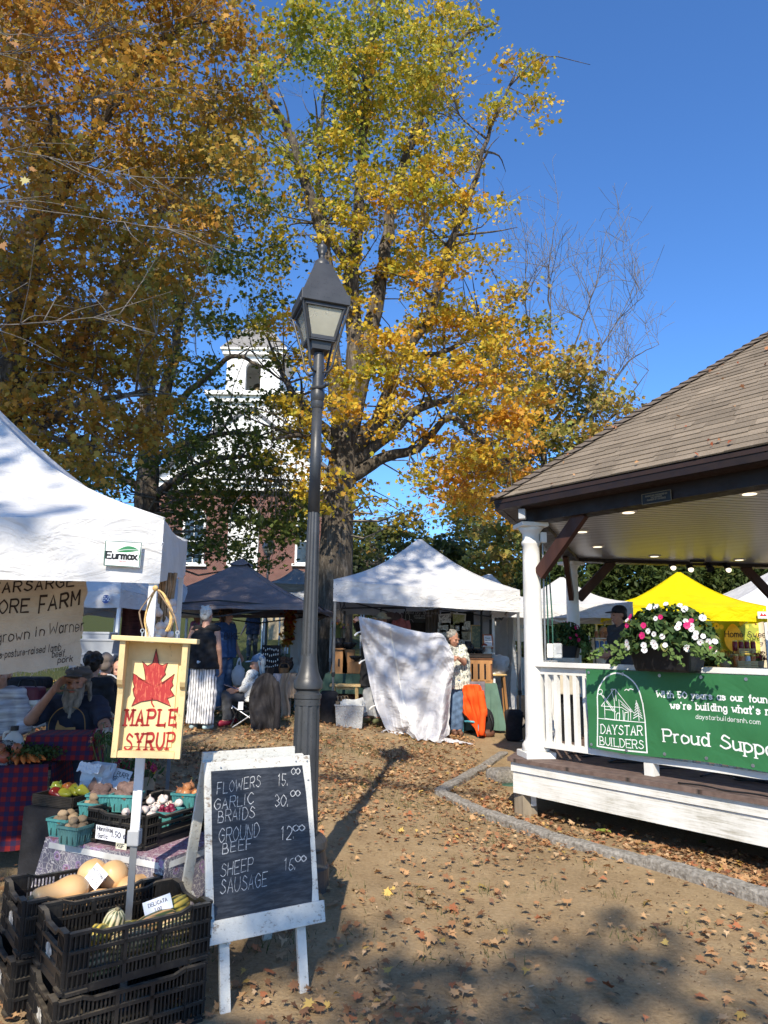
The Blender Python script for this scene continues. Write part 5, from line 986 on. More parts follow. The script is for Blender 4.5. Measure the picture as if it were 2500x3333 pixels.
K=NT('chalkboard_black');v=K.coord('Object');K.set(K.b,'Base Color',K.mix(K.ramp(K.noise(K.coord('Object',(2,2,12)),6,6,.7),[(.42,0),(.75,.5)]),(.011,.013,.018),(.10,.11,.13)));K.b.inputs['Roughness'].default_value=.55;K.bump(K.noise(K.coord('Object',(2,2,30)),8,4),.12,.002)
P=[c2(*p)for p in blk];MB().add([cp(u,v,.0055)for u,v in P],[list(range(len(P)))]).build('black_panel',K.m,CB)
M_CHALK=mat('chalk',(.55,.55,.54),.95,.25,110,0,c2=(.16,.17,.18));mb=MB()
def chalk(s_,x,y,xe,ye,cap,thk=.055,sp=1.5,jit=.09):
 mb=MB()
 (u0,v0),(u1,v1)=c2(x,y),c2(xe,ye);ht=c2(x,y-cap)[1]-v0;w_=text_w(s_,ht,sp);sx=(u1-u0)/w_;k=(v1-v0)/(u1-u0);text(mb,s_,lambda u,v:cp(u0+u*sx+.10*v,v0+v+k*u*sx,.0072),ht,.0036,sp,0,jit);mb.build('chalk_line',M_CHALK,CB)
chalk('FLOWERS',1062,432,1275,392,58);chalk('GARLIC',1050,508,1240,478,54);chalk('BRAIDS',1068,570,1245,545,56);chalk('GROUND',1072,668,1268,640,70);chalk('BEEF',1090,722,1232,698,52);chalk('SHEEP',1080,838,1238,800,64);chalk('SAUSAGE',1078,922,1308,880,72)
for n_,x,y,xe,cap,x2,y2,xe2 in(('15.',1362,392,1412,56,1428,334,1470),('30.',1348,492,1415,56,1424,442,1470),('12.',1378,655,1445,62,1436,612,1492),('16.',1394,806,1450,58,1448,762,1500)):
 chalk(n_,x,y,xe,y-5,cap,sp=1.6);chalk('00',x2,y2,xe2,y2-2,30,sp=1.0)
mb=MB()
for x,y in((1082,300),(1450,268),(1505,268),(1510,360),(1118,1160),(1505,1058)):mb.ball(cp(*c2(x,y),.006 if y<1000 else .0235),(.006,.006,.004))
mb.build('screws',M_STEEL,CB)
pt=cp(xl_+.03,vt-.02,-.04);rr_=-BNv*.52
for u in(xl_+.03,xr_-.04):
 a=cp(u,vt+.012,-.045);b=bl+BDv*u-BNv*.62;b.z=.0;MB().beam(a,b,.05,.022,up=BNv).build('rear_leg',M_FLAKE,CB,bevel=.002)
a,b=cp(xl_+.01,vt+.02,-.06),cp(xr_-.06,vt+.02,-.06);MB().beam(a,b,.022,.07).build('rear_top_rail',M_FLAKE,CB,bevel=.002)
a=cp(xl_+.005,.36,-.02);b=bl+BDv*(xl_+.03)-BNv*.40;b.z=.40;MB().beam(a,b,.012,.02).build('brace',M_FLAKE,CB)
#crates and produce
K=NT('dusty_black_plastic');v=K.coord('Object');geo=K.n('NewGeometry');sp=K.n('SeparateXYZ',{0:geo.outputs['Normal']});dust=K.math('MULTIPLY',K.ramp(sp.outputs[2],[(.5,0),(.95,1)]),K.ramp(K.noise(v,14,5),[(.35,.1),(.65,.75)]))
K.set(K.b,'Base Color',K.mix(dust,K.mix(K.ramp(K.noise(v,30,6,.75),[(.55,0),(.72,.35)]),K.ramp(K.noise(v,7,5),[(.3,(.008,.008,.009)),(.7,(.017,.0165,.016))]),(.10,.088,.07)),(.16,.135,.10)));K.b.inputs['Roughness'].default_value=.42;K.bump(K.noise(v,60,3),.2,.002);M_CRATE=K.m
def wall_grille(mb,W,Hh,T,dip=0,hole=False,bays=3,solid_end=False):
 """one crate wall in local x (along), z (up); T places it; dip lowers the middle of the rim"""
 t=.007;h1=Hh-dip
 def bx(x0,x1,z0,z1,d=t,y=0):mb.box(((x0+x1)/2,y,(z0+z1)/2),(x1-x0,d,z1-z0),T=T)
 bx(0,W,0,.03,.012);cw=min(.085,W*.2)
 for s_ in(0,1):
  x0,x1=(0,cw)if s_==0 else(W-cw,W)
  bx(x0,x1,.03,Hh-.012,.004,.002)
  for i in range(5):xx=x0+.004+i*(cw-.008)/4;bx(xx-.0022,xx+.0022,.03,Hh-.01,.020,-.005)
  for zz in(.012,Hh*.36,Hh*.68,Hh-.008):bx(x0,x1,zz-.006,zz+.006,.026,-.006)
 mb.add([T@Vector(p)for p in[(cw,-.014,Hh-.014),(cw+.05,-.014,h1-.014),(cw+.05,-.014,h1),(cw,-.014,Hh),(cw,.006,Hh-.014),(cw+.05,.006,h1-.014),(cw+.05,.006,h1),(cw,.006,Hh)]],[(0,1,2,3),(7,6,5,4),(3,2,6,7),(0,4,5,1)])
 mb.add([T@Vector(p)for p in[(W-cw,-.014,Hh-.014),(W-cw-.05,-.014,h1-.014),(W-cw-.05,-.014,h1),(W-cw,-.014,Hh),(W-cw,.006,Hh-.014),(W-cw-.05,.006,h1-.014),(W-cw-.05,.006,h1),(W-cw,.006,Hh)]],[(3,2,1,0),(4,5,6,7),(7,6,2,3),(1,5,4,0)])
 x0,x1=cw,W-cw;bx(x0+.05,x1-.05,h1-.014,h1,.022,-.004)
 for zz in(h1*.36,h1*.72):bx(x0,x1,zz-.007,zz+.007,.018,-.004)
 if solid_end:
  bx(x0,x1,.03,h1*.58,.005)
  for xx in(x0+.01,x1-.01):bx(xx-.006,xx+.006,.03,h1-.01,.016,-.004)
  if hole:bx(x0,x0+.035,h1*.58,h1-.01);bx(x1-.035,x1,h1*.58,h1-.01)
  else:bx(x0,x1,h1*.58,h1-.01,.005)
  return
 n_=int((x1-x0)/.0165)
 for i in range(n_+1):
  xx=x0+(x1-x0)*i/n_;hh=h1 if x0+.05<xx<x1-.05 else h1+dip*max(0,1-min(xx-x0,x1-xx)/.05);bx(xx-.0035,xx+.0035,.02,hh-.012,.006)
 for i in range(1,bays):xx=x0+(x1-x0)*i/bays;bx(xx-.008,xx+.008,.02,h1-.01,.018,-.004)
 bx(x0,x1,.03,h1*.36,.003,.006)if False else None
def crate(label,L,Wd,Hh,loc,rz,dip=.03,group='black plastic produce crates',hole=True,stickers=0):
 t=thing('crate',label,'crate',loc,rz,group,world=False)
 fl=MB().box((L/2,Wd/2,.012),(L-.01,Wd-.01,.012))
 for i in range(8):fl.box((L*(i+.5)/8,Wd/2,.004),(.008,Wd-.02,.012))
 fl.build('floor',M_CRATE,t)
 I=Matrix.Identity(4);Rz=Matrix.Rotation
 mb=MB();wall_grille(mb,L,Hh,I,dip*.6);mb.build('long_side',M_CRATE,t)
 mb=MB();wall_grille(mb,L,Hh,Matrix.Translation((L,Wd,0))@Rz(math.pi,4,'Z'),dip*.6);mb.build('long_side',M_CRATE,t)
 mb=MB();wall_grille(mb,Wd,Hh,Matrix.Translation((0,Wd,0))@Rz(-math.pi/2,4,'Z'),dip,hole,2,True);mb.build('short_end',M_CRATE,t)
 mb=MB();wall_grille(mb,Wd,Hh,Matrix.Translation((L,0,0))@Rz(math.pi/2,4,'Z'),dip,hole,2,True);mb.build('short_end',M_CRATE,t)
 if stickers:
  rs=random.Random(stickers);mb=MB()
  P=[(rs.uniform(-.004,.004)-.004,Wd*.5+.05*math.cos(a)*rs.uniform(.5,1.1)+.03,Hh*.42+.035*math.sin(a)*rs.uniform(.6,1.2))for a in np.linspace(0,6.28,22)[:-1]]
  mb.add([(-.006,p[1],p[2])for p in P][::-1],[list(range(len(P)))]);mb.build('torn_label',mat('torn_paper',(.50,.47,.41),.8,.4,40,.2,c2=(.1,.09,.08)),t)
 OFF[t.name]=Vector((0,0,0));return t
PY=lambda x,y:(x*.663,2300+y*.663)
g0=onz(225,3036,.47);g1=onz(663,2937,.47);a1=math.atan2((g1-g0).y,(g1-g0).x)
CT=crate('topmost front crate, holding striped delicata squash',.60,.40,.235,(g0 .x,g0 .y,.236),a1,stickers=3)
crate('bottom crate of the front stack, upturned under the delicata crate',.60,.40,.235,(g0 .x-.012,g0 .y-.02,.001),a1-.03,stickers=4)
h0=onz(86,2930,.48);h1=onz(444,2864,.48);a2=math.atan2((h1-h0).y,(h1-h0).x);a2=min(a2,a1+.25)
CBt=crate('crate of butternut squash on top of the left hand stack',.60,.40,.235,(h0 .x,h0 .y,.245),a2,stickers=5)
crate('bottom crate of the left hand stack, beneath the butternut squash',.60,.40,.235,(h0 .x-.015,h0 .y-.01,.004),a2+.02,stickers=6)
def local(t,p):return Matrix.Translation(t.location)@Matrix.Rotation(t.rotation_euler.z,4,'Z')@Vector(p)
K=NT('butternut_skin');v=K.coord('Object');K.set(K.b,'Base Color',K.mix(K.ramp(K.noise(v,46,4,.7),[(.66,0),(.74,.45)]),K.ramp(K.noise(v,6,3),[(.3,(.56,.33,.14)),(.7,(.70,.45,.22))]),(.36,.23,.11)));K.b.inputs['Roughness'].default_value=.42;K.bump(K.noise(v,20,3),.08,.004);M_BUTT=K.m
M_STEM=mat('dry_stem',(.30,.24,.13),.85,.3,30,.5)
def revolve(mb,prof,M,n_=22,rib=0,nr=0):
 V=[]
 for r,z_ in prof:
  for k in range(n_):th=2*math.pi*k/n_;q=r*(1+rib*math.cos(th*nr));V.append(M@Vector((q*math.cos(th),q*math.sin(th),z_)))
 m=len(prof);return mb.add(V,[[i*n_+k,i*n_+(k+1)%n_,(i+1)*n_+(k+1)%n_,(i+1)*n_+k]for i in range(m-1)for k in range(n_)]+[list(range(n_))[::-1],list(range((m-1)*n_,m*n_))])
def aim(p,d):return Matrix.Translation(p)@Vector(d).to_track_quat('Z','Y').to_matrix().to_4x4()
def squash(label,p,d,L,r,group,kind='butternut'):
 t=thing('squash',label,'squash',p,group=group);s_=L
 pr=[(.03,-.02),(.30,.01),(.62,.06),(.9,.16),(1,.28),(.97,.38),(.82,.5),(.68,.62),(.64,.78),(.62,.9),(.5,.97),(.22,1.0)]
 mb=MB();M=aim(Vector(p),d);revolve(mb,[(a*r,(b-.3)*s_)for a,b in pr],M);mb.build('fruit',M_BUTT,t,smooth=True,sub=1)
 mb=MB();revolve(mb,[(.018,.69*s_),(.014,.72*s_),(.017,.75*s_)],M,8);mb.build('stem',M_STEM,t,smooth=True);return t
BG='butternut squash in the left hand crate'
def inb(x,y,z_):return local(CBt,(x,y,z_))
dirs=Matrix.Rotation(a2,3,'Z')
for i,(x,y,z_,d,L,r)in enumerate([(.225,.13,.20,(-1,-.25,.05),.27,.072),(.24,.055,.15,(-1,.15,-.1),.24,.055),(.36,.27,.22,(-.2,-.3,-1),.22,.076),(.44,.20,.215,(.35,.5,-.55),.22,.074),(.50,.12,.165,(.9,.3,.1),.24,.060),(.34,.09,.14,(1,.05,0),.26,.058),(.25,.27,.12,(-1,.2,0),.25,.06),(.25,.30,.10,(1,0,0),.26,.06),(.46,.32,.12,(1,.2,0),.25,.06)]):
 squash(['long tan butternut squash lying across the front of the crate','darker butternut squash lowest at the front left of the crate','round ended butternut standing highest at the back of the crate','butternut squash leaning on the upright one, to its right','pale butternut squash at the right end of the crate','butternut squash behind the front rim under the price card','butternut squash partly hidden at the back left of the crate','butternut squash buried at the middle back of the crate','butternut squash buried at the back right of the crate'][i],inb(x,y,z_),dirs@Vector(d),L,r,BG)
def card(label,c,u,v,w,h,lines,ink=None,group='handwritten price cards',thick=.0015,name='price_card',m=None,cap=None):
 u=Vector(u).normalized();T=basis(c,u,v);t=thing(name,label,'card',c,group=group);MB().box((0,0,0),(w,h,thick),T=T).build('paper',m or mat('paper_white',(.80,.81,.84),.7,.04,9,.1),t);mb=MB()
 for s_,x,y,ht in lines:text(mb,s_,lambda a,b:T@Vector((a+.04*b,b,thick+.0005)),ht,ht*.16,1.4,0,.06,x0=x,y0=y)
 mb.build('writing',ink or mat('pen_ink',(.02,.02,.05),.6),t);return t
p=inb(.335,.13,.245);card('white price card lettered butternut standing among the tan squash',p,Vector((.72,-.42,-.38)),Vector((.45,.3,.75)),.095,.085,[('BUTTERNUT',-.042,.008,.0125),('5.00/lb',-.03,-.024,.014)])
K=NT('delicata_skin');at_=K.n('Attribute',attribute_name='Col');K.set(K.b,'Base Color',at_.outputs[0]);K.b.inputs['Roughness'].default_value=.4;M_DELI=K.m
def delicata(label,p,d,L,r,c,group):
 t=thing('squash',label,'squash',p,group=group);n_=40;mb=MB();pr=[(.12,-.5),(.45,-.47),(.78,-.36),(.95,-.18),(1,0),(.97,.18),(.82,.36),(.5,.46),(.2,.5)];M=aim(Vector(p),d);V=[]
 for a,b in pr:
  for k in range(n_):th=2*math.pi*k/n_;q=a*r*(1+.06*math.cos(th*10));V.append(M@Vector((q*math.cos(th),q*math.sin(th),b*L)))
 m=len(pr);mb.add(V,[[i*n_+k,i*n_+(k+1)%n_,(i+1)*n_+(k+1)%n_,(i+1)*n_+k]for i in range(m-1)for k in range(n_)]+[list(range(n_))[::-1],list(range((m-1)*n_,m*n_))])
 o=mb.build('fruit',M_DELI,t,smooth=True);ca=o.data.color_attributes.new('Col','FLOAT_COLOR','POINT');cv=np.ones((len(V),4),np.float32)
 for i in range(len(V)):
  k=i%n_;f=(math.cos(2*math.pi*k/n_*10)+1)/2;dk=f<.22 or(abs(f-.5)<.14 and random.random()<.35);cv[i,:3]=(.05,.075,.025)if dk else[x*random.uniform(.9,1.08)for x in c]
 ca.data.foreach_set('color',cv.ravel());mb=MB();revolve(mb,[(.012,.49*L),(.008,.53*L),(.010,.56*L)],M,8);mb.build('stem',M_STEM,t,smooth=True)
DG='striped squash in the front crate';d1=Matrix.Rotation(a1,3,'Z');ind=lambda x,y,z_:local(CT,(x,y,z_))
for i,(x,y,z_,d,L,r,c)in enumerate([(.155,.115,.155,(-.5,-.8,.25),.16,.046,(.75,.52,.07)),(.235,.17,.165,(.1,-.3,.9),.14,.044,(.72,.62,.36)),(.40,.12,.15,(1,.15,.1),.22,.045,(.62,.36,.14)),(.52,.20,.165,(1,.5,.1),.2,.045,(.75,.55,.10)),(.50,.09,.13,(1,0,0),.2,.043,(.66,.50,.26)),(.28,.07,.12,(1,-.1,0),.2,.043,(.66,.50,.26)),(.06,.10,.12,(0,1,0),.18,.045,(.58,.32,.12)),(.12,.24,.09,(1,.4,0),.2,.045,(.66,.50,.26)),(.33,.25,.09,(1,-.2,0),.2,.045,(.7,.5,.12)),(.3,.13,.07,(1,.1,0),.24,.046,(.62,.36,.14)),(.15,.08,.06,(1,.1,0),.22,.046,(.66,.50,.26)),(.48,.12,.06,(1,.1,0),.22,.046,(.7,.5,.12)),(.5,.29,.07,(.3,1,0),.2,.045,(.62,.36,.14))]):
 delicata(['bright yellow striped squash at the front left of the delicata crate','cream squash with green stripes standing upright beside the yellow one','orange brown striped squash under the delicata card','yellow striped squash behind the delicata card','cream striped squash at the right front of the crate','cream striped squash in the middle front, behind the slats','orange brown squash against the left end of the crate','cream striped squash at the back left, low down','yellow squash low at the back middle','lower orange squash seen through the middle slats','lower cream squash seen through the left slats','lower yellow squash seen through the right slats','orange squash at the back right corner'][i],ind(x,y,z_),d1@Vector(d),L,r,c,DG)
p=ind(.42,.14,.215);card('white price card lettered delicata above the striped squash',p,d1@Vector((1,.12,.10)),d1@Vector((-.1,.35,.8)),.135,.062,[('DELICATA',-.045,.004,.014),('7.00',-.02,-.021,.013)])
#small table with the paisley cloth
G0=onz(285,2737,.55);G1=onz(487,2774,.55);aG=math.atan2((G1-G0).y,(G1-G0).x);Rg=Matrix.Rotation(aG,3,'Z');gx,gy=Rg@Vector((1,0,0)),Rg@Vector((0,1,0))
K=NT('paisley_cloth');v=K.coord('Object');n1=K.n('TexVoronoi',{'Vector':v,'Scale':10.0});n2=K.n('TexVoronoi',{'Vector':K.n('Mapping',{'Vector':v,'Location':(3,1,2)}).outputs[0],'Scale':34},feature='DISTANCE_TO_EDGE');w1=K.n('TexWave',{'Vector':v,'Scale':6,'Distortion':13,'Detail':3,'Detail Scale':2.2})
base=K.ramp(K.noise(v,5,3),[(.4,(.13,.12,.155)),(.6,(.21,.195,.25))]);c_=K.mix(K.ramp(w1 .outputs[0],[(.56,0),(.62,.9),(.72,.9),(.78,0)]),base,(.62,.58,.56));c_=K.mix(K.ramp(n1 .outputs['Distance'],[(.10,.9),(.17,0)]),c_,(.32,.07,.14));c_=K.mix(K.ramp(n1 .outputs['Distance'],[(.19,0),(.2,.8),(.26,.8),(.28,0)]),c_,(.38,.22,.42));c_=K.mix(K.ramp(n2 .outputs['Distance'],[(.02,.55),(.05,0)]),c_,(.60,.58,.54))
sp=K.n('SeparateXYZ',{0:v});zb_=K.ramp(sp.outputs[2],[(.02,0),(.03,1),(.085,1),(.095,0)]);zc_=K.ramp(sp.outputs[2],[(.475,0),(.485,1),(.53,1),(.54,0)])
bd=K.mix(K.ramp(K.n('TexVoronoi',{'Vector':v,'Scale':26}).outputs['Distance'],[(.25,.85),(.4,0)]),(.27,.04,.09),(.6,.5,.52));K.set(K.b,'Base Color',K.mix(K.math('MAXIMUM',zb_,zc_),c_,bd));K.b.inputs['Roughness'].default_value=.9;K.bump(K.noise(v,120,2),.2,.002);M_PAIS=K.m
TBO=G0-gx*.26-gy*.06;TW,TD,TZ=.86,.95,.545
t=thing('small_table','low folding table under a paisley cloth carrying crates of garlic and potato baskets','table',(TBO+gx*TW/2+gy*TD/2).xy.to_3d());mb=MB();tp=lambda x,y,z_:Vector((TBO.x,TBO.y,z_))+gx*x+gy*y
mb.beam(tp(TW/2,0,TZ-.03),tp(TW/2,TD,TZ-.03),TW,.03);mb.build('tabletop',mat('table_plastic',(.6,.6,.58),.5),t)
for x in(.06,TW-.06):
 for y in(.06,TD-.06):MB().tube([tp(x,y,.0),tp(x,y,TZ-.045)],.014).build('leg',M_GREYLEG,t)
def drape(u,v):
 per=[(0,TD),(0,0),(TW,0),(TW,TD)];s_=u*3;i=min(int(s_),2);a,b=Vector(per[i]),Vector(per[i+1]);q=a.lerp(b,s_-i);nrm=Vector(((b-a).y,-(b-a).x)).normalized()*-1
 k=min(abs(s_-1),abs(s_-2));cr=max(0,1-k/.16);n2=nrm
 if cr>0:c_=Vector(((-1,-1),(1,-1))[0 if abs(s_-1)<abs(s_-2)else 1]).normalized();n2=nrm.lerp(c_,cr*.8)
 out=(1-v)*(.05+.075*cr+.018*math.sin(s_*15)+.012*math.sin(s_*31+1));z_=TZ+.004-(TZ-.06+.03*math.sin(s_*4)-.035*cr)*(1-v)*.93
 return tp(q.x,q.y,z_)-Vector((0,0,0))+gx*(n2 .x*out)+gy*(n2 .y*out)
cl=MB().grid(drape,110,16);cl.add([tp(0,0,TZ+.004),tp(TW,0,TZ+.004),tp(TW,TD,TZ+.004),tp(0,TD,TZ+.004)],[(0,1,2,3)]);tag(cl.build('tablecloth',M_PAIS,smooth=False),'grey and maroon paisley cloth draped over the low folding table','tablecloth')
GC=crate('garlic crate with a white price label on its end, in front on the low table',.40,.56,.17,(G0 .x,G0 .y,.552),aG,dip=.025)
q=local(GC,(.40,.0,0));GC2=crate('long low crate of garlic set back at the right of the low table',.36,.58,.13,(G0 .x+gx.x*.30+gy.x*.50,G0 .y+gx.y*.30+gy.y*.50,.552),aG-.16,dip=0)
card('white garlic price label tied on the front of the garlic crate',local(GC,(.19,-.028,.062)),gx,Vector((0,-.0,1)),.21,.07,[('Henniker',-.095,.008,.022),('Garlic',-.085,-.026,.02),('1.50 ea',.012,-.012,.027)]);card('small yellowed farm initials label on the garlic crate',local(GC,(.275,-.028,.012)),gx,Vector((0,0,1)),.075,.032,[('KGF',-.028,-.009,.02)],m=mat('paper_yellow',(.76,.72,.52),.7))
GG='loose garlic bulbs in the crates';rs=random.Random(12)
for i in range(46):
 if i<26:p=local(GC,(rs.uniform(.05,.36),rs.uniform(.05,.5),.125+rs.uniform(0,.055)));lab='loose white garlic bulb in the front crate'
 else:p=local(GC2,(rs.uniform(.05,.31),rs.uniform(.05,.5),.09+rs.uniform(0,.05)));lab='loose white garlic bulb in the long back crate'
 mb=MB();garlic_bulb(mb,p,rs.uniform(.021,.028),Matrix.Rotation(rs.uniform(.2,1.5),4,Vector((rs.uniform(-1,1),rs.uniform(-1,1),.1))));tag(mb.build('garlic_bulb',M_GARLIC,smooth=True),lab,'garlic',GG)
MB().box(local(GC,(.2,.28,.055)),(.37,.52,.07),aG).build('garlic_bed',M_GARLIC,GC)if False else None
M_TEAL=mat('teal_pulp',(.065,.255,.25),.9,.16,18,.5,90,.003);M_TEAL_SHADE=mat('shaded_teal_pulp',(.07,.18,.178),.9,.16,18,.5,90,.003)  # second teal is the first darkened, shade put into its colour
def basket(label,p,rz,w=.135,h=.088,m=None):
 t=thing('berry_basket',label,'basket',p,rz,'teal pulp baskets',world=False);mb=MB();w0,w1=w*.41,w*.5
 for k in range(4):
  M=Matrix.Rotation(k*math.pi/2,4,'Z')
  def f(u,v):ww=w0+(w1-w0)*v;x=(u-.5)*2*ww;return M@Vector((x,-ww-.0025*math.cos(u*math.pi*14)*(1 if .1<v<.9 else 0),v*h))
  mb.grid(f,28,4)
 mb.box((0,0,.003),(w0*2,w0*2,.005));mb.build('tub',m or M_TEAL,t,solid=.004)
 mb=MB()
 for k in range(4):
  M=Matrix.Rotation(k*math.pi/2,4,'Z');mb.beam(M@Vector((-w1-.003,-w1-.003,h)),M@Vector((w1+.003,-w1-.003,h)),.012,.012)
 mb.build('rim',m or M_TEAL,t)
 mb=MB()
 for k in range(4):
  M=Matrix.Rotation(k*math.pi/2,4,'Z')
  for x in(-.3,0,.3):mb.box((x*w,-(w0+(w1-w0)*.3)-.0035,h*.30),(.007,.004,h*.42),T=M)
 mb.build('slots',mat('slot_shadow',(.02,.05,.05),.9),t);t.location=p;OFF[t.name]=Vector((0,0,0));return t
K=NT('potato_skin');v=K.coord('Object');K.set(K.b,'Base Color',K.mix(K.ramp(K.noise(v,60,4,.7),[(.6,0),(.7,.6)]),K.ramp(K.noise(v,12,4),[(.3,(.30,.20,.115)),(.7,(.44,.32,.19))]),(.16,.10,.06)));K.b.inputs['Roughness'].default_value=.85;K.bump(K.noise(v,40,4),.3,.003);ob=K.n('ObjectInfo');src_=K.b.inputs['Base Color'].links[0].from_socket;K.set(K.b,'Base Color',K.mix(1,src_,K.ramp(ob.outputs['Random'],[(0,.55),(1,1.2)]),'MULTIPLY'));M_POT=K.m
M_PPOT=mat('purple_potato_skin',(.20,.13,.105),.85,.3,20,.3,50,.003,c2=(.09,.055,.05));M_ONION=mat('onion_skin',(.60,.25,.09),.3,.2,14,.15,stretch=(1,1,.25),c2=(.42,.14,.05));M_SHAL=mat('red_shallot',(.19,.018,.045),.3,.3,16,.15,stretch=(1,1,.3))
def fill(lab,cat_,group,p,rz,n_,r,m,name,w=.135,h=.088,seed=0,elong=1.3,bulb=False):
 rs=random.Random(seed);i=0;M=Matrix.Translation(p)@Matrix.Rotation(rz,4,'Z')
 for lay in range(2):
  k=n_ if lay==0 else max(2,n_//2);spn=w*(.30 if lay==0 else .20)
  for j in range(k):
   a=2*math.pi*(j+.5*lay)/k+rs.uniform(-.2,.2);q=M@Vector((math.cos(a)*spn,math.sin(a)*spn,h-.004+lay*r*1.15+rs.uniform(-.004,.004)));s_=r*rs.uniform(.82,1.15)
   mb=MB();rot=Matrix.Rotation(rs.uniform(0,3),3,'Z')@Matrix.Rotation(rs.uniform(-.5,.5),3,'X')
   if bulb:revolve(mb,[(.1*s_,-.9*s_),(.6*s_,-.75*s_),(1.0*s_,-.1*s_),(.85*s_,.45*s_),(.4*s_,.85*s_),(.12*s_,1.1*s_),(.08*s_,1.5*s_)],Matrix.Translation(q)@Matrix.Rotation(rs.uniform(-1,1),4,'X')@Matrix.Rotation(rs.uniform(-1,1),4,'Y'),14)
   else:
    mb.ball(q,(s_*elong,s_,s_*.9),rot=rot,seg=14,rings=10);mb.V=[tuple(Vector(v_)+(Vector(v_)-q).normalized()*.1*s_*wob((v_[0]-q.x)*50,(v_[1]-q.y)*50,(v_[2]-q.z)*50,seed+j))for v_ in mb.V]
   tag(mb.build(name,m,smooth=True),lab,cat_,group)
def bpos(x,y,zz):return onz(*PY(x,y),zz)
BS_=[('tan potato basket lowest at the front left of the low table',(318,628,.55),.1,None,('tan potato in the basket at the front left corner','potato',5,.026,M_POT,'potato')),('teal basket coloured darker for its shade, touching the garlic crate on its left',(372,668,.552),.05,M_TEAL_SHADE,('dusty potato in the teal basket coloured darker for its shade','potato',5,.024,M_POT,'potato')),('teal basket of pale potatoes standing behind the left end of the garlic crate',(468,548,.62),.25,None,('pale potato in the basket behind the garlic crate','potato',5,.028,M_POT,'potato')),('teal basket of purple potatoes in front of the white paper bag',(500,505,.66),.45,None,('purple potato in the basket by the paper bag','potato',6,.030,M_PPOT,'potato')),('teal basket of large purple potatoes under the purple potato sign',(618,508,.67),.35,None,('purple potato in the basket under the sign','potato',6,.032,M_PPOT,'potato')),('teal basket of red shallots beside the white tent leg',(812,592,.60),.2,None,('red shallot in the basket beside the tent leg','shallot',7,.018,M_SHAL,'shallot')),('teal basket of golden onions at the back right of the garlic',(918,498,.66),.3,None,('golden onion in the basket at the back right','onion',4,.030,M_ONION,'onion'))]
for i,(lab,(x,y,zz),rz,m,(l2_,c_,n_,r,mm,nm))in enumerate(BS_):
 p=bpos(x,y,zz);basket(lab,p,aG+rz,m=m);fill(l2_,c_,c_+' heap '+l2_[l2_.index('in the'):],p,aG+rz,n_,r,mm,nm,seed=20+i,elong=1.25,bulb=nm in('onion','shallot'))
q=bpos(560,530,.58);t=crate('low crate under the purple potato baskets at the back of the low table',.42,.34,.105,(q.x-gx.x*.24,q.y-gx.y*.24,.553),aG+.05,dip=0,hole=False)
M_PAPER=mat('bag_paper',(.66,.67,.70),.8,.06,6,.5,9,.02)
p=bpos(445,500,.58);t=thing('paper_bag','crumpled white paper bag of potatoes with a fold over top on the low table','bag',p);bw,bh,bd=.17,.27,.11
def bag(u,v):
 a=u*2*math.pi;c_,s_=math.cos(a),math.sin(a);sq=max(abs(c_),abs(s_));pin=1-.35*v**3;return p+gx*(c_/sq*bw/2*(1+.08*v)+.05*v*v-.015)+gy*(s_/sq*bd/2*pin+.03*v)+Vector((0,0,v*bh))+Vector((wob(u*9,v*4,1),wob(v*7,u*8,2),0))*.010
MB().grid(bag,48,18).build('paper',M_PAPER,t);q=p+gx*.03+gy*-.035+Vector((0,0,bh))
MB().grid(lambda u,v:q+gx*((u-.5)*.19+.02*v)+gy*(-.02-.045*v)+Vector((0,0,.012-.05*v+.01*wob(u*6,v*3))),12,4).build('folded_top',M_PAPER,t)
mb=MB();mb.grid(lambda u,v:p+gx*(.022+.05*u+.028*v)+gy*(-bd/2-.012+.02*v)+Vector((0,0,.125+.07*v-.075*u+.035*math.sin(u*3.1))),6,4);mb.build('dark_window',M_PPOT,t)
p=bpos(585,362,.75);T_u=(gx+Vector((0,0,-.10))).normalized();card('paper bag front reading purple with a price, behind the potato baskets',p,T_u,Vector((0,0,1))+gy*.35,.165,.135,[('PURPLE',-.035,.022,.026),('KGF',-.073,-.008,.024),('5/lb',.02,-.03,.024)],name='potato_sign',m=M_PAPER)
p=bpos(325,470,.66);t=thing('pepper_tray','dark woven tray of yellow and orange peppers beside the plaid cloth','tray',p);mb=MB();mb.box(p,(.30,.22,.01),aG+.1)
for k in range(4):M=Matrix.Translation(p)@Matrix.Rotation(aG+.1+k*math.pi/2,4,'Z');w_=.3 if k%2==0 else .22;o_=.11 if k%2==0 else .15;[mb.box((0,-o_,.008+.009*j),(w_,.012,.007),T=M)for j in range(6)]
mb.build('basketwork',mat('dark_wicker',(.030,.024,.018),.7,.3,30,.4),t);MB().box((p.x,p.y,p.z/2),(.34,.3,p.z-.02),aG+.1).build('stand',M_BLKCLOTH,t)  # black box under the tray stands in for the shade there
rs=random.Random(9)
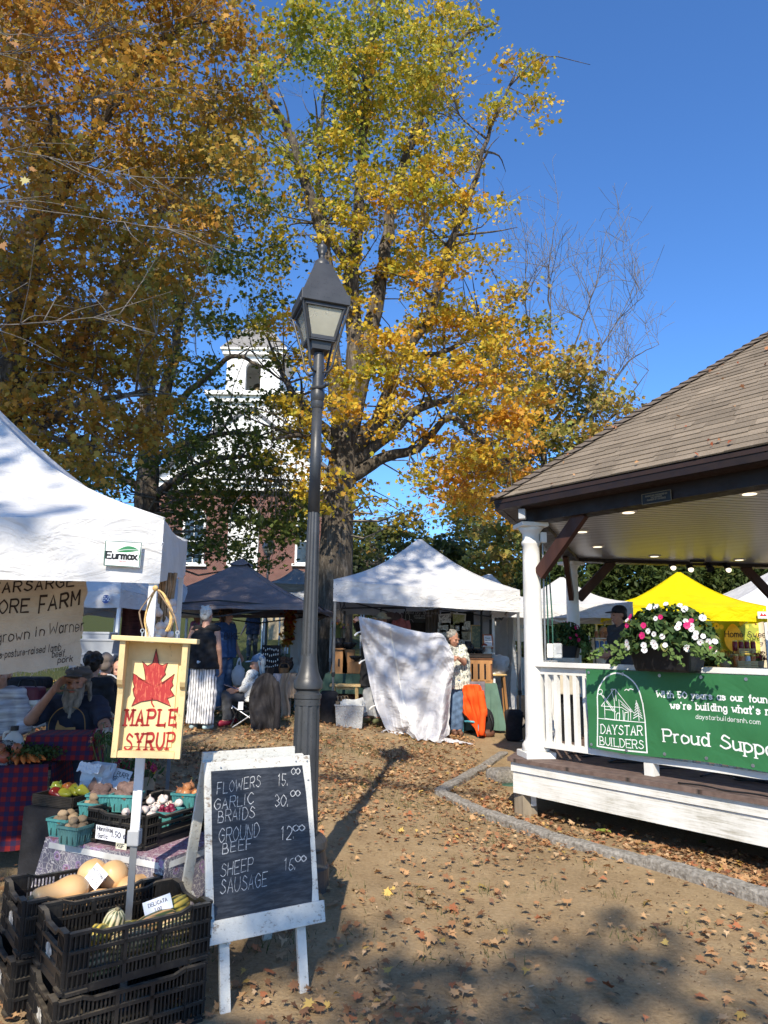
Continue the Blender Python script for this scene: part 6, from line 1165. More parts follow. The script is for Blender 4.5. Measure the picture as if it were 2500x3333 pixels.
for i,c_ in enumerate([(.36,.34,.03),(.42,.14,.02),(.24,.28,.03),(.2,.02,.012),(.36,.33,.03),(.4,.11,.015),(.18,.015,.012),(.3,.3,.03)]):
 q=p+gx*rs.uniform(-.09,.1)+gy*rs.uniform(-.06,.06)+Vector((0,0,.05+.012*(i%3)));mb=MB();d=Vector((rs.uniform(-1,1),rs.uniform(-.4,.4),rs.uniform(.0,.9)));revolve(mb,[(.008,-.05),(.02,-.03),(.03,.0),(.034,.025),(.02,.038),(.006,.035)],aim(q,d),16,.10,3)
 mb.mi=1;revolve(mb,[(.005,.03),(.004,.055)],aim(q,d),6);tag(mb.build('pepper',[mat('pepper_%d'%1 if i in(0,4)else 'pepper_skin_'+'abcdefgh'[i],c_,.25,.15,8,0),mat('pepper_stem',(.12,.2,.04),.6)],smooth=True),['yellow green pepper standing in the dark tray','orange pepper at the left of the tray','green pepper at the right of the tray','dark red pepper under the yellow ones','yellow pepper lying at the front of the tray','orange red pepper at the back of the tray','deep red pepper at the right rim of the tray','pale green pepper in the middle of the tray'][i],'pepper','peppers in the dark tray')
#plaid table
K=NT('plaid_cloth');v=K.coord('UV')if False else K.coord('Object');at_=K.n('Attribute',attribute_name='uvp');sp=K.n('SeparateXYZ',{0:at_.outputs['Vector']});s1=K.ramp(K.math('FRACT',K.math('MULTIPLY',sp.outputs[0],1/.062)),[(0,0),(.5,0),(.52,1),(1,1)]);s2=K.ramp(K.math('FRACT',K.math('MULTIPLY',sp.outputs[1],1/.062)),[(0,0),(.5,0),(.52,1),(1,1)])
sm_=K.math('ADD',s1,s2);K.set(K.b,'Base Color',K.ramp(K.math('MULTIPLY',sm_,.5),[(.2,(.21,.010,.011)),(.5,(.07,.008,.03)),(.9,(.018,.014,.055))]));K.b.inputs['Roughness'].default_value=.95;K.bump(K.noise(v,180,2),.3,.002);M_PLAID=K.m
def uvgrid(mb_list,name,m,parent=None,label=None,cat_=None):
 mb=MB();UV=[]
 for fn,uvf,nu,nv in mb_list:
  mb.grid(fn,nu,nv);UV+=[(*uvf(i/nu,j/nv),0)for j in range(nv+1)for i in range(nu+1)]
 o=mb.build(name,m,parent,smooth=True);a=o.data.attributes.new('uvp','FLOAT_VECTOR','POINT');a.data.foreach_set('vector',np.array(UV,np.float32).ravel())
 if label:tag(o,label,cat_)
 return o
q0=onz(150,2488,.78);dp=Vector((.985,.17,0));dq=Vector((-.17,.985,0))
PT0=q0-dp*1.5
t=thing('plaid_table','trestle table under the red and blue plaid cloth','table',PT0+dp*.75+dq*.35);mb=MB();mb.beam(PT0+dp*.02+dq*.38+Vector((0,0,-.022)),PT0+dp*1.48+dq*.38+Vector((0,0,-.022)),.74,.03);mb.build('tabletop',mat('table_plastic',(.6,.6,.58)),t)
for x in(.12,1.38):
 for y in(.08,.68):a=PT0+dp*x+dq*y;MB().tube([Vector((a.x,a.y,ground(a.x,a.y))),Vector((a.x,a.y,.74))],.015).build('leg',M_GREYLEG,t)
W_,D_=1.52,.76;cb=PT0-dp*.0-dq*.005+Vector((0,0,.004));H1=.55
def fr(u,v):f=(1-v);return cb+dp*(u*W_+.05*f*(u-.5))-dq*(.01+.05*f+.03*f*math.sin(u*17)+.012*f*math.sin(u*37))-Vector((0,0,f*H1+.02*f*math.sin(u*5)))
def rt(u,v):f=(1-v);return cb+dp*(W_+.012+.05*f+.02*f*math.sin(u*11))+dq*(u*D_)-Vector((0,0,f*(H1-.12)+.03*f*math.sin(u*7)))
tpz=lambda u,v:cb+dp*(u*W_)+dq*(v*D_)+Vector((0,0,.002*wob(u*9,v*9)))
uvgrid([(fr,lambda u,v:(u*W_,v*H1),90,16),(rt,lambda u,v:(W_+u*D_,v*H1),40,14),(tpz,lambda u,v:(u*W_,H1+v*D_),40,20)],'tablecloth',M_PLAID,None,'red and navy checked plaid cloth hanging over the trestle table','tablecloth')
bq=at(170,2398,5.25);BXW,BXD,BXH=.46,.34,bq.z-.78
bx0=Vector((bq.x,bq.y,.79))-dp*.17
def bxs(a,b,n_):return(lambda u,v:bx0+dp*(a[0]+(b[0]-a[0])*u+(.03*(1-v)*n_[0]))+dq*(a[1]+(b[1]-a[1])*u+(.03*(1-v)*n_[1]))+Vector((0,0,v*BXH-(1-v)*(.35 if n_[0]>0 else 0))))
uvgrid([(bxs((0,0),(BXW,0),(0,-1)),lambda u,v:(u*BXW,v*BXH),14,8),(bxs((BXW,0),(BXW,BXD),(1,0)),lambda u,v:(u*BXD,v*.5),14,10),(bxs((0,BXD),(0,0),(-1,0)),lambda u,v:(u*BXD,v*BXH),10,6),(lambda u,v:bx0+dp*(BXW*u)+dq*(BXD*v)+Vector((0,0,BXH)),lambda u,v:(u*BXW,v*BXD),10,8)],'covered_box',M_PLAID,None,'raised box at the table end under the same plaid cloth','box')
jp=at(46,2392,5.2);jp.z=.80;hJ=.205;t=thing('syrup_jug','translucent white plastic maple syrup jug with a dark cap on the plaid table','jug',jp);mb=MB();mb.lathe([(.062,0),(.072,.012),(.072,.11),(.066,.135),(.045,.165),(.026,.18),(.024,.192)],20,jp,sy=.72);mb.build('bottle',mat('jug_plastic',(.62,.62,.60),.4,.06,6,.05,translucent=.25),t,smooth=True)
MB().lathe([(.027,0),(.027,.028),(.024,.032)],16,jp+Vector((0,0,.192))).build('cap',M_BLACK,t);MB().tube(cat([jp+Vector((-.03,0,.185)),jp+Vector((-.066,0,.175)),jp+Vector((-.07,0,.13)),jp+Vector((-.062,0,.11))],5),.010,8).build('handle',mat('jug_plastic',(.62,.62,.60)),t,smooth=True)
mb=MB();T=basis(jp+Vector((0,-.055,.03)),(1,0,0),(0,0,1),(0,-1,0));text(mb,'PURE NH',plane_fn(T,.0015),.018,.003,1,x0=-.04,y0=.045);text(mb,'MAPLE',plane_fn(T,.0015),.016,.003,1,x0=-.035,y0=.02);text(mb,'SYRUP',plane_fn(T,.0015),.016,.003,1,x0=-.035,y0=-.004);mb.build('print',mat('black_print',(.015,.015,.015)),t)
M_CARROT=mat('carrot',(.52,.15,.03),.6,.2,12,.2,40,.002);rs=random.Random(8);cp0=at(64,2452,5.08);cp0 .z=.80
for i in range(6):
 s0=cp0+Vector((-.035+.02*i,.05+.01*(i%3),.035+.012*(i%2)));s1=s0+Vector((.05+.02*i,-.11,-.03)).normalized()*rs.uniform(.15,.19);t=tag(MB().tube(cat([s0,s0 .lerp(s1,.35),s0 .lerp(s1,.75),s1],3),[.020,.0205,.020,.019,.018,.016,.014,.011,.008,.004],12).build('carrot',M_CARROT,smooth=True),'orange carrot with its green top in the bunch on the plaid cloth','carrot','carrots in the bunch')
N=1500;rg=np.random.default_rng(4);pp=np.array(cp0[:])+rg.normal(size=(N,3))*np.array([.10,.06,.022])+np.array([.02,.09,.055]);cc=np.array([(.045,.075,.02)])*(.6+.8*rg.random((N,1)));tag(link_mesh(leaf_mesh('carrot_greens',pp,rg.normal(size=(N,3)),.016+.012*rg.random(N),cc,CROWN,.2,rg),'carrot_greens',attr_mat('grass',.7,.25)),'heap of feathery dark green carrot tops on the plaid cloth','carrot tops',kind='stuff')
ap=at(8,2462,5.05);ap.z=.80;t=thing('produce_bag','clear plastic bag of red apples at the left edge of the plaid table','bag',ap);rs=random.Random(2)
for i in range(8):mb=MB();mb.ball(ap+Vector((rs.uniform(-.09,.07),rs.uniform(-.03,.05),.035+.05*(i//4))),rs.uniform(.033,.04));mb.build('apple',mat('red_apple',(.33,.05,.035),.3,.35,10,.05,c2=(.4,.2,.08)),t,smooth=True)
K=NT('clear_film');K.b.inputs['Base Color'].default_value=(.85,.86,.88,1);K.b.inputs['Transmission Weight'].default_value=1;K.b.inputs['IOR'].default_value=1.06;K.b.inputs['Roughness'].default_value=.08;K.bump(K.noise(K.coord(),30,3),.8,.02);M_FILM=K.m
mb=MB();mb.ball(ap+Vector((-.01,.01,.06)),(.125,.085,.085),seg=22,rings=14);mb.V=[(x+.01*wob(y*40,z_*40),y+.01*wob(x*40,z_*30),z_)for x,y,z_ in mb.V];mb.build('film',M_FILM,t,smooth=True)
def bouquet(name,label,base,hb,rb,cen,rad,nl,nf,cols,seed,vessel_m,fl=.03,leafc=(.06,.11,.03),vname='bucket',rz=1.0):
 t=thing(name,label,'flowers',base);rg=np.random.default_rng(seed);mb=MB();mb.lathe([(rb*.8,0),(rb,hb),(rb*.93,hb),(rb*.75,.02)],18,base);mb.build(vname,vessel_m,t,smooth=True)
 mb=MB();cen=Vector(cen);P=[]
 for i in range(nf):
  d=Vector(rg.normal(size=3));d.normalize();d.z=abs(d.z)*rz;q=cen+d*rad*(.6+.45*rg.random());P.append((q,d));mb.tube(cat([base+Vector((d.x*rb*.4,d.y*rb*.4,hb*.8)),base.lerp(q,.6)+Vector((0,0,.02)),q],3),.003,4)
 mb.build('stems',mat('green_stem',(.08,.14,.04),.6),t);n_=nl;d=rg.normal(size=(n_,3));d/=np.linalg.norm(d,axis=1,keepdims=True);d[:,2]=np.abs(d[:,2])*rz-.25;pp=np.array(cen[:])+d*rad*(.3+.7*rg.random((n_,1)));cc=np.array([leafc])*(.6+.8*rg.random((n_,1)));link_mesh(leaf_mesh('foliage',pp,d+rg.normal(size=(n_,3))*.5,rad*.22*(.6+.7*rg.random(n_)),cc,ASH,.3,rg),'foliage',attr_mat('grass',.7,.25),t)
 for(q,d),c_ in zip(P,[cols[i%len(cols)]for i in range(nf)]):
  n_=22;th=rg.random(n_)*6.28;dd=d.normalized();u_,v_,_=frame(dd);off=np.array([tuple((u_*math.cos(a)+v_*math.sin(a))*fl*.55*(.4+.8*rg.random())+dd*fl*.3*rg.random())for a in th]);nn=np.array(dd[:])+off/fl*.9
  link_mesh(leaf_mesh('flower',np.array(q[:])+off,nn,fl*(.55+.3*rg.random(n_)),np.array([c_])*(.8+.35*rg.random((n_,1))),ASH,.3,rg),'flower',attr_mat('petal',.6,.25),t)
 return t
fp=onz(420,2660,.25);fp=at(430,2560,5.0);base=Vector((fp.x+.02,5.0,ground(fp.x,5)+.02));bouquet('flower_bucket','bucket of zinnias and yellow rudbeckia behind the maple syrup sign',base+Vector((0,0,.25)),.38,.13,Vector((fp.x,5.0,at(430,2510,5).z)),.2,260,22,[(.60,.12,.08),(.62,.40,.03),(.40,.02,.09),(.62,.22,.12),(.28,.02,.05)],5,mat('brown_kraft',(.35,.24,.14),.85),.042)
base2=at(352,2430,5.3);base2 .z=.55;bouquet('flower_bucket','jar of coral and pink zinnias beside the seated man',base2,.2,.08,Vector((base2 .x,5.3,at(352,2415,5.3).z)),.16,160,16,[(.62,.16,.10),(.58,.05,.16),(.6,.25,.18),(.5,.45,.4)],6,mat('grey_jar',(.2,.2,.2),.4),.034,vname='jar')
p=at(92,2300,7.2);t=thing('cooler','white lidded cooler behind the seated man','cooler',Vector((p.x,p.y,p.z-.3)));MB().box(p+Vector((0,0,-.08)),(.3,.3,.22),bev=.015).build('body',M_WHITE,t);MB().box(p+Vector((0,0,.05)),(.32,.32,.05),bev=.012).build('lid',M_WHITE,t)
p2=at(92,2262,7.15);t=thing('insulated_bag','maroon insulated bag with a grey strap on the white cooler','bag',p2+Vector((0,0,-.1)));MB().box(p2,(.27,.22,.16),.05,bev=.03).build('body',mat('maroon_nylon',(.13,.022,.04),.5,.2,8,.4,12,.01),t);MB().box(p2+Vector((.0,-.112,0)),(.022,.006,.16),.05).build('strap',mat('grey_strap',(.42,.38,.36),.8),t);MB().tube(cat([p2+Vector((-.08,-.05,.08)),p2+Vector((-.05,-.05,.14)),p2+Vector((.06,-.05,.14)),p2+Vector((.09,-.05,.08))],5),.008,6).build('handle',M_BLACK,t)
p=at(100,2222,7.6);tag(MB().box(p,(.36,.3,.12),bev=.04).build('black_bag',M_BLKCLOTH),'black holdall heaped behind the maroon bag','bag')
def bin_(label,p,d,m,rz=0):
 t=thing('storage_bin',label,'bin',p-Vector((0,0,d[2]/2)),group='grey plastic bins');mb=MB();a=[(-d[0]*.46,-d[1]*.46,-d[2]/2),(d[0]*.46,-d[1]*.46,-d[2]/2),(d[0]*.46,d[1]*.46,-d[2]/2),(-d[0]*.46,d[1]*.46,-d[2]/2)];b=[(x/.92,y/.92,d[2]/2)for x,y,_ in a];mb.add([p+Vector(q)for q in a+b],[(3,2,1,0),(0,1,5,4),(1,2,6,5),(2,3,7,6),(3,0,4,7),(4,5,6,7)]);mb.build('tub',m,t);MB().box(p+Vector((0,0,d[2]/2)),(d[0]*1.05,d[1]*1.05,.03),bev=.008).build('rim',m,t);return t
gb=mat('grey_bin',(.30,.32,.35),.5,.1,6,.1)
bin_('small grey bin on top of the pile behind the cloth sign',at(325,2078,9.2),(.34,.3,.13),gb);bin_('wide upper grey bin behind the bald man',at(318,2110,9.1),(.52,.36,.2),gb);bin_('wide lower grey bin behind the bald man',at(312,2160,9.1),(.55,.38,.22),gb)
K=mat('maroon_woven',(.060,.018,.020),.95,.35,8,.5,30,.01,stretch=(1,1,6));a,b=z(398,2000,10.6),z(520,2000,10.4);tag(MB().grid(lambda u,v:a.lerp(b,u)+Vector((0,.04*math.sin(u*17),-1.0*(1-v)+.12)),30,8).build('woven_hanging',K,smooth=True),'dark maroon woven cloth hanging behind the maple sign','cloth')
#middle tent: tables, display, totes
M_GREEN=mat('sage_cloth',(.105,.185,.145),.9,.14,4,.4,7,.02);M_OAK=mat('oak',(.34,.17,.065),.55,.3,6,.4,30,.003,stretch=(1,1,.2));M_WALN=mat('walnut',(.13,.052,.022),.5,.3,6,.4,30,.003,stretch=(1,1,.2));M_PINE=mat('pale_pine',(.55,.38,.17),.6,.2,6,.3,30,.003)
def cloth_table(label,tlabel,x0,x1,y,dep,zt0,m,hem=.05,rz=0,flare=.05,seed=0):
 xc=(x0+x1)/2;g=ground(xc,y);t=thing('trestle_table',tlabel,'table',(xc,y+dep/2,g));MB().box((xc,y+dep/2,zt0-.02),(x1-x0-.03,dep-.03,.03)).build('tabletop',M_PINE,t)
 for sx in(x0+.08,x1-.08):
  for sy in(y+.08,y+dep-.08):MB().tube([(sx,sy,g),(sx,sy,zt0-.03)],.014).build('leg',M_GREYLEG,t)
 per=[(x0,y+dep),(x0,y),(x1,y),(x1,y+dep)]
 def f(u,v):
  s_=u*3;i=min(int(s_),2);a,b=Vector(per[i]),Vector(per[i+1]);q=a.lerp(b,s_-i);n_=[(-1,0),(0,-1),(1,0)][i];k=min(abs(s_-1),abs(s_-2));cr=max(0,1-k/.15);fl=(1-v)*(flare+.06*cr+.02*math.sin(s_*19+seed)+.012*math.sin(s_*41));nx,ny=n_
  if cr>0:nx,ny=nx*(1-cr*.4)+(-1 if abs(s_-1)<.2 else 1)*cr*.5,ny*(1-cr*.4)-cr*.5
  return Vector((q.x+nx*fl,q.y+ny*fl,zt0-(1-v)*(zt0-g-hem)))
 mb=MB().grid(f,90,12);mb.add([(x0,y,zt0),(x1,y,zt0),(x1,y+dep,zt0),(x0,y+dep,zt0)],[(0,1,2,3)]);return tag(mb.build('tablecloth',m),label,'tablecloth')
C3=lambda x,y:(1400+x*.2411,1950+y*.2411);CB2=lambda x,y:(1050+x*.2411,1950+y*.2411)
a3=lambda x,y,d:at(*C3(x,y),d);b3=lambda x,y,d:at(*CB2(x,y),d)
x0,x1=a3(520,1140,12.0).x,a3(900,1140,12.0).x;ztb=a3(700,1138,12.0).z
cloth_table('sage green cloth on the right hand table of the middle tent','trestle table beneath the sage cloth at the right of the middle tent',x0,x1,12.0,.75,ztb,M_GREEN,seed=1)
c0,c1=a3(470,1120,12.08),a3(845,1120,12.08);W=c1 .x-c0 .x;hz=a3(600,815,12.08).z-ztb;t=thing('slatted_stand','brown slatted wooden stand on the sage green table','stand',(c0 .x+W/2,12.28,ztb));mb=MB()
mb.box((c0 .x+W/2,12.1,ztb+.03),(W,.03,.06));mb.box((c0 .x+W/2,12.1,ztb+hz-.035),(W,.03,.07));mb.box((c0 .x+W/2,12.46,ztb+.03),(W,.03,.06));mb.box((c0 .x+W/2,12.46,ztb+hz-.035),(W,.03,.07));mb.build('rails',M_OAK,t)
for i in range(4):MB().box((c0 .x+.07+i*(W-.14)/3,12.082,ztb+hz/2),(.075,.016,hz-.08)).build('slat',M_OAK,t)
mb=MB();mb.box((c0 .x+.02,12.28,ztb+hz/2),(.04,.34,hz-.01));mb.box((c1 .x-.02,12.28,ztb+hz/2),(.04,.34,hz-.01));mb.box((c0 .x+W/2,12.28,ztb+hz+.011),(W+.03,.42,.02));mb.build('frame',M_WALN,t)
zb0=ztb+hz+.024;d0,d1=a3(430,780,12.1).x,a3(830,780,12.1).x;t2=thing('display_box','long dark wooden box lying on the slatted stand','box',((d0+d1)/2,12.28,zb0));hb=a3(600,742,12.1).z-zb0;MB().box(((d0+d1)/2,12.28,zb0+hb/2),(d1-d0,.36,hb-.01),bev=.004).build('body',mat('ebony_wood',(.018,.011,.008),.5),t2);MB().box(((d0+d1)/2,12.28,zb0+hb),(d1-d0+.02,.38,.014)).build('top',mat('ebony_wood',(.018,.011,.008)),t2)
zt2=zb0+hb+.008
def pot(name,label,p,prof,m,sc=1,cat_='pot',grp=None):return tag(MB().lathe([(r*sc,h*sc)for r,h in prof],22,p).build(name,m,smooth=True),label,cat_,grp)
BOWL=[(.04,0),(.05,.008),(.095,.05),(.115,.09),(.112,.092),(.09,.055),(.04,.02)];VASE=[(.05,0),(.06,.01),(.10,.07),(.105,.11),(.07,.17),(.05,.19),(.06,.21),(.05,.20),(.045,.18)]
M_CERAM=mat('dark_glaze',(.022,.024,.028),.25,.3,12,.1)
px_=lambda x,d:a3(x,700,d).x
pot('bowl','dark glazed bowl on the long dark box',(px_(642,12.2),12.2,zt2),BOWL,M_CERAM,.95,'bowl');pot('vase','dark round vase beside the man on the long box',(px_(520,12.2),12.2,zt2),VASE,M_CERAM,.95,'vase')
t=thing('pedestal','white fluted column pedestal at the right end of the long box','pedestal',(px_(780,12.25),12.25,zt2));p=Vector((px_(780,12.25),12.25,zt2));mb=MB();mb.box(p+Vector((0,0,.012)),(.17,.17,.024));mb.lathe([(.07,.024),(.062,.03),(.058,.1),(.066,.11)],24,p);mb.box(p+Vector((0,0,.122)),(.19,.19,.024));mb.build('plinth',mat('plaster',(.62,.60,.54),.7),t)
def easel(label,c,w,h,frame_m,pic_m,lines=None,lean=.25,name='framed_picture',ft=.018):
 t=thing(name,label,'picture',c-Vector((0,0,h/2)));T=basis(c,(1,0,0),(0,lean,1),(0,-1,lean));mb=MB()
 for cc_,dd in(((0,h/2,0),(w,ft,.016)),((0,-h/2,0),(w,ft,.016)),((w/2,0,0),(ft,h+ft,.016)),((-w/2,0,0),(ft,h+ft,.016))):mb.box(cc_,dd,T=T)
 mb.build('frame',frame_m,t);MB().box((0,0,-.002),(w,h,.008),T=T).build('sheet',pic_m,t);MB().tube([T@Vector((0,h*.3,-.006)),c+Vector((0,.12,-h/2))],.008).build('prop',frame_m,t)
 if lines:
  mb=MB()
  for s_,x,y,ht in lines:text(mb,s_,plane_fn(T,.004),ht,ht*.12,1.4,0,.04,x0=x,y0=y)
  mb.build('writing',mat('pen_ink',(.02,.02,.05)),t)
 return t
easel('orange framed notice leaning on the pedestal',a3(782,572,12.28),.15,.24,mat('orange_frame',(.42,.12,.05),.5),mat('paper_white',(.80,.81,.84)),[('Thank',-.05,.05,.025),('you for',-.05,.01,.022),('looking',-.05,-.03,.022)],.5)
p=a3(735,630,12.24);tag(MB().lathe([(.03,0),(.05,.02),(.045,.05),(.015,.07)],14,p-Vector((0,0,.03))).build('pomegranate',mat('red_pottery',(.28,.05,.025),.5)),'small dark red pottery ornament on the pedestal','ornament')
PICM=[mat('ink_drawing',(.74,.74,.70),.7,.0,9,0,c2=(.10,.10,.10),stretch=(1,1,1)),mat('green_print',(.42,.44,.18),.6,.3,14,0,c2=(.6,.62,.5))]
def art(name,bg,dk,sc,seed):
 if name in MATS:return MATS[name]
 K=NT(name);v=K.n('Mapping',{'Vector':K.coord('Object'),'Location':(seed,seed*.7,0)}).outputs[0];w_=K.noise(v,sc,5,.7,1.5);K.set(K.b,'Base Color',K.ramp(w_,[(.50,bg),(.56,dk),(.62,dk),(.68,bg)]));K.b.inputs['Roughness'].default_value=.7;MATS[name]=K.m;return K.m
easel('small painting on a wooden easel behind the bowl',a3(632,510,12.9),.19,.42,M_PINE,art('landscape_art',(.13,.17,.12),(.32,.3,.18),12,3),None,.3)
pa,pb=a3(150,200,13.6),a3(590,200,13.6);gz=ground(1.5,13.6);t=thing('print_stand','black display panel of animal prints at the back of the middle tent','display board',((pa.x+pb.x)/2,13.62,gz));MB().box(((pa.x+pb.x)/2,13.63,gz+1.0),(pb.x-pa.x,.03,1.9)).build('board',M_BLKCLOTH,t)
MB().box((pa.x+.30,13.6,gz+1.0),(.03,.03,1.9)).build('upright',mat('pale_post',(.6,.58,.52)),t)
arts=[('ink_art',(.72,.72,.68),(.08,.08,.08),16),('green_art',(.34,.36,.12),(.50,.48,.30),10),('ink_art_two',(.70,.69,.64),(.12,.10,.08),20),('sepia_art',(.46,.42,.30),(.14,.12,.08),14)]
cards_=[(222,282,.5,.38,0,'ink sketch of a creature, top left of the display panel'),(372,282,.52,.42,1,'green landscape print at the top of the display panel'),(200,382,.42,.34,2,'ink sketch below the top left print'),(292,408,.28,.34,3,'small sepia print in the second row, left of centre'),(378,400,.30,.40,0,'upright ink print in the second row'),(462,376,.40,.34,2,'tilted leaping animal print in the second row'),(392,486,.2,.32,3,'narrow print hidden behind the man'),(466,484,.42,.36,3,'sepia bird print in the third row'),(410,596,.28,.36,2,'print in the lowest row by the shoulder of the man'),(160,470,.3,.3,0,'print edge left of the hand of the man')]
for i,(x,y,w_,h_,m_,lab)in enumerate(cards_):
 c=a3(x,y,13.57);w_,h_=w_*.58,h_*.62;t=thing('art_print',lab,'picture',c-Vector((0,0,h_/2)),group='prints pinned on the display panel');a=random.Random(i).uniform(-.12,.12);T=basis(c,(math.cos(a),0,math.sin(a)),(0,0,1),(0,-1,0));MB().box((0,0,0),(w_,h_,.006),T=T).build('mount',mat('print_paper',(.70,.69,.64),.7),t);n_,bg_,dk_,sc_=arts[m_];MB().box((0,0,.004),(w_*.84,h_*.8,.003),T=T).build('image',art(n_,bg_,dk_,sc_,i),t)
ca_,cb_=at(1385,2050,13.7),at(1432,2050,13.7);g=ground(.9,13.7);tag(MB().grid(lambda u,v:ca_.lerp(cb_,u)+Vector((0,.035*math.sin(u*26),(g+.9+1.15*v)-ca_.lerp(cb_,u).z)),40,6).build('curtain',mat('taupe_curtain',(.20,.165,.14),.9,.15,6,.3),smooth=True),'taupe curtain hanging in folds at the back of the middle tent','curtain')
p0,p1=at(1314,1990,13.5),at(1384,2027,13.5);t=thing('menu_board','small blackboard with a chalk animal and lettering at the back of the middle tent','sign',((p0 .x+p1 .x)/2,13.5,p1 .z));w_,h_=p1 .x-p0 .x,p0 .z-p1 .z;T=basis(((p0 .x+p1 .x)/2,13.5,(p0 .z+p1 .z)/2),(1,0,0),(0,0,1),(0,-1,0));MB().box((0,0,0),(w_,h_,.02),T=T).build('board',mat('slate_black',(.014,.015,.016),.6),t);mb=MB()
text(mb,'Wild Dry Tree Arts',plane_fn(T,.012),.05,.005,1.2,0,.08,x0=-w_*.34,y0=h_*.28);text(mb,'prints and cards',plane_fn(T,.012),.034,.004,1.1,0,.08,x0=-w_*.02,y0=h_*.06);text(mb,'handmade',plane_fn(T,.012),.036,.004,1.1,0,.08,x0=w_*.02,y0=-h_*.14)
strokes(mb,[['~',(-.15,-.08),(-.17,.0),(-.16,.06),(-.18,.12),(-.15,.07),(-.13,.07),(-.10,.12),(-.11,.06),(-.09,.0),(-.11,-.08),(-.15,-.08)],['~',(-.10,-.06),(-.05,-.05),(-.02,-.1)]],.006,lambda x,y:(x,y),plane_fn(T,.012));mb.build('chalk_writing',M_CHALK,t)
def sweater(label,p,w,h,m,nm='sweater',gr=None):
 t=thing(nm,label,'clothing',p-Vector((0,0,h)),group=gr);mb=MB();mb.grid(lambda u,v:p+Vector(((u-.5)*w*(.85+.15*(1-v)),-.05*math.cos((u-.5)*3),-h*(1-v)-.06*abs(u-.5)*2)),12,10);mb.build('front',m,t,smooth=True,solid=.02)
 for s_ in(-1,1):MB().tube(cat([p+Vector((s_*w*.42,0,-.05)),p+Vector((s_*w*.56,-.01,-h*.45)),p+Vector((s_*w*.55,-.02,-h*.92))],4),[.05]*4+[.04]*5,8).build('sleeve',m,t,smooth=True)
 MB().tube(cat([p+Vector((0,0,.07)),p+Vector((.02,0,.04)),p+Vector((0,0,.0))],4)+[p+Vector((w*.35,0,-.03))],.005,5).build('hanger',M_STEEL,t)
sweater('pink sweater on a hanger at the back of the middle tent',at(1305,2012,13.4),.26,.42,mat('rose_knit',(.42,.13,.14),.9,.1,20,.4));M_MAUVE=mat('mauve_knit',(.16,.12,.125),.9)
for i,x in enumerate((1262,1276,1290)):sweater(['mauve garment leftmost on the hanging rail','mauve garment in the middle of the hanging rail','mauve garment beside the pink sweater'][i],at(x,1992,13.6),.2,.16,M_MAUVE,'garment','garments on the rail')
MB_=MB();MB_.beam(at(1240,1980,13.6),at(1320,1980,13.6),.02,.02);MB_.beam(at(1240,1980,13.6),gat(1240,13.6),.02,.02);MB_.beam(at(1320,1980,13.6),gat(1320,13.6),.02,.02,up=(0,1,0));tag(MB_.build('garment_rail',M_BLACK),'black garment rail at the back of the middle tent','rail')
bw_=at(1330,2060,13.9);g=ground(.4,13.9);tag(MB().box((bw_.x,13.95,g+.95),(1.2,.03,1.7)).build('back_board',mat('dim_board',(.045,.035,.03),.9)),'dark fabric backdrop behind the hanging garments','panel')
g=ground(1.4,11.55);xA,xB=a3(450,1200,11.55).x,a3(690,1200,11.55).x;ztJ=a3(560,1150,11.55).z
t=thing('folding_chair','folding chair with pale blue tubes under the orange jacket','chair',((xA+xB)/2,11.7,g));mt=mat('pale_blue_tube',(.10,.42,.52),.35)
MB().tube(cat([(xA+.02,11.58,g+.24),(xA+.10,11.5,g+.245),(xB-.08,11.5,g+.22),(xB-.06,11.5,g+.1),(xB-.06,11.5,g+.0)],5),.016).build('lower_frame',mt,t,smooth=True);MB().tube(cat([(xA,11.66,g),(xA,11.66,ztJ-.06),((xA+xB)/2,11.66,ztJ-.03),(xB,11.66,ztJ-.06),(xB,11.66,g)],5),.014).build('back_frame',mt,t,smooth=True);MB().box(((xA+xB)/2,11.85,g+.45),(xB-xA-.02,.36,.03)).build('seat',M_BLKCLOTH,t)
M_ORG=mat('orange_fleece',(.82,.085,.006),.85,.10,5,.5,9,.02)
def jacket(u,v):
 x=xA+(xB-xA)*(u*(1.0));top=ztJ-.03*(2*u-1)**4;hem=g+.02 if u>.62 else g+.02+(ztJ-g)*(.42*(1-u/.62)**.7+.02);z_=hem+(top-hem)*v
 return Vector((x+.07*(1-v)*(u-.2)+.015*wob(v*4,u*5),11.56-.05*math.sin(math.pi*u)-.03*math.sin(u*13+v*3)*(1-v*.6)-.03*wob(u*4,v*4,2),z_))
t=thing('orange_jacket','bright orange jacket draped over the chair back with one sleeve trailing to the ground','jacket',((xA+xB)/2,11.56,g));MB().grid(jacket,36,30).build('body',M_ORG,t,smooth=True,solid=.02)
MB().tube(cat([(xB-.02,11.53,ztJ-.1),(xB+.03,11.48,ztJ-.45),(xB+.02,11.46,g+.42),(xB-.02,11.44,g+.05)],5),[.06]*6+[.055]*5+[.05]*5,10).build('sleeve',M_ORG,t,smooth=True)
tag(MB().grid(lambda u,v:Vector((a3(400,1400,11.7).x+.40*u,11.64+.04*math.sin(u*9),g+.30+.55*v)),20,10).build('grey_jacket',mat('grey_purple_cloth',(.16,.135,.155),.9,.12,6,.3),smooth=True,solid=.015),'grey jacket hanging under the orange one on the chair','jacket')
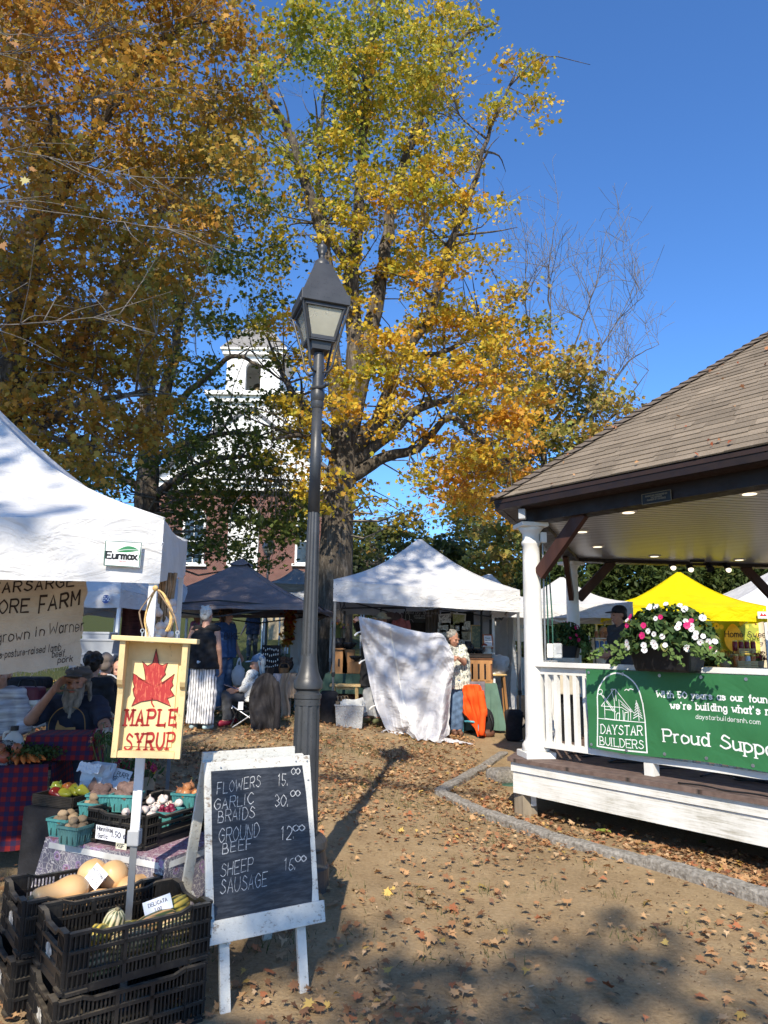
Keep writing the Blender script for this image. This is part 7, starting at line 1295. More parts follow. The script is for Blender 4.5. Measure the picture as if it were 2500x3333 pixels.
p=a3(765,1800,11.6);p.z=ground(p.x,11.6);t=thing('backpack','black backpack with a brown base leaning against the sage cloth','backpack',p);mb=MB();mb.ball(p+Vector((0,.05,.22)),(.13,.09,.22),seg=16,rings=12);mb.build('body',M_BLKCLOTH,t,smooth=True);mb=MB();mb.ball(p+Vector((0,.03,.06)),(.135,.10,.075),seg=16,rings=8);mb.build('base',mat('brown_leather',(.12,.05,.03),.6),t,smooth=True);MB().tube(cat([p+Vector((.04,-.04,.36)),p+Vector((.08,-.08,.22)),p+Vector((.05,-.06,.1))],4),.012,6).build('strap',M_BLACK,t,smooth=True)
p=a3(905,1020,12.6);t=thing('wooden_stool','wooden stool at the right of the sage green table','stool',gat(1622,12.6));MB().lathe([(.17,-.015),(.175,.0),(.16,.015)],20,p).build('seat',M_PINE,t);[MB().beam(p+Vector((sx*.10,sy*.10,-.02)),Vector((p.x+sx*.16,p.y+sy*.16,ground(p.x,p.y))),.03,.03).build('leg',M_OAK,t)for sx in(-1,1)for sy in(-1,1)]
mb=MB();mb.ball(p+Vector((0,0,.16)),(.19,.14,.2),seg=20,rings=14);mb.V=[(x+.05*wob(y*9,z_*9),y,z_+.05*wob(x*8,y*7))for x,y,z_ in mb.V];tag(mb.build('white_shirt',M_TENT,smooth=True),'rumpled white T-shirt heaped on the wooden stool','clothing')
p=a3(640,150,12.6);tag(MB().tube([at(1567,1986,12.6),Vector((at(1563,2110,12.6).x,12.6,ground(1.7,12.6)))],.02,8).build('black_pole',M_BLACK),'black upright pole standing inside the middle tent','pole')
p=a3(1215,378,14.2);t=thing('round_sign','round white sign with pale blue lettering beyond the middle tent','sign',Vector((p.x,14.2,ground(p.x,14.2))));T=basis(p,(1,0,0),(0,0,1),(0,-1,0));MB().lathe([(.285,0),(.285,.02)],36,T=T).build('disc',M_WHITE,t);mb=MB();text(mb,'suite',plane_fn(T,.022),.09,.010,1.4,0,.03,x0=-.05,y0=-.02);mb.build('lettering',mat('sky_blue_print',(.16,.42,.6),.5),t);MB().tube([p+Vector((0,.02,-.2)),Vector((p.x,14.22,ground(p.x,14.2)))],.018).build('pole',M_ALU,t)
xb0,xb1=at(1664,2140,15).x,at(1790,2140,15).x;zb_=at(1690,2140,15).z;M_PBLUE=mat('pale_blue_cloth',(.36,.46,.52),.9,.12,5,.3)
cloth_table('pale blue cloth on the towel table beyond the middle tent','table of hand towels beyond the middle tent',xb0,xb1,15,.7,zb_,M_PBLUE,seed=5)
for i in range(3):
 xx=xb0+.14+i*.32;tag(MB().grid(lambda u,v:Vector((xx+(u-.5)*.26*(1+.15*(1-v)),14.90-.02*math.sin(u*18)-.03*(1-v),zb_+.0-.62*(1-v))),24,6).build('hand_towel',mat('striped_towel',(.74,.76,.77),.9,.1,30,.2,stretch=(6,1,.05),c2=(.35,.52,.62)),smooth=True),['striped white and blue towel leftmost on the pale blue table','striped towel in the middle of the pale blue table','striped towel at the right of the pale blue table'][i],'towel','towels on the pale blue table')
for i in range(3):tag(MB().lathe([(.05,0),(.07,.05),(.05,.1),(.03,.12)],14,(xb0+.15+i*.22,15.2,zb_)).build('grey_jar',mat('blue_grey_pottery',(.2,.28,.32),.4),smooth=True),['blue grey jar leftmost on the towel table','blue grey jar second on the towel table','blue grey jar third on the towel table'][i],'jar','jars on the towel table')
x0,x1=b3(40,1010,12.2).x,b3(640,1010,12.2).x;ztb=b3(300,1008,12.2).z
cloth_table('dark green cloth on the left hand table of the middle tent','trestle table beneath the dark green cloth at the left of the middle tent',x0,x1,12.2,.7,ztb,mat('dark_sage_cloth',(.05,.10,.08),.9,.14,4,.4),hem=.35,seed=3)
c=b3(235,1000,12.3);t=thing('wooden_box','upright tapering oak box with a slot handle on the dark green table','box',(c.x,12.35,ztb));hh=b3(235,680,12.3).z-ztb;wt,wb=.13,.33
mb=MB();V=[(c.x-wb/2,12.27,ztb),(c.x+wb/2,12.27,ztb),(c.x+wt/2,12.27,ztb+hh),(c.x-wt/2-.03,12.27,ztb+hh),(c.x-wb/2,12.5,ztb),(c.x+wb/2,12.5,ztb),(c.x+wt/2,12.5,ztb+hh),(c.x-wt/2-.03,12.5,ztb+hh)];mb.add(V,[(0,1,2,3),(7,6,5,4),(1,5,6,2),(0,3,7,4),(3,2,6,7)]);mb.build('body',M_OAK,t);MB().box((c.x-.02,12.268,ztb+hh*.45),(.03,.008,.13),bev=.003).build('handle_slot',M_BLACK,t)
MB().box((c.x-.02,12.38,ztb+hh+.01),(wt+.08,.3,.022)).build('top',M_OAK,t)
c=b3(325,880,12.3);tag(MB().box((c.x+.03,12.38,ztb+.2),(.2,.22,.4),bev=.004).build('wooden_box',M_OAK),'plain oak box just right of the tapering box','box');c=b3(430,960,12.3);tag(MB().box((c.x,12.35,ztb+.10),(.24,.25,.19),bev=.004).build('wooden_box',M_OAK),'low oak box with a dark bowl on it','box')
pot('bowl','dark bowl on the low oak box',(c.x,12.35,ztb+.197),BOWL,M_CERAM,1.1,'bowl');pot('bowl','dark bowl at the right end of the dark green table',(b3(530,990,12.3).x,12.32,ztb+.002),VASE,M_CERAM,.8,'bowl');c2_=b3(325,700,12.3);pot('bowl','wide dark bowl on the plain oak box',(c2_.x+.03,12.38,ztb+.402),BOWL,M_CERAM,1.25,'bowl')
p=Vector((b3(215,660,12.35).x,12.38,ztb+hh+.023));bouquet('flower_vase','dark vase of yellow and orange flowers on the tapering oak box',p,.17,.115,p+Vector((0,0,.34)),.17,150,20,[(.62,.46,.04),(.6,.2,.03),(.30,.06,.30),(.55,.4,.1)],9,M_CERAM,.035,vname='vase')
c=b3(310,1150,11.55);g=ground(c.x,11.55);zs=c.z;t=thing('wooden_stool','low pale wood bench stool in front of the dark green table','stool',(c.x,11.55,g));wS=.44;MB().box((c.x,11.55,zs-.015),(wS+.04,.26,.035),bev=.004).build('seat',M_PINE,t);MB().box((c.x,11.5,zs-.055),(wS*.6,.03,.05)).build('apron',M_PINE,t)
for sx in(-1,1):
 for sy in(-1,1):MB().beam((c.x+sx*wS*.40,11.55+sy*.09,zs-.03),(c.x+sx*wS*.47,11.55+sy*.12,g),.04,.03).build('leg',M_PINE,t)
c=b3(360,1610,11.0);g=ground(c.x,11.0);W,D,Hh=.43,.32,b3(360,1440,11).z-g
t=thing('storage_tote','clear plastic tote crammed with papers and paper bags on the ground','tote',(c.x,11.15,g));mb=MB();a=[(-W*.44,-D*.44,.0),(W*.44,-D*.44,.0),(W*.44,D*.44,.0),(-W*.44,D*.44,.0)];b=[(x/.88,y/.88,Hh)for x,y,_ in a];O=Vector((c.x,11.15,g+.005));mb.add([O+Vector(q)for q in a+b],[(3,2,1,0),(0,1,5,4),(1,2,6,5),(2,3,7,6),(3,0,4,7)]);mb.build('tub',mat('milky_plastic',(.66,.68,.70),.3,.06,6,.1,trans=.55),t,solid=.004)
mb=MB()
for k,(p_,q_)in enumerate((((-.5,-.5),(.5,-.5)),((.5,-.5),(.5,.5)),((.5,.5),(-.5,.5)),((-.5,.5),(-.5,-.5)))):mb.beam(O+Vector((p_[0]*W,p_[1]*D,Hh)),O+Vector((q_[0]*W,q_[1]*D,Hh)),.03,.02)
mb.build('rim',mat('milky_plastic',(.66,.68,.70)),t)
tag(MB().box(O+Vector((-.03,-D*.38,Hh*.43)),(W*.68,.012,Hh*.72)).build('cardboard_sheet',mat('grey_cardboard',(.33,.28,.265),.9)),'brown cardboard sheet showing through the front of the clear tote','cardboard')
rs=random.Random(3)
for i in range(7):MB_=MB();a_=.25+.12*i;MB_.box((0,0,0),(.30,.006,.24),T=Matrix.Translation(O+Vector((.02+.01*i,-.08+.035*i,Hh*.86)))@Matrix.Rotation(rs.uniform(-.3,.3),4,'Y')@Matrix.Rotation(-a_*.5,4,'X'));tag(MB_.build('paper_sheet',mat('paper_cream',(.70,.68,.62),.8)),'white paper sheet standing up out of the clear tote','paper','paper sheets in the clear tote')
for i in range(3):
 q=O+Vector((-.15+.045*i,-.02+.04*i,Hh*.9));t2=thing('paper_bag',['brown paper bag with twisted handles, front one in the tote','brown paper bag, middle one in the tote','brown paper bag, rear one in the tote'][i],'bag',q,group='brown paper bags in the tote');MB().box(q,(.13,.03,.16),.2).build('body',mat('brown_kraft',(.35,.24,.14)),t2);MB().tube(cat([q+Vector((-.035,0,.08)),q+Vector((-.03,0,.15)),q+Vector((.02,0,.15)),q+Vector((.03,0,.08))],5),.005,5).build('handle',mat('brown_kraft',(.35,.24,.14)),t2,smooth=True)
a,b=b3(180,1250,12.6),b3(600,1250,12.6);g=ground(-.5,12.6);tag(MB().grid(lambda u,v:Vector((a.x+(b.x-a.x)*u,12.6+.02*math.sin(u*11),g+.02+.75*v)),20,6).build('patterned_rug',art('rug_pattern',(.10,.02,.022),(.25,.2,.17),26,2),smooth=True),'dark red patterned rug hanging behind the low stool','rug')
#navy tent: jewellery table, garland
def d4(x,y,d):return at(500+x*.3315,1800+y*.3315,d)
tx0,tx1=d4(1165,1190,11.6).x,d4(1395,1190,11.6).x;ztb=d4(1250,1190,11.6).z
cloth_table('beige cloth on the jewellery table left of the lamp post','jewellery table left of the lamp post',tx0,tx1,11.6,.8,ztb,mat('beige_cloth',(.46,.34,.235),.9,.12,4,.4),hem=.28,seed=7)
tag(MB().grid(lambda u,v:Vector((d4(1240+90*u,1400,11.5).x+.03*math.sin(v*7),11.52-.03*math.sin(u*9),ztb-.75*(1-v)+.02)),18,12).build('hanging_cloth',mat('beige_cloth',(.46,.34,.235)),smooth=True),'long loose end of beige cloth hanging to the ground from the jewellery table','cloth')
tag(MB().grid(lambda u,v:Vector((d4(1170+160*u,1200,11.5).x,11.55-.02*math.sin(u*5),ztb+.012-.13*(1-v)-.06*u*(1-v))),14,5).build('cloth_runner',mat('mauve_cloth',(.40,.37,.40),.9),smooth=True),'pale mauve runner over the front edge of the jewellery table','cloth')
c=d4(1150,1030,11.9);t=thing('jewellery_rack','tall black rack of earrings and necklaces on the jewellery table','rack',(c.x,11.9,ztb));hh=d4(1150,905,11.9).z-ztb;MB().box((c.x,11.92,ztb+hh/2),(.30,.05,hh)).build('panel',M_BLKCLOTH,t);mb=MB();rs=random.Random(4)
for i in range(4):
 for j in range(8):mb.ball((c.x-.12+j*.034,11.885,ztb+hh*(.25+.2*i)+rs.uniform(-.02,.02)),(.009,.005,.02),seg=6,rings=4)
mb.build('earrings',M_STEEL,t);c=d4(1265,1060,12.0);t=thing('necklace_stand','low black stand heaped with dark necklaces','stand',(c.x,12.0,ztb));mb=MB();mb.ball((c.x,12.0,ztb+.14),(.19,.1,.14));mb.build('bust',M_BLKCLOTH,t,smooth=True);mb=MB()
for i in range(14):a=rs.uniform(-.17,.17);mb.tube(cat([(c.x+a-.03,11.93,ztb+.26),(c.x+a,11.88,ztb+.10),(c.x+a+.03,11.93,ztb+.26)],4),.006,5)
mb.build('necklaces',mat('dark_beads',(.05,.035,.03),.3),t);c=d4(1280,1150,11.75);t2=thing('wicker_basket','small brown basket on the jewellery table','basket',(c.x,11.75,ztb));MB().lathe([(.07,0),(.09,.08),(.085,.08),(.065,.01)],18,(c.x,11.75,ztb+.014)).build('bowl',mat('dark_wicker_brown',(.12,.075,.04),.8),t2);MB().tube(cat([(c.x-.085,11.75,ztb+.085),(c.x-.05,11.75,ztb+.16),(c.x+.05,11.75,ztb+.16),(c.x+.085,11.75,ztb+.085)],5),.007,6).build('handle',mat('dark_wicker_brown',(.12,.075,.04)),t2)
ga,gb_=at(945,1985,14.0),at(935,2100,14.0);rg=np.random.default_rng(3);n_=420;s_=rg.random((n_,1));pp=np.array(ga[:])*(1-s_)+np.array(gb_[:])*s_+rg.normal(size=(n_,3))*np.array([.05,.04,.02]);t=thing('leaf_garland','red and orange autumn leaf garland hanging on the tent leg left of the lamp post','garland',gb_);link_mesh(leaf_mesh('leaves',pp,rg.normal(size=(n_,3))+np.array([0,-.8,0]),.06+.04*rg.random(n_),np.array([(.42,.05,.02),(.5,.2,.03),(.4,.28,.04),(.16,.05,.02)])[rg.integers(0,4,n_)],MAPLE,.3,rg),'leaves',M_LEAF,t);MB().tube([ga,gb_],.01,5).build('cord',rp,t)
p=gat(925,13.8);tag(MB().lathe([(.22,0),(.24,.06),(.16,.17),(.06,.2)],16,p,sy=.8).build('tote_bag',M_BLKCLOTH,smooth=True),'slumped black bag at the foot of the white side wall','bag')
p=gat(895,27);xx0,xx1=at(855,2000,27).x,at(940,2000,27).x;zc=at(900,2002,27).z;t=thing('market_booth','distant booth with a tan cloth valance up the lawn','booth',p);MB().grid(lambda u,v:Vector((xx0+(xx1-xx0)*u,27,zc-(.35+.18*(2*u-1)**2)*(1-v)+.15)),20,4).build('valance',mat('tan_cloth',(.42,.34,.22),.9),t,smooth=True);MB().box(((xx0+xx1)/2,28.5,zc-.3),(xx1-xx0,.05,1.2)).build('back_cloth',mat('tan_cloth',(.42,.34,.22)),t);[MB().tube([(x,27.05,p.z),(x,27.05,zc+.15)],.025).build('post',M_ALU,t)for x in(xx0,xx1)]
for i,x in enumerate((868,886,905)):q=gat(x,26.3);tag(MB().lathe([(.13,0),(.2,.1),(.19,.2),(.08,.28)],14,q).build('sack',mat('grey_sack',(.22,.20,.19),.9),smooth=True),['leftmost grey sack under the distant tan booth','middle grey sack under the distant tan booth','rightmost grey sack under the distant tan booth'][i],'sack','sacks under the tan booth')
#bandstand planters and what stands behind
def planter(label,cen,L,base_z,hb,crest,seed,dirv,nflow,ncol):
 t=thing('flower_box',label,'planter',cen);rg=np.random.default_rng(seed);d=Vector(dirv);n_=Vector((d.y,-d.x,0));c=Vector(cen);c.z=base_z;rl=L/2*.62;mb=MB()
 a=[c-d*rl-n_*.10,c+d*rl-n_*.10,c+d*rl+n_*.12,c-d*rl+n_*.12];b=[c-d*rl*1.12-n_*.13+Vector((0,0,hb)),c+d*rl*1.12-n_*.13+Vector((0,0,hb)),c+d*rl*1.12+n_*.16+Vector((0,0,hb)),c-d*rl*1.12+n_*.16+Vector((0,0,hb))];mb.add(a+b,[(3,2,1,0),(0,1,5,4),(1,2,6,5),(2,3,7,6),(3,0,4,7),(4,5,6,7)]);mb.build('box',mat('planter_black',(.010,.010,.011),.5,.2,12,.2),t,bevel=.02)
 N=int(1500*L);th=rg.random(N)*6.283;ph=np.arccos(rg.random(N)*1.08-.08);rr=.55+.5*rg.random(N)**.6;top=c+Vector((0,0,hb));loc=np.stack([np.cos(th)*np.sin(ph)*L*.52*rr,np.sin(th)*np.sin(ph)*.27*rr,np.cos(ph)*crest*rr+.02],1);dm=np.array(d[:]);nm=np.array(n_[:]);pp=np.array(top[:])+loc[:,:1]*dm+loc[:,1:2]*nm+loc[:,2:3]*np.array([0,0,1]);nn=loc[:,:1]*dm/L+loc[:,1:2]*nm*2+np.array([0,0,.6])+rg.normal(size=(N,3))*.45
 cc=np.array([(.035,.075,.02),(.055,.10,.03),(.10,.15,.04),(.16,.17,.05)])[rg.choice(4,N,p=[.4,.35,.18,.07])]*(.75+.5*rg.random((N,1)));link_mesh(leaf_mesh('foliage',pp,nn,.06+.035*rg.random(N),cc,ASH*np.array([1.5,1]),.35,rg,droop=(0,0,-.8)),'foliage',attr_mat('grass',.7,.25),t)
 PET=np.array([(0,0),(.32,.18),(.42,.55),(.2,.82),(0,.72),(-.2,.82),(-.42,.55),(-.32,.18)])
 for i in range(nflow):
  th=rg.random()*6.283;ph=math.acos(rg.random()*1.15-.15);r_=1.06;v_=d*(math.cos(th)*math.sin(ph)*L*.52*r_)+n_*((abs(math.sin(th))if i%4 else math.sin(th))*math.sin(ph)*.28*r_)+Vector((0,0,math.cos(ph)*crest*r_+.02));q=top+v_;nv=(n_*1.1+v_.normalized()*.8+Vector(rg.normal(size=3))*.3).normalized();u_,w_,_=frame(nv);c_=ncol[i%len(ncol)];mb=MB();sc=.025*rg.uniform(.85,1.25)
  for k in range(5):
   a_=2*math.pi*k/5+rg.random()*.2;e1=u_*math.cos(a_)+w_*math.sin(a_);e2=-u_*math.sin(a_)+w_*math.cos(a_);b0_=len(mb.V);mb.V+=[tuple(q+(e2*x+e1*y)*sc*1.25+nv*(.25*y*y*sc))for x,y in PET];mb.F.append([b0_+j for j in range(8)]);mb.M.append(0)
  mb.mi=1;mb.ball(q+nv*.004,.004,seg=6,rings=4);mb.build('blossom',[c_,mat('blossom_eye',(.4,.05,.1),.6)],t)
 mb=MB();VP=[]
 for i in range(9):
  x=rg.uniform(-.55,.62)*L;s0=top+d*x*.9+n_*.15;ln=rg.uniform(.04,.13);P=cat([s0,s0+n_*.07+d*(.05*np.sign(x)),s0+n_*.10+d*(.12*np.sign(x))-Vector((0,0,ln*.5)),s0+n_*.09+d*(.2*np.sign(x))-Vector((0,0,ln))],5);mb.tube(P,.003,4);VP+=[tuple(p_+Vector(rg.normal(size=3))*.018)for p_ in P for _ in(0,1)]
 mb.build('vine_stems',mat('green_stem',(.08,.14,.04)),t);VP=np.array(VP);link_mesh(leaf_mesh('vine_leaves',VP,rg.normal(size=VP.shape)*.6+np.array([0,-.7,.5]),.035+.02*rg.random(len(VP)),np.array([(.12,.19,.05)])*(.7+.6*rg.random((len(VP),1))),ASH*np.array([2.2,.9]),.2,rg),'vine_leaves',attr_mat('grass',.7,.25),t);return t
M_WPET=mat('white_petal',(.82,.82,.80),.6,.05,9,0,translucent=.25);M_PPET=mat('pink_petal',(.66,.022,.17),.6,.1,9,0,translucent=.2)
zr=DZ+.93;C1=lambda x,y:(1750+x*.4521,1820+y*.4521)
def fline(px,off):
 O=Aa+FN*off;u,_=hit(px,2100,O,FD);return O+FD*u
pc=fline(C1(935,700)[0],.13);zl=hit(*C1(935,830),Aa+FN*.16,FD)[1];zc_=hit(*C1(950,640),Aa+FN*.06,FD)[1];zt_p=hit(*C1(950,335),Aa+FN*.06,FD)[1]
planter('black flower box of white and pink impatiens standing over the green banner',pc,.80,zl+.02,zc_-zl-.02,zt_p-zc_-.03,4,FD,48,[M_WPET,M_WPET,M_WPET,M_PPET,M_WPET,M_WPET])
SDd=(hexv(3.5,0,1)-hexv(3.5,0,0)).normalized();O=Aa.copy();u,_=hit(C1(215,650)[0],2100,O,SDd);pc2=O+SDd*u
planter('shaded flower box of deep pink and white impatiens on the far side railing',pc2,.62,zr+.0,.20,.27,5,SDd,22,[M_PPET,M_PPET,M_WPET])
for i,(x,y,w_,h_,dd,m_,lab)in enumerate([(1845,2200,.26,.42,8.6,mat('beige_panel',(.50,.45,.36),.6),'pale beige folding panel leaning behind the balusters'),(1850,2330,.30,.45,8.9,M_BLACK,'black equipment case with bright latches behind the balusters'),(1900,2370,.4,.35,9.2,M_BLKCLOTH,'black bag on the bandstand floor behind the railing'),(1812,2340,.18,.5,9.0,M_BLACK,'narrow black case beside the near column')]):
 p=at(x,y,dd);t=thing('equipment_case',lab,'case',(p.x,p.y,DZ),group='gear on the bandstand floor');zz_=max(p.z,DZ+h_/2+.002);MB().box((p.x,p.y,zz_),(w_,.2,h_),R(-35),bev=.012).build('body',m_,t)
 if i!=0:MB().box((p.x-.03,p.y-.13,zz_+.02),(.03,.02,.12),R(-35)).build('latch',M_STEEL,t)
 if i==0:MB().box((p.x,p.y+.05,(DZ+zz_-h_/2)/2),(w_*.9,.03,zz_-h_/2-DZ),R(-35)).build('stand',M_BLACK,t)
mb=MB();rs=random.Random(14)
for k in range(7):
 a=hexv(2.9,DZ+.012,0).lerp(hexv(2.9,DZ+.012,5),k/7);P=[a+Vector((rs.uniform(-.3,.3),rs.uniform(-.2,.2),0))for _ in range(5)];tag(MB().tube(cat(P,6),.008,5).build('cable',M_BLACK,smooth=True),'black cable snaking on the bandstand floor behind the banner','cable','cables on the floor')
a=Aa+FN*.02+Vector((0,0,DZ+.01));mb=MB();P=[fline(x,.19)+Vector((0,0,DZ+.012+.01*(i%2)))for i,x in enumerate((2180,2260,2330,2420,2520))];tag(MB().tube(cat(P,5),.007,5).build('cable',M_BLACK,smooth=True),'black cable lying along the front edge of the deck','cable','cables on the floor')
K=NT('sunflower_print');v=K.coord('Object');n1=K.n('TexVoronoi',{'Vector':v,'Scale':5.5});n2=K.n('TexVoronoi',{'Vector':v,'Scale':12});c_=K.mix(K.ramp(n2 .outputs['Distance'],[(.16,.9),(.3,0)]),(.34,.36,.04),(.10,.16,.03));c_=K.mix(K.ramp(n1 .outputs['Distance'],[(.36,1),(.42,0)]),c_,(.82,.55,.07));c_=K.mix(K.ramp(n1 .outputs['Distance'],[(.14,1),(.17,0)]),c_,(.14,.06,.02));K.set(K.b,'Base Color',c_);K.b.inputs['Roughness'].default_value=.8
a,b=at(C1(1280,450)[0],2080,14.3),at(C1(1600,450)[0],2080,14.3);zt3,zb3=at(*C1(1440,440),14.3).z,at(*C1(1440,730),14.3).z;t=thing('printed_hanging','sunflower patterned hanging reading home sweet yell under the yellow canopy','hanging',((a.x+b.x)/2,14.3,zb3));MB().grid(lambda u,v:Vector((a.x+(b.x-a.x)*u,14.3+.02*math.sin(u*9),zb3-.2+(zt3-zb3+.25)*v)),20,8).build('cloth',K.m,t,smooth=True)
lc=at(*C1(1412,575),14.25);T=basis(lc,(1,0,0),(0,0,1),(0,-1,0));LR=(at(*C1(1480,575),14.25).x-lc.x);mb=MB();P=[(math.cos(t_)*LR,math.sin(t_)*LR*1.35+(.25*LR*max(0,math.sin(t_))**9))for t_ in np.linspace(0,6.283,41)[:-1]];mb.add([T@Vector((x,y,.004))for x,y in P],[list(range(40))]);mb.build('lemon_shape',mat('golden_print',(.80,.42,.02),.7),t);mb=MB();text(mb,'Home Sweet',plane_fn(T,.008),.115,.016,1.5,x0=-LR*.92,y0=.04);text(mb,'yell',plane_fn(T,.008),.125,.018,1.6,0,.03,x0=-LR*.72,y0=-.32);mb.build('lettering',mat('brown_ink',(.030,.018,.015)),t)
tag(MB().grid(lambda u,v:Vector((at(C1(1590,500)[0],2080,14.4).x+.75*u,14.4+.06*math.sin(u*14+v),zb3-.5+(zt3-zb3+.55)*v)),30,8).build('cream_hanging',mat('cream_cloth',(.66,.56,.40),.9,.1,4,.4),smooth=True),'cream cloth hanging at the right of the sunflower print','hanging')
ct0,ct1=at(*C1(1330,780),12.9),at(*C1(1750,780),12.9);zt4=ct0 .z;cloth_table('cream cloth on the sales table behind the bandstand','sales table behind the bandstand under the yellow canopy',ct0 .x,ct1 .x,12.9,.7,zt4,mat('cream_cloth',(.66,.56,.40)),seed=11)
def slat_crate(label,p,w_,h_,dd):
 t=thing('wooden_crate',label,'crate',p,group='small wooden crates on the sales table')
 for k in range(3):MB().box(p+Vector((0,-dd/2,h_*(.18+.32*k))),(w_,.012,h_*.26)).build('slat',M_PINE,t);MB().box(p+Vector((0,dd/2,h_*(.18+.32*k))),(w_,.012,h_*.26)).build('slat',M_PINE,t)
 for s_ in(-1,1):MB().box(p+Vector((s_*(w_/2-.008),0,h_/2)),(.015,dd-.013,h_)).build('end',M_PINE,t)
 MB().box(p+Vector((0,0,.008)),(w_-.03,dd-.02,.01)).build('floor',M_PINE,t)
q=at(*C1(1495,775),13.0);q.z=zt4+.003;s_=12.9/2312*.4521;slat_crate('lower small wooden crate of jars on the sales table',q,140*s_,48*s_,.22);q2=q+Vector((0,.05,50*s_));
rs=random.Random(5)
for i in range(4):jq=q+Vector((-.16+.105*i,-.01,.012));t=thing('jar',['jar of orange preserve leftmost in the lower wooden crate','jar of orange preserve second in the lower wooden crate','white mug shaped jar third in the lower wooden crate','jar of preserve rightmost in the lower wooden crate'][i],'jar',jq,group='jars in the small wooden crates');MB().lathe([(.042,0),(.046,.01),(.046,.17),(.038,.19)],16,jq).build('glass',[mat('orange_preserve',(.62,.20,.05),.3,.3,30,.1),M_WHITE][i==2],t,smooth=True);MB().lathe([(.042,.19),(.042,.215)],16,jq).build('lid',mat('jar_lid',(.6,.45,.12),.35,metal=.6),t)
q3=q+Vector((0,.24,.0));MBx=MB();slat_crate('upper small wooden crate of red jars behind the lower one',at(*C1(1490,660),13.2)+Vector((0,0,-.05)),120*s_,38*s_,.2);MB_=MB();MB_.box((q3 .x,13.22,(zt4+at(*C1(1490,660),13.2).z-.06)/2),(.5,.25,at(*C1(1490,660),13.2).z-.06-zt4));tag(MB_.build('riser',M_PINE),'wooden riser under the upper crate of red jars','riser')
for i in range(4):jq=at(*C1(1490,650),13.2)+Vector((-.17+.11*i,0,-.03));t=thing('jar',['red jam jar leftmost in the upper crate','red jam jar second in the upper crate','red jam jar third in the upper crate','red jam jar rightmost in the upper crate'][i],'jar',jq,group='jars in the small wooden crates');MB().lathe([(.042,0),(.046,.01),(.046,.15),(.038,.17)],16,jq).build('glass',mat('red_jam',(.20,.015,.02),.25,.3,30,.1),t,smooth=True);MB().lathe([(.042,.17),(.042,.195)],16,jq).build('lid',mat('jar_lid',(.6,.45,.12)),t)
for x,y,cols,lab,sd in((1612,760,[(.34,.02,.03),(.42,.04,.04)],'pot of dark red mums right of the wooden crates',21),(1365,715,[(.62,.33,.03),(.5,.2,.03)],'pot of orange mums left of the wooden crates',22)):p=at(*C1(x,y),12.95);pb_=Vector((p.x,12.95+.1,zt4+.004));bouquet('potted_mum',lab,pb_,.12,.1,pb_+Vector((0,0,max(.14,p.z-zt4-.02))),.17,220,60,cols,sd,mat('brown_kraft',(.35,.24,.14)),.03,vname='pot')
p=at(*C1(470,640),13.1);g=ground(p.x,13.1);t=thing('display_shelf','white wire shelf of jars and soaps seen under the white tent','shelf',(p.x,13.2,g))
for k,y in enumerate((570,640,700,760)):zz=at(*C1(470,y),13.1).z;MB().box((p.x,13.2,zz),(.30,.25,.015)).build('board',M_WHITE,t)
for sx in(-1,1):MB().tube([(p.x+sx*.145,13.08,g),(p.x+sx*.145,13.08,at(*C1(470,560),13.1).z)],.01).build('upright',M_BLACK if sx<0 else M_ALU,t)
for k,(y,c_)in enumerate(((570,(.30,.12,.05)),(640,(.10,.2,.42)),(700,(.62,.6,.6)))):
 zz=at(*C1(470,y),13.1).z+.008
 for j in range(3):jq=Vector((p.x-.09+.09*j,13.15,zz));tag(MB().lathe([(.034,0),(.036,.01),(.036,.09),(.028,.105),(.03,.12)],14,jq).build('jar',mat(('amber_jar','blue_jar','white_jar')[k],c_,.3),smooth=True),'%s jar %s on the %s board of the white shelf'%(('amber','blue','white')[k],('leftmost','in the middle','rightmost')[j],('top','second','third')[k]),'jar','jars on the white shelf')
#people: bodies grown as one surface from tapering limbs
def blob(prims,vox,name,m,parent,it=4,folds=0,seed=0):
 mb=MB()
 for pr in prims:
  if pr[0]=='b':mb.ball(pr[1],pr[2],seg=14,rings=10,rot=pr[3]if len(pr)>3 else None)
  else:
   _,a,b,r0,r1=pr[:5];a,b=Vector(a),Vector(b);mb.tube([a,b],[r0,r1],12)
   if pr[0]=='c':mb.ball(a,r0,seg=12,rings=8);mb.ball(b,r1,seg=12,rings=8)
   elif pr[0]=='s':mb.ball(a,r0,seg=12,rings=8)
 me=mesh_from(mb.V,mb.F,name);o=bpy.data.objects.new('tmp',me);COL.objects.link(o);md=o.modifiers.new('r','REMESH');md.mode='VOXEL';md.voxel_size=vox;sm_=o.modifiers.new('s','SMOOTH');sm_.factor=.5;sm_.iterations=it
 bpy.context.view_layer.update();e=bpy.data.meshes.new_from_object(o.evaluated_get(bpy.context.evaluated_depsgraph_get()));bpy.data.objects.remove(o);bpy.data.meshes.remove(me);e.name=name;e.materials.clear()
 if folds:
  n=len(e.vertices);c=np.empty(n*3);e.vertices.foreach_get('co',c);c=c.reshape(-1,3);nn=np.empty(n*3);e.vertex_normals.foreach_get('vector',nn);nn=nn.reshape(-1,3);x,y,z_=c.T
  f=np.sin(z_*34+x*19+seed+2*np.sin(x*13+seed))+.7*np.sin(z_*61-x*33+y*25+seed*2)+.6*np.sin(x*45+y*38+z_*11);c+=nn*(f*folds/2)[:,None];e.vertices.foreach_set('co',c.ravel())
 return link_mesh(e,name,m,parent,smooth=True)
SKIN=mat('skin',(.50,.27,.185),.5,.12,14,.15,60,.002);SKIN2=mat('tanned_skin',(.40,.20,.13),.5,.12,14,.15,60,.002)
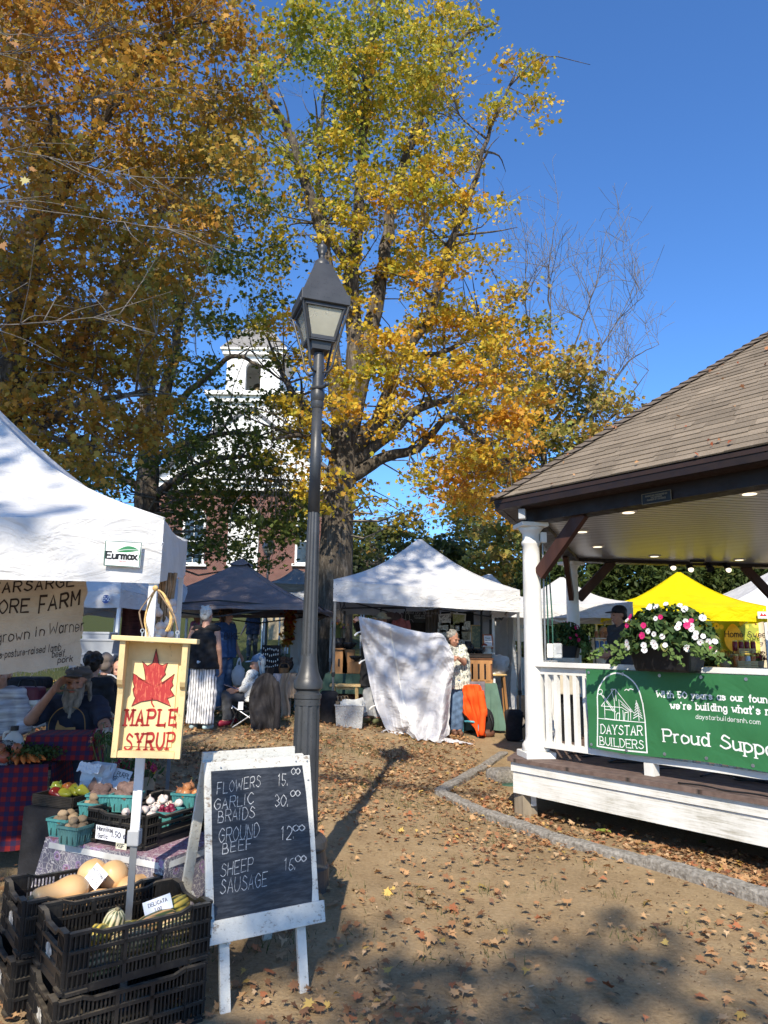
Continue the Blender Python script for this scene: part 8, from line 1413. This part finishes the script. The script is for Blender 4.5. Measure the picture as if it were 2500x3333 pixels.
def hand(wr,d,nrm,curl=.5,s=1.0):
 wr,d,nrm=Vector(wr),Vector(d).normalized(),Vector(nrm);nrm=(nrm-d*nrm.dot(d)).normalized();sd=d.cross(nrm);P=[]
 for k,(o,ln)in enumerate(((-.032,.062),(-.011,.074),(.011,.078),(.032,.068))):
  a=wr+sd*o*.6*s;b=wr+d*.085*s+sd*o*s;P.append(('c',a,b,.016*s,.011*s));c1=b+(d*math.cos(curl)+nrm*math.sin(curl)).normalized()*ln*.55*s;c2_=c1+(d*math.cos(curl*2)+nrm*math.sin(curl*2))*ln*.5*s;P+=[('c',b,c1,.0095*s,.009*s),('c',c1,c2_,.009*s,.0075*s)]
 t0=wr+d*.03*s+sd*.025*s;t1=t0+(d*.6+sd*.7+nrm*.3).normalized()*.045*s;P+=[('c',t0,t1,.013*s,.010*s),('c',t1,t1+(d*.9+sd*.15+nrm*.4).normalized()*.035*s,.010*s,.008*s)];return P
def person(label,J,look=(0,-1,0),build=1.0,shirt=None,sleeve=.45,hem=0,trousers=None,loose=1.0,shoe=None,hair=None,hs='short',cap=None,capst='cap',skin=None,h=1.72,vox=.009,hands=None,group=None,face=True,base=None):
 """J: joints in the world; hair/cap styles; sleeve = part of the arm covered"""
 skin=skin or SKIN;J={k:Vector(v)for k,v in J.items()};k=h/1.72;base=Vector(base)if base is not None else Vector((J['pel'].x,J['pel'].y,min(J['anL'].z,J['anR'].z)-.08));t=thing('person',label,'person',base,group=group);s_=(J['shL']-J['shR']).normalized();f_=Vector(look).normalized()
 hd=J['head'];Zh=Vector((0,0,1));Zh=(Zh-f_*Zh.dot(f_)).normalized();Xh=Zh.cross(-f_);HM=Matrix(((Xh.x,-f_.x,Zh.x),(Xh.y,-f_.y,Zh.y),(Xh.z,-f_.z,Zh.z)));H=lambda x,y,z_:hd+HM@Vector((x,y,z_))*k;B=build
 ns=(J['shL']+J['shR'])/2;P=[('c',ns+Vector((0,0,.0)),hd-Vector((0,0,.06)),.058*k,.052*k),('b',H(0,.018,.035),(.074*k,.092*k,.09*k),HM),('b',H(0,-.028,-.035),(.060*k,.066*k,.082*k),HM),('b',H(0,-.058,-.088),(.034*k,.028*k,.026*k),HM),('c',H(0,-.090,.012),H(0,-.112,-.028),.009*k,.014*k),('c',H(-.04,-.084,.024),H(.04,-.084,.024),.012*k,.012*k),('c',H(-.02,-.086,-.062),H(.02,-.086,-.062),.009*k,.009*k)]
 for sg in(-1,1):P+=[('b',H(sg*.074,.012,-.005),(.010*k,.020*k,.032*k),HM),('b',H(sg*.036,-.066,-.025),(.022*k,.02*k,.02*k),HM)]
 ch=J['chest'];pl_=J['pel'];P+=[('c',J['shR'],J['shL'],.055*B,.055*B),('c',ch-s_*.09,ch+s_*.09,.105*B,.105*B),('c',ch,pl_,.11*B,.12*B),('c',pl_-s_*.08,pl_+s_*.08,.105*B,.105*B)]
 for q in 'LR':
  P+=[('c',J['sh'+q],J['el'+q],.048*B,.040*B),('c',J['el'+q],J['wr'+q],.040*B,.027),('c',J['hip'+q],J['kn'+q],.08*B,.058),('c',J['kn'+q],J['an'+q],.055,.036),('c',J['an'+q],J['toe'+q],.036,.028)]
  d=(J['wr'+q]-J['el'+q]);hn=(hands or{}).get(q,(d,-s_ if q=='L' else s_,.45));P+=hand(J['wr'+q],*hn,s=1.05*k)
 body=blob(P,min(vox,.0085),'body',skin,t,3)
 if face:
  for sg in(-1,1):mb=MB();mb.ball(H(sg*.031,-.088,.004),(.011*k,.006*k,.007*k),seg=8,rings=6,rot=HM);mb.build('eye',mat('eye_dark',(.06,.04,.03),.3),body)
  mb=MB();mb.ball(H(0,-.096,-.062),(.022*k,.006*k,.006*k),seg=8,rings=6,rot=HM);mb.build('mouth',mat('lips',(.33,.11,.09),.5),body)
 if shirt:
  hz=pl_+(ch-pl_)*(-.12-hem);sr=(.075 if sleeve else .06)*B;Q=[('s',J['shR'],J['shL'],sr,sr),('b',J['shL'],sr),('c',ch-s_*.085,ch+s_*.085,.125*B,.125*B)]
  for o in(-.085,0,.085):Q+=[('t',ch+s_*o,hz+s_*o*1.15,.122*B,.132*B)]
  for q in 'LR':
   if sleeve>0:e=min(sleeve/.5,1);a,b=J['sh'+q],J['sh'+q].lerp(J['el'+q],e);Q.append(('t' if e<1 or sleeve<=.5 else 'c',a,b,.070*B,.062*B))
   if sleeve>.5:Q.append(('t',J['el'+q],J['el'+q].lerp(J['wr'+q],(sleeve-.5)*2),.056*B,.044))
  blob(Q,vox,'shirt',shirt,t,5,.010,len(label))
 if trousers:
  Q=[('c',pl_-s_*.075,pl_+s_*.075,.118*B,.118*B)]
  for q in 'LR':Q+=[('c',J['hip'+q],J['kn'+q],.098*B,.076*loose),('t',J['kn'+q],J['an'+q]+Vector((0,0,.0)),.076*loose,.066*loose)]
  blob(Q,vox,'trousers',trousers,t,4,.008,3)
 if shoe:
  for q in 'LR':a,b=J['an'+q],J['toe'+q];blob([('c',Vector((a.x,a.y,a.z-.035)),b,.045,.040),('c',a+(a-b)*.22-Vector((0,0,.045)),b-Vector((0,0,.012)),.035,.034)],vox,'shoe',shoe,t,3)
 rs=random.Random(len(label))
 if hair:
  Q=[('b',H(0,.035,.052),(.084*k,.092*k,.083*k),HM),('b',H(0,.06,.0),(.078*k,.062*k,.075*k),HM)]
  if hs=='long':Q+=[('c',H(sg*.055,.05,.03),H(sg*.06,.06,-.19),.034*k,.022*k)for sg in(-1,0,1)]+[('c',H(sg*.07,-.005,.04),H(sg*.072,.01,-.15),.018*k,.014*k)for sg in(-1,1)]
  if hs in('curly','long','messy'):
   for _ in range(44 if hs=='curly' else 16):a,b=rs.uniform(0,6.28),rs.uniform(-.4,1.3);Q.append(('b',H(math.cos(a)*.084*math.cos(b),.04+math.sin(a)*.088*math.cos(b)*(.6 if math.sin(a)<0 else 1),.05+.085*math.sin(b)),rs.uniform(.016,.028)*k))
  blob(Q,.007,'hair',hair,t,1,.006,2)
 if cap:
  Q=[('b',H(0,.02,.065),(.090*k,.104*k,.072*k),HM)]
  if capst=='flat':Q=[('b',H(0,.0,.085),(.100*k,.125*k,.042*k),HM),('b',H(0,.03,.06),(.09*k,.1*k,.05*k),HM)]
  if capst=='hat':Q+=[('b',H(0,.02,.045),(.17*k,.18*k,.014),HM)]
  else:Q+=[('b',H(0,-.115,.050),(.066*k,.075*k,.011*k),HM)]
  blob(Q,.007,'cap',cap,t,2)
 return t
def stand(loc,rz,h=1.7,**kw):
 k=h/1.72;M=Matrix.Translation(Vector(loc))@Matrix.Rotation(rz,4,'Z')@Matrix.Scale(k,4);J=dict(pel=(0,0,.95),chest=(0,.01,1.26),head=(0,-.02,1.60))
 for q,s_ in(('R',-1),('L',1)):J.update({'sh'+q:(s_*.17,.01,1.41),'el'+q:(s_*.23,.03,1.12),'wr'+q:(s_*.235,-.05,.88),'hip'+q:(s_*.085,0,.90),'kn'+q:(s_*.095,-.02,.5),'an'+q:(s_*.10,.03,.085),'toe'+q:(s_*.12,-.12,.04)})
 J.update(kw);return{q:M@Vector(v)for q,v in J.items()}
def fwd(rz):return(math.sin(rz),-math.cos(rz),0)
cm=lambda n,c,**k:mat(n,c,.85,.14,9,.35,24,.006,**k)
M_DENIM=cm('denim',(.105,.17,.28),c2=(.055,.095,.17));M_DKD=cm('dark_denim',(.045,.075,.13));M_BSH=cm('black_knit',(.013,.013,.015));M_NVY=cm('navy_cotton',(.020,.026,.05));M_GRYT=cm('grey_sweat',(.36,.37,.385));M_CHAR=cm('charcoal_trouser',(.075,.078,.085));M_WH=mat('white_hair',(.60,.58,.52),.7,.12,40,.25,60,.004,stretch=(1,1,.3));M_GH=mat('grey_hair',(.24,.225,.20),.75,.35,40,.6,60,.005);M_BRH=mat('brown_hair',(.075,.042,.026),.7,.3,40,.5,60,.004,stretch=(1,1,.3));M_BLH=mat('black_hair',(.012,.010,.010),.6,.3,30,.4);M_SHO=mat('dark_shoe',(.03,.028,.026),.6);M_REDS=mat('red_shoe',(.34,.02,.05),.6)
K=NT('striped_trousers');v=K.coord('Object',(1,.5,.03));w_=K.n('TexWave',{'Vector':v,'Scale':8.5,'Distortion':.8,'Detail':1});K.set(K.b,'Base Color',K.ramp(w_.outputs[0],[(.12,(.05,.05,.08)),(.24,(.80,.79,.78))]));K.b.inputs['Roughness'].default_value=.9;M_STR=K.m
K=NT('leaf_print_shirt');K.set(K.b,'Base Color',K.ramp(K.noise(K.coord('Object',(1.6,1,.8)),15,4,.6,2.5),[(.53,(.66,.65,.56)),(.58,(.07,.085,.08)),(.64,(.07,.085,.08)),(.68,(.66,.65,.56))]));K.b.inputs['Roughness'].default_value=.85;M_PRINTS=K.m
K=NT('fine_print_shirt');K.set(K.b,'Base Color',K.ramp(K.noise(K.coord(),30,3,.6,2),[(.56,(.74,.74,.70)),(.62,(.10,.11,.12))]));K.b.inputs['Roughness'].default_value=.85;M_FPR=K.m
mat('grey_beard',(.21,.19,.165),.85,.4,40,.6,60,.005,stretch=(1,1,.3))
d=6.0;b6=lambda x,y,dd=d:at(x*.2939,2150+y*.2939,dd)
J=dict(head=b6(860,255,5.95),pel=b6(830,1000,6.15),chest=b6(835,640,6.08),shR=b6(600,490,6.05),shL=b6(1080,500,6.05),elR=b6(330,660,5.8),wrR=b6(590,330,5.75),elL=b6(1165,740,5.85),wrL=b6(1075,870,5.6))
pz=J['pel'].z
for q,s_ in(('R',-1),('L',1)):x=J['pel'].x+s_*.1;J.update({'hip'+q:(x,6.15,pz),'kn'+q:(x+s_*.06,5.75,pz+.02),'an'+q:(x+s_*.05,5.78,.22),'toe'+q:(x+s_*.05,5.62,.16)})
BM=person('seated bearded man in a grey flat cap and navy T-shirt cupping his ear',J,(.05,-1,.08),1.18,M_NVY,.42,.25,M_DKD,1.1,M_SHO,MATS['grey_beard'],'messy',cm('grey_wool_cap',(.085,.085,.09)),'flat',SKIN2,1.80,.009,{'R':(b6(690,215,5.85)-J['wrR'],(1,.3,0),.35),'L':(b6(1040,985,5.5)-J['wrL'],(-.3,.8,-.5),.5)})
hd=J['head'];Q=[('c',hd+Vector((x,-.075,-.055)),hd+Vector((x*.75,-.10+abs(x)*.3,-.25+abs(x)*1.2)),.028,.017)for x in(-.055,-.03,0,.03,.055)]+[('c',hd+Vector((s_*.066,-.03,-.01)),hd+Vector((s_*.06,-.06,-.1)),.018,.024)for s_ in(-1,1)]+[('c',hd+Vector((-.035,-.112,-.043)),hd+Vector((.035,-.112,-.043)),.011,.011)]
blob(Q,.007,'beard',MATS['grey_beard'],BM,1,.010,4);Q=[('c',hd+Vector((s_*.085,.0,.0)),hd+Vector((s_*.105,.02,-.13)),.022,.016)for s_ in(-1,1)];blob(Q,.007,'side_hair',MATS['grey_beard'],BM,1,.010,5)
T=basis((b6(770,690,5.92)),(1,0,0),(0,-.12,1),(0,-1,-.12));fY=lambda x,y:T@Vector((x*1.2,y*1.2,.012+.05-.9*x*x));mb=MB();strokes(mb,[['~',(-.12,-.10),(-.115,.02),(-.05,.10),(.04,.115),(.11,.06),(.125,-.09)]],.006,lambda x,y:(x,y),fY);mb.build('shirt_arc',mat('gold_print',(.30,.17,.06),.7),BM)
mb=MB();P=[(-.08,-.09),(-.07,-.01),(-.055,.03),(-.045,0),(.0,-.02),(.06,-.015),(.07,-.09),(.05,-.1),(.045,-.05),(-.03,-.055),(-.05,-.095)];mb.add([fY(x,y)for x,y in P],[list(range(len(P)))]);mb.build('shirt_animal',mat('ochre_print',(.42,.24,.09),.7),BM)
p=b6(1160,640,6.3);tag(MB().grid(lambda u,v:p+Vector((-.09+.34*u,.02*math.sin(u*3),-.55+.72*v-.30*u*v)),8,8).build('leaning_board',mat('cream_cloth',(.66,.56,.40)),solid=.01),'cream board leaning behind the arm of the bearded man','panel')
c0=lambda x,y,dd:at(500+x*.3315,1800+y*.3315,dd)
g=ground(-2.55,10.3);W1p=Vector((c0(455,1690,10.3).x,10.3,g))
person('white haired woman from behind in a black sleeveless top and striped trousers',stand(W1p,R(172),1.70,wrL=(.20,-.20,.98),elL=(.25,.06,1.12)),(.25,.95,0),.98,M_BSH,0,.22,M_STR,1.5,mat('pale_blue_shoe',(.45,.60,.62),.6),M_WH,'messy',face=False)
W2p=Vector((c0(665,1560,12).x,12.0,ground(-3,12)));W2=person('woman in a blue lettered T-shirt, dark cap and jeans holding a white bag',stand(W2p,R(62),1.66,elL=(.24,-.02,1.13),wrL=(.22,-.16,.93),wrR=(-.22,-.02,.86)),(.9,-.45,0),1.02,cm('royal_blue_cotton',(.045,.10,.24)),.38,.1,M_DENIM,1.05,M_SHO,M_BRH,'long',cm('brown_black_cap',(.045,.032,.028)))
T=basis(W2p+Vector((.115,-.115,1.19)),(.85,.5,0),(0,0,1));mb=MB();text(mb,'BIKE',plane_fn(T,.03),.10,.012,1,x0=-.12,y0=-.03);mb.build('lettering',M_NVY,W2)
p=W2p+Vector((.28,-.16,.78));mb=MB();mb.ball(p+Vector((0,0,-.2)),(.11,.08,.17),seg=20,rings=14);mb.V=[(x+.015*wob(z_*30,y*20),y,z_+.01*wob(x*40,y*30))for x,y,z_ in mb.V];mb.tube(cat([p+Vector((-.04,0,-.07)),p+Vector((0,0,.08)),p+Vector((.04,0,-.07))],4),.012,6);tag(mb.build('carrier_bag',mat('white_plastic_film',(.74,.75,.77),.4,.05,9,.6,14,.01,translucent=.3),smooth=True),'white plastic carrier bag hanging from the hand of the woman in blue','bag')
q=Vector((c0(640,1500,13).x,12.9,ground(-3.4,12.9)));p3=person('woman in sunglasses and a white top behind the woman in blue',stand(q,R(25),1.68,wrL=(.26,-.16,1.0)),(.25,-1,0),.98,M_TENT,.9,.1,M_BSH,1.0,M_SHO,M_BRH,'short');hd=stand(q,R(25),1.68)['head'];MB().box(hd+Vector((.02,-.10,.01)),(.14,.02,.045),R(15),bev=.006).build('sunglasses',M_BLACK,p3)
q=gat(821,24);person('distant woman walking down the lawn in navy with a shirt tied round her waist',stand(q,R(5),1.66,knR=(-.1,-.16,.52),anR=(-.1,-.10,.12),toeR=(-.11,-.25,.05),anL=(.1,.2,.12),toeL=(.11,.08,.05),elR=(-.27,.06,1.12),wrR=(-.36,-.02,.92)),(0,-1,-.1),1.02,M_NVY,.35,.2,M_CHAR,1.1,M_SHO,M_BRH,'short',vox=.012)
q=Vector((c0(395,1500,13.2).x,13.2,ground(-4,13.2)));person('person in a pink and blue top partly hidden behind the white haired woman',stand(q,R(-40),1.66),(-.6,-.7,0),1,cm('pink_purple_top',(.42,.10,.26),c2=(.10,.14,.22)),.5,.1,M_DENIM,1.1,M_SHO,M_BRH,'short',vox=.012)
d=10.7;e5=lambda x,y,dd=10.7:at(500+x*.3315,1800+y*.3315,dd);g=ground(-1.8,d)
J=dict(head=e5(1020,1085),pel=e5(975,1420),chest=e5(975,1270),shR=e5(960,1190,10.55),shL=e5(1010,1190,10.85),elR=e5(890,1330,10.5),elL=e5(960,1340,10.9),wrR=e5(810,1345,10.5),wrL=e5(830,1350,10.75),hipR=e5(960,1420,10.6),hipL=e5(960,1420,10.8),knR=e5(715,1400,10.55),knL=e5(790,1410,10.85),anR=e5(725,1625,10.55),anL=e5(790,1630,10.85),toeR=e5(650,1655,10.5),toeL=e5(715,1650,10.8))
for k_ in('anR','anL'):J[k_].z=g+.09
for k_ in('toeR','toeL'):J[k_].z=g+.045
person('seated white haired woman in a denim cap and patterned shirt holding a tablet',J,(-.85,-.5,-.15),1.0,M_FPR,.8,.1,M_CHAR,1.05,M_REDS,M_WH,'long',cm('denim_cap',(.12,.20,.32)),vox=.009)
p=e5(770,1330,10.55);tag(MB().box((0,0,0),(.24,.16,.012),T=Matrix.Translation(p)@Matrix.Rotation(-.35,4,'X')@Matrix.Rotation(.3,4,'Y')).build('tablet',mat('navy_cover',(.03,.045,.12),.5)),'dark blue tablet in the hands of the seated woman','tablet')
t=thing('camp_chair','black folding camp chair with steel legs under the seated woman','chair',Vector((J['pel'].x,d,g)));sx0,sx1=e5(810,1450).x,e5(1120,1450).x;zs=J['pel'].z-.13
MB().grid(lambda u,v:Vector((sx0+(sx1-sx0)*u,d-.26+.52*v,zs-.05*math.sin(math.pi*u))),8,6).build('seat',M_BSH,t,solid=.01);MB().grid(lambda u,v:Vector((sx1-.08+.10*v+.05*math.sin(u*3.14),d-.26+.52*u,zs+.02+.55*v)),8,6).build('backrest',M_BSH,t,solid=.012)
for yy in(d-.27,d+.27):
 for a,b in(((sx0,zs+.03),(sx1+.02,g)),((sx1,zs+.03),(sx0+.02,g))):MB().tube([(a[0],yy,a[1]),(b[0],yy,b[1])],.010).build('leg',M_STEEL,t)
for xx in(sx0,sx1):MB().tube([(xx,d-.27,g+.02),(xx,d+.27,zs)],.010).build('leg',M_STEEL,t);MB().tube([(xx,d+.27,g+.02),(xx,d-.27,zs)],.010).build('leg',M_STEEL,t)
tag(MB().grid(lambda u,v:Vector((sx1-.18+.36*u+.03*math.sin(v*7),d-.36-.05*math.sin(u*7+1.5*wob(u*3,v*3))*(1-v*.4)-.03*wob(u*6,v*5,3)+.12*max(0,v-.85),zs-.40+.90*v-.16*(2*u-1)**2*v-.10*math.sin(u*8+1)*(1-v))),24,18).build('dark_jacket',cm('charcoal_fleece',(.018,.0165,.019)),smooth=True,solid=.015),'charcoal jacket hung over the back of the camp chair','jacket')
tag(MB().tube(cat([Vector((sx1+.16,d-.4,zs+.38)),Vector((sx1+.21,d-.43,zs+.1)),Vector((sx1+.2,d-.42,zs-.3))],5),[.05]*6+[.045]*5,9).build('jacket_sleeve',MATS['charcoal_fleece'],[o_ for o_ in COL.objects if o_.name=='dark_jacket'][0],smooth=True));p=e5(855,1500,10.4);tag(MB().box(p,(.07,.004,.11),.1).build('chair_tag',mat('paper_white',(.8,.81,.84))),'white and yellow paper tag hanging on the camp chair frame','tag')
q=at(338,2163,8.0);J=stand((q.x,8.05,q.z-1.60),R(170),1.72);person('bald man from behind in a black track jacket with white shoulder stripes',J,(.05,1,0),1.12,M_BSH,.95,.1,M_DKD,1,M_SHO,mat('stubble_hair',(.30,.23,.18),.8),'short',face=False,base=(q.x,8.05,ground(q.x,8)),h=1.66)
for s_ in(-1,1):sh=J['shL' if s_>0 else 'shR'];mid=(J['shL']+J['shR'])/2;tag(MB().tube(cat([mid.lerp(sh,.35)+Vector((0,-.05,.082)),mid.lerp(sh,.8)+Vector((0,-.06,.072)),sh+(sh-mid)*.3+Vector((0,-.06,.0))],4),.009,6).build('stripe',M_WHITE,[o for o in bpy.data.objects if o.name.startswith('person')][-1]if False else bpy.data.objects[[o.name for o in bpy.data.objects if o.get('label','').startswith('bald man')][0]],smooth=True),None)
q=at(378,2170,8.9);person('dark haired young woman whose face shows beside the maple sign',stand((q.x,9.0,q.z-1.585),R(20),1.66),(.35,-1,0),.95,M_BSH,.5,.1,M_DKD,1,M_SHO,M_BLH,'long',base=(q.x,9,ground(q.x,9)))
q=at(290,2160,7.4);person('person from behind with bushy black hair left of the bald man',stand((q.x,7.5,q.z-1.60),R(180),1.7),(-.1,1,0),1,M_BSH,.6,.1,M_DKD,1,M_SHO,M_BLH,'curly',face=False,base=(q.x,7.5,ground(q.x,7.5)))
q=at(8,2190,7.0);person('person in a grey and white striped top cut off at the left edge',stand((q.x,7.0,q.z-1.6),R(10),1.7,elL=(.27,-.06,1.12),wrL=(.20,-.26,1.06)),(.2,-1,0),1.1,mat('grey_stripe_knit',(.56,.55,.55),.9,.2,9,.3,stretch=(.3,.3,3),c2=(.13,.12,.14)),.85,.1,M_DKD,1,M_SHO,M_BRH,'short',base=(q.x,7,ground(q.x,7)))
q=Vector((a3(345,1800,11.65).x,11.65,ground(1.15,11.65)));J=stand(q,R(14),1.70);J['head']=a3(315,540,11.6);J['wrR']=a3(125,492,11.45);J['elR']=a3(215,640,11.5);J['shR']=a3(270,690,11.62);J['shL']=a3(430,680,11.7);J['elL']=a3(462,860,11.5);J['wrL']=a3(372,790,11.35);J['chest']=a3(365,800,11.68);J['pel']=a3(365,1110,11.68)
for s_,x in(('R',325),('L',400)):J['hip'+s_]=a3(x,1150,11.68);J['kn'+s_]=a3(x-5,1450,11.66);J['an'+s_]=a3(x-12,1760,11.68);J['an'+s_].z=q.z+.09;J['toe'+s_]=J['an'+s_]+Vector((.02,-.15,-.045))
person('curly grey haired man in a leaf print shirt and jeans holding the white sheet',J,(.62,-.72,-.28),1.08,M_PRINTS,.40,.2,M_DENIM,1.12,mat('brown_shoe',(.14,.07,.045),.6),M_GH,'curly',skin=SKIN2,hands={'R':(a3(108,478,11.3)-J['wrR'],(-.2,-.3,-1),.9),'L':(a3(322,765,11.2)-J['wrL'],(-.4,-.2,-.8),.9)})
q=Vector((b3(640,1700,11.6).x,11.6,ground(-.35,11.6)));J=stand(q,R(0),1.72);J['head']=b3(800,290,11.75);J['shR']=b3(600,470,11.7);J['shL']=b3(830,450,11.75);J['chest']=b3(700,620,11.75);J['pel']=b3(690,1080,11.7);J['elR']=b3(500,420,11.55);J['wrR']=b3(430,292,11.35);J['elL']=b3(850,560,11.5);J['wrL']=b3(800,330,11.4)
for s_,x,xa in(('R',640,600),('L',740,760)):J['hip'+s_]=b3(x,1120,11.7);J['kn'+s_]=b3((x+xa)/2,1420,11.6);J['an'+s_]=b3(xa+20,1720,11.55);J['an'+s_].z=q.z+.10;J['toe'+s_]=J['an'+s_]+Vector((-.09,-.15,-.05))
person('person in a brimmed hat and grey sweatpants hidden behind the raised white sheet',J,(.15,-1,-.15),1.0,M_BSH,.95,.1,M_GRYT,1.45,mat('olive_shoe',(.10,.11,.05),.7),M_BRH,'short',cm('tan_hat',(.35,.28,.18)),'hat',hands={'R':(b3(445,235,11.2)-J['wrR'],(.8,-.5,-.5),.8),'L':(b3(785,275,11.2)-J['wrL'],(0,-.5,-1),1.0)},face=False)
SH_=lambda P:[at(x,y,dd)for x,y,dd in P]
Tc=cat(SH_([(1168,2006,11.16),(1205,2014,11.2),(1248,2024,11.18),(1320,2046,11.3),(1390,2060,11.3),(1441,2066,11.2),(1478,2136,11.15)]),8);Bc=cat(SH_([(1284,2394,11.15),(1316,2388,11.1),(1345,2398,10.95),(1368,2408,10.85),(1405,2410,10.9),(1436,2414,10.9),(1462,2392,11.1)]),8);Lc=cat(SH_([(1168,2006,11.16),(1178,2090,11.25),(1193,2170,11.3),(1219,2285,11.25),(1258,2375,11.15),(1284,2394,11.15)]),8);Rc=cat(SH_([(1478,2136,11.15),(1476,2190,11.2),(1470,2240,11.25),(1464,2320,11.2),(1462,2392,11.1)]),8)
def cv(P,t_):x=t_*(len(P)-1);i=min(int(x),len(P)-2);return P[i].lerp(P[i+1],x-i)
def sheet(u,v):
 p=cv(Tc,u)*(1-v)+cv(Bc,u)*v+cv(Lc,v)*(1-u)+cv(Rc,v)*u-(Tc[0]*(1-u)*(1-v)+Tc[-1]*u*(1-v)+Bc[0]*(1-u)*v+Bc[-1]*u*v);e=4*u*(1-u);k=max(0,v-.45)
 a1,a2,r1,r2=math.atan2(v,u+.03),math.atan2(v,1.03-u),math.hypot(u,v),math.hypot(1-u,v);f=.075*math.sin(a1*13)*min(r1*1.6,1)*math.exp(-r1*.7)+.07*math.sin(a2*15+.6)*min(r2*1.6,1)*math.exp(-r2*.7)+.07*math.sin(u*20+v*5)*v**2*e**.3+.022*wob(u*9,v*7,2)+.01*wob(u*27,v*23,5)+.22*k*math.sin(u*8+v*9+2.5*wob(u*3,v*3))*e;return p+Vector((.04*k*wob(v*9,u*7),-f,.05*k*wob(u*9,v*8,4)*e))
t=thing('white_sheet','large white sheet with a seam held up between two people and pooling on the ground','sheet',Vector((at(1370,2400,11).x,11,ground(.5,11))));M_SHEET=cloth_mat('sheet_cotton',(.70,.70,.73),.15)
o=MB().grid(sheet,110,90).build('cloth',M_SHEET,t,smooth=True);mb=MB();V=[sheet(.38+.02*math.sin(v*3),v)+Vector((dx,-.008,0))for v in np.linspace(.03,.8,60)for dx in(-.012,.012)];mb.add(V,[(2*i,2*i+1,2*i+3,2*i+2)for i in range(59)]);mb.build('seam',M_WHITE,t)
for v in(.12,.35,.62,.8):p=sheet(0,v);MB().tube(cat([p,p+Vector((-.05,-.02,-.02)),p+Vector((-.09,-.02,-.06))],3),[.012]*3+[.016]*4,6).build('tie',M_WHITE,t)
gr_=lambda x,y:Vector((x,y,ground(x,y)+.02));A0,A1=at(1405,2412,10.9),at(1540,2412,10.9)
MB().grid(lambda u,v:gr_(A0 .x+(A1 .x-A0 .x)*u,10.85+(.42-.32*u)*v-.0)+Vector((0,0,.03+.035*wob(u*8,v*6,3)*(1-u)-.025*u)),26,14).build('pooled_hem',M_SHEET,t,smooth=True)
q=at(2017,1998,9.6);Jc=stand((q.x,9.6,q.z-1.62),R(-70),1.72,wrL=(.12,-.26,1.1),elL=(.2,-.06,1.14));person('silhouetted person in a black cap inside the bandstand behind the flowers',Jc,(-.95,-.2,-.1),1.08,cm('dark_pattern',(.05,.048,.05)),.95,.1,M_BSH,1.1,M_SHO,M_BLH,'short',M_BSH,skin=SKIN2,base=(q.x,9.6,DZ))
q=at(1965,2050,14.3);g=ground(q.x,14.3);person('man in a cream T-shirt with folded arms under the white tent behind the bandstand',stand((q.x,14.3,g),R(0),1.74,elL=(.24,-.03,1.15),wrL=(-.02,-.18,1.19),elR=(-.24,-.03,1.15),wrR=(.04,-.17,1.13)),(0,-1,0),1.1,cm('cream_cotton',(.66,.60,.48)),.45,.1,M_DENIM,1.1,M_SHO,M_GH,'short',vox=.012)
q=at(2000,2045,14.6);g=ground(q.x,14.6);person('person in a black T-shirt beside the man with folded arms',stand((q.x,14.7,g),R(0),1.66),(-.3,-1,0),1.05,M_BSH,.4,.1,M_DKD,1.1,M_SHO,M_BRH,'short',vox=.012)
#far wood closing the view
rg=np.random.default_rng(99);Pp,Nn=[],[];cc=[]
for x in np.arange(-95,95,2.6):
 y=78+rg.uniform(-5,5);hh=rg.uniform(6,10.5);n_=420;d=rg.normal(size=(n_,3));d/=np.linalg.norm(d,axis=1,keepdims=True);Pp.append(np.array([x,y,float(zt(x,y))+hh*.5])+d*np.array([2.3,2,hh*.5])*(.75+.25*rg.random((n_,1))));Nn.append(d+rg.normal(size=(n_,3))*.5);cc.append(np.array([[(.07,.085,.03),(.16,.13,.04),(.22,.12,.035),(.06,.08,.03)][rg.integers(0,4)]])*(.6+.7*rg.random((n_,1))))
Pp=np.concatenate(Pp);tag(link_mesh(leaf_mesh('distant_wood',Pp,np.concatenate(Nn),.75+.5*rg.random(len(Pp)),np.concatenate(cc),CROWN,.3,rg),'distant_wood',M_LEAF),'far autumn wood closing the view behind the green','wood',kind='stuff')
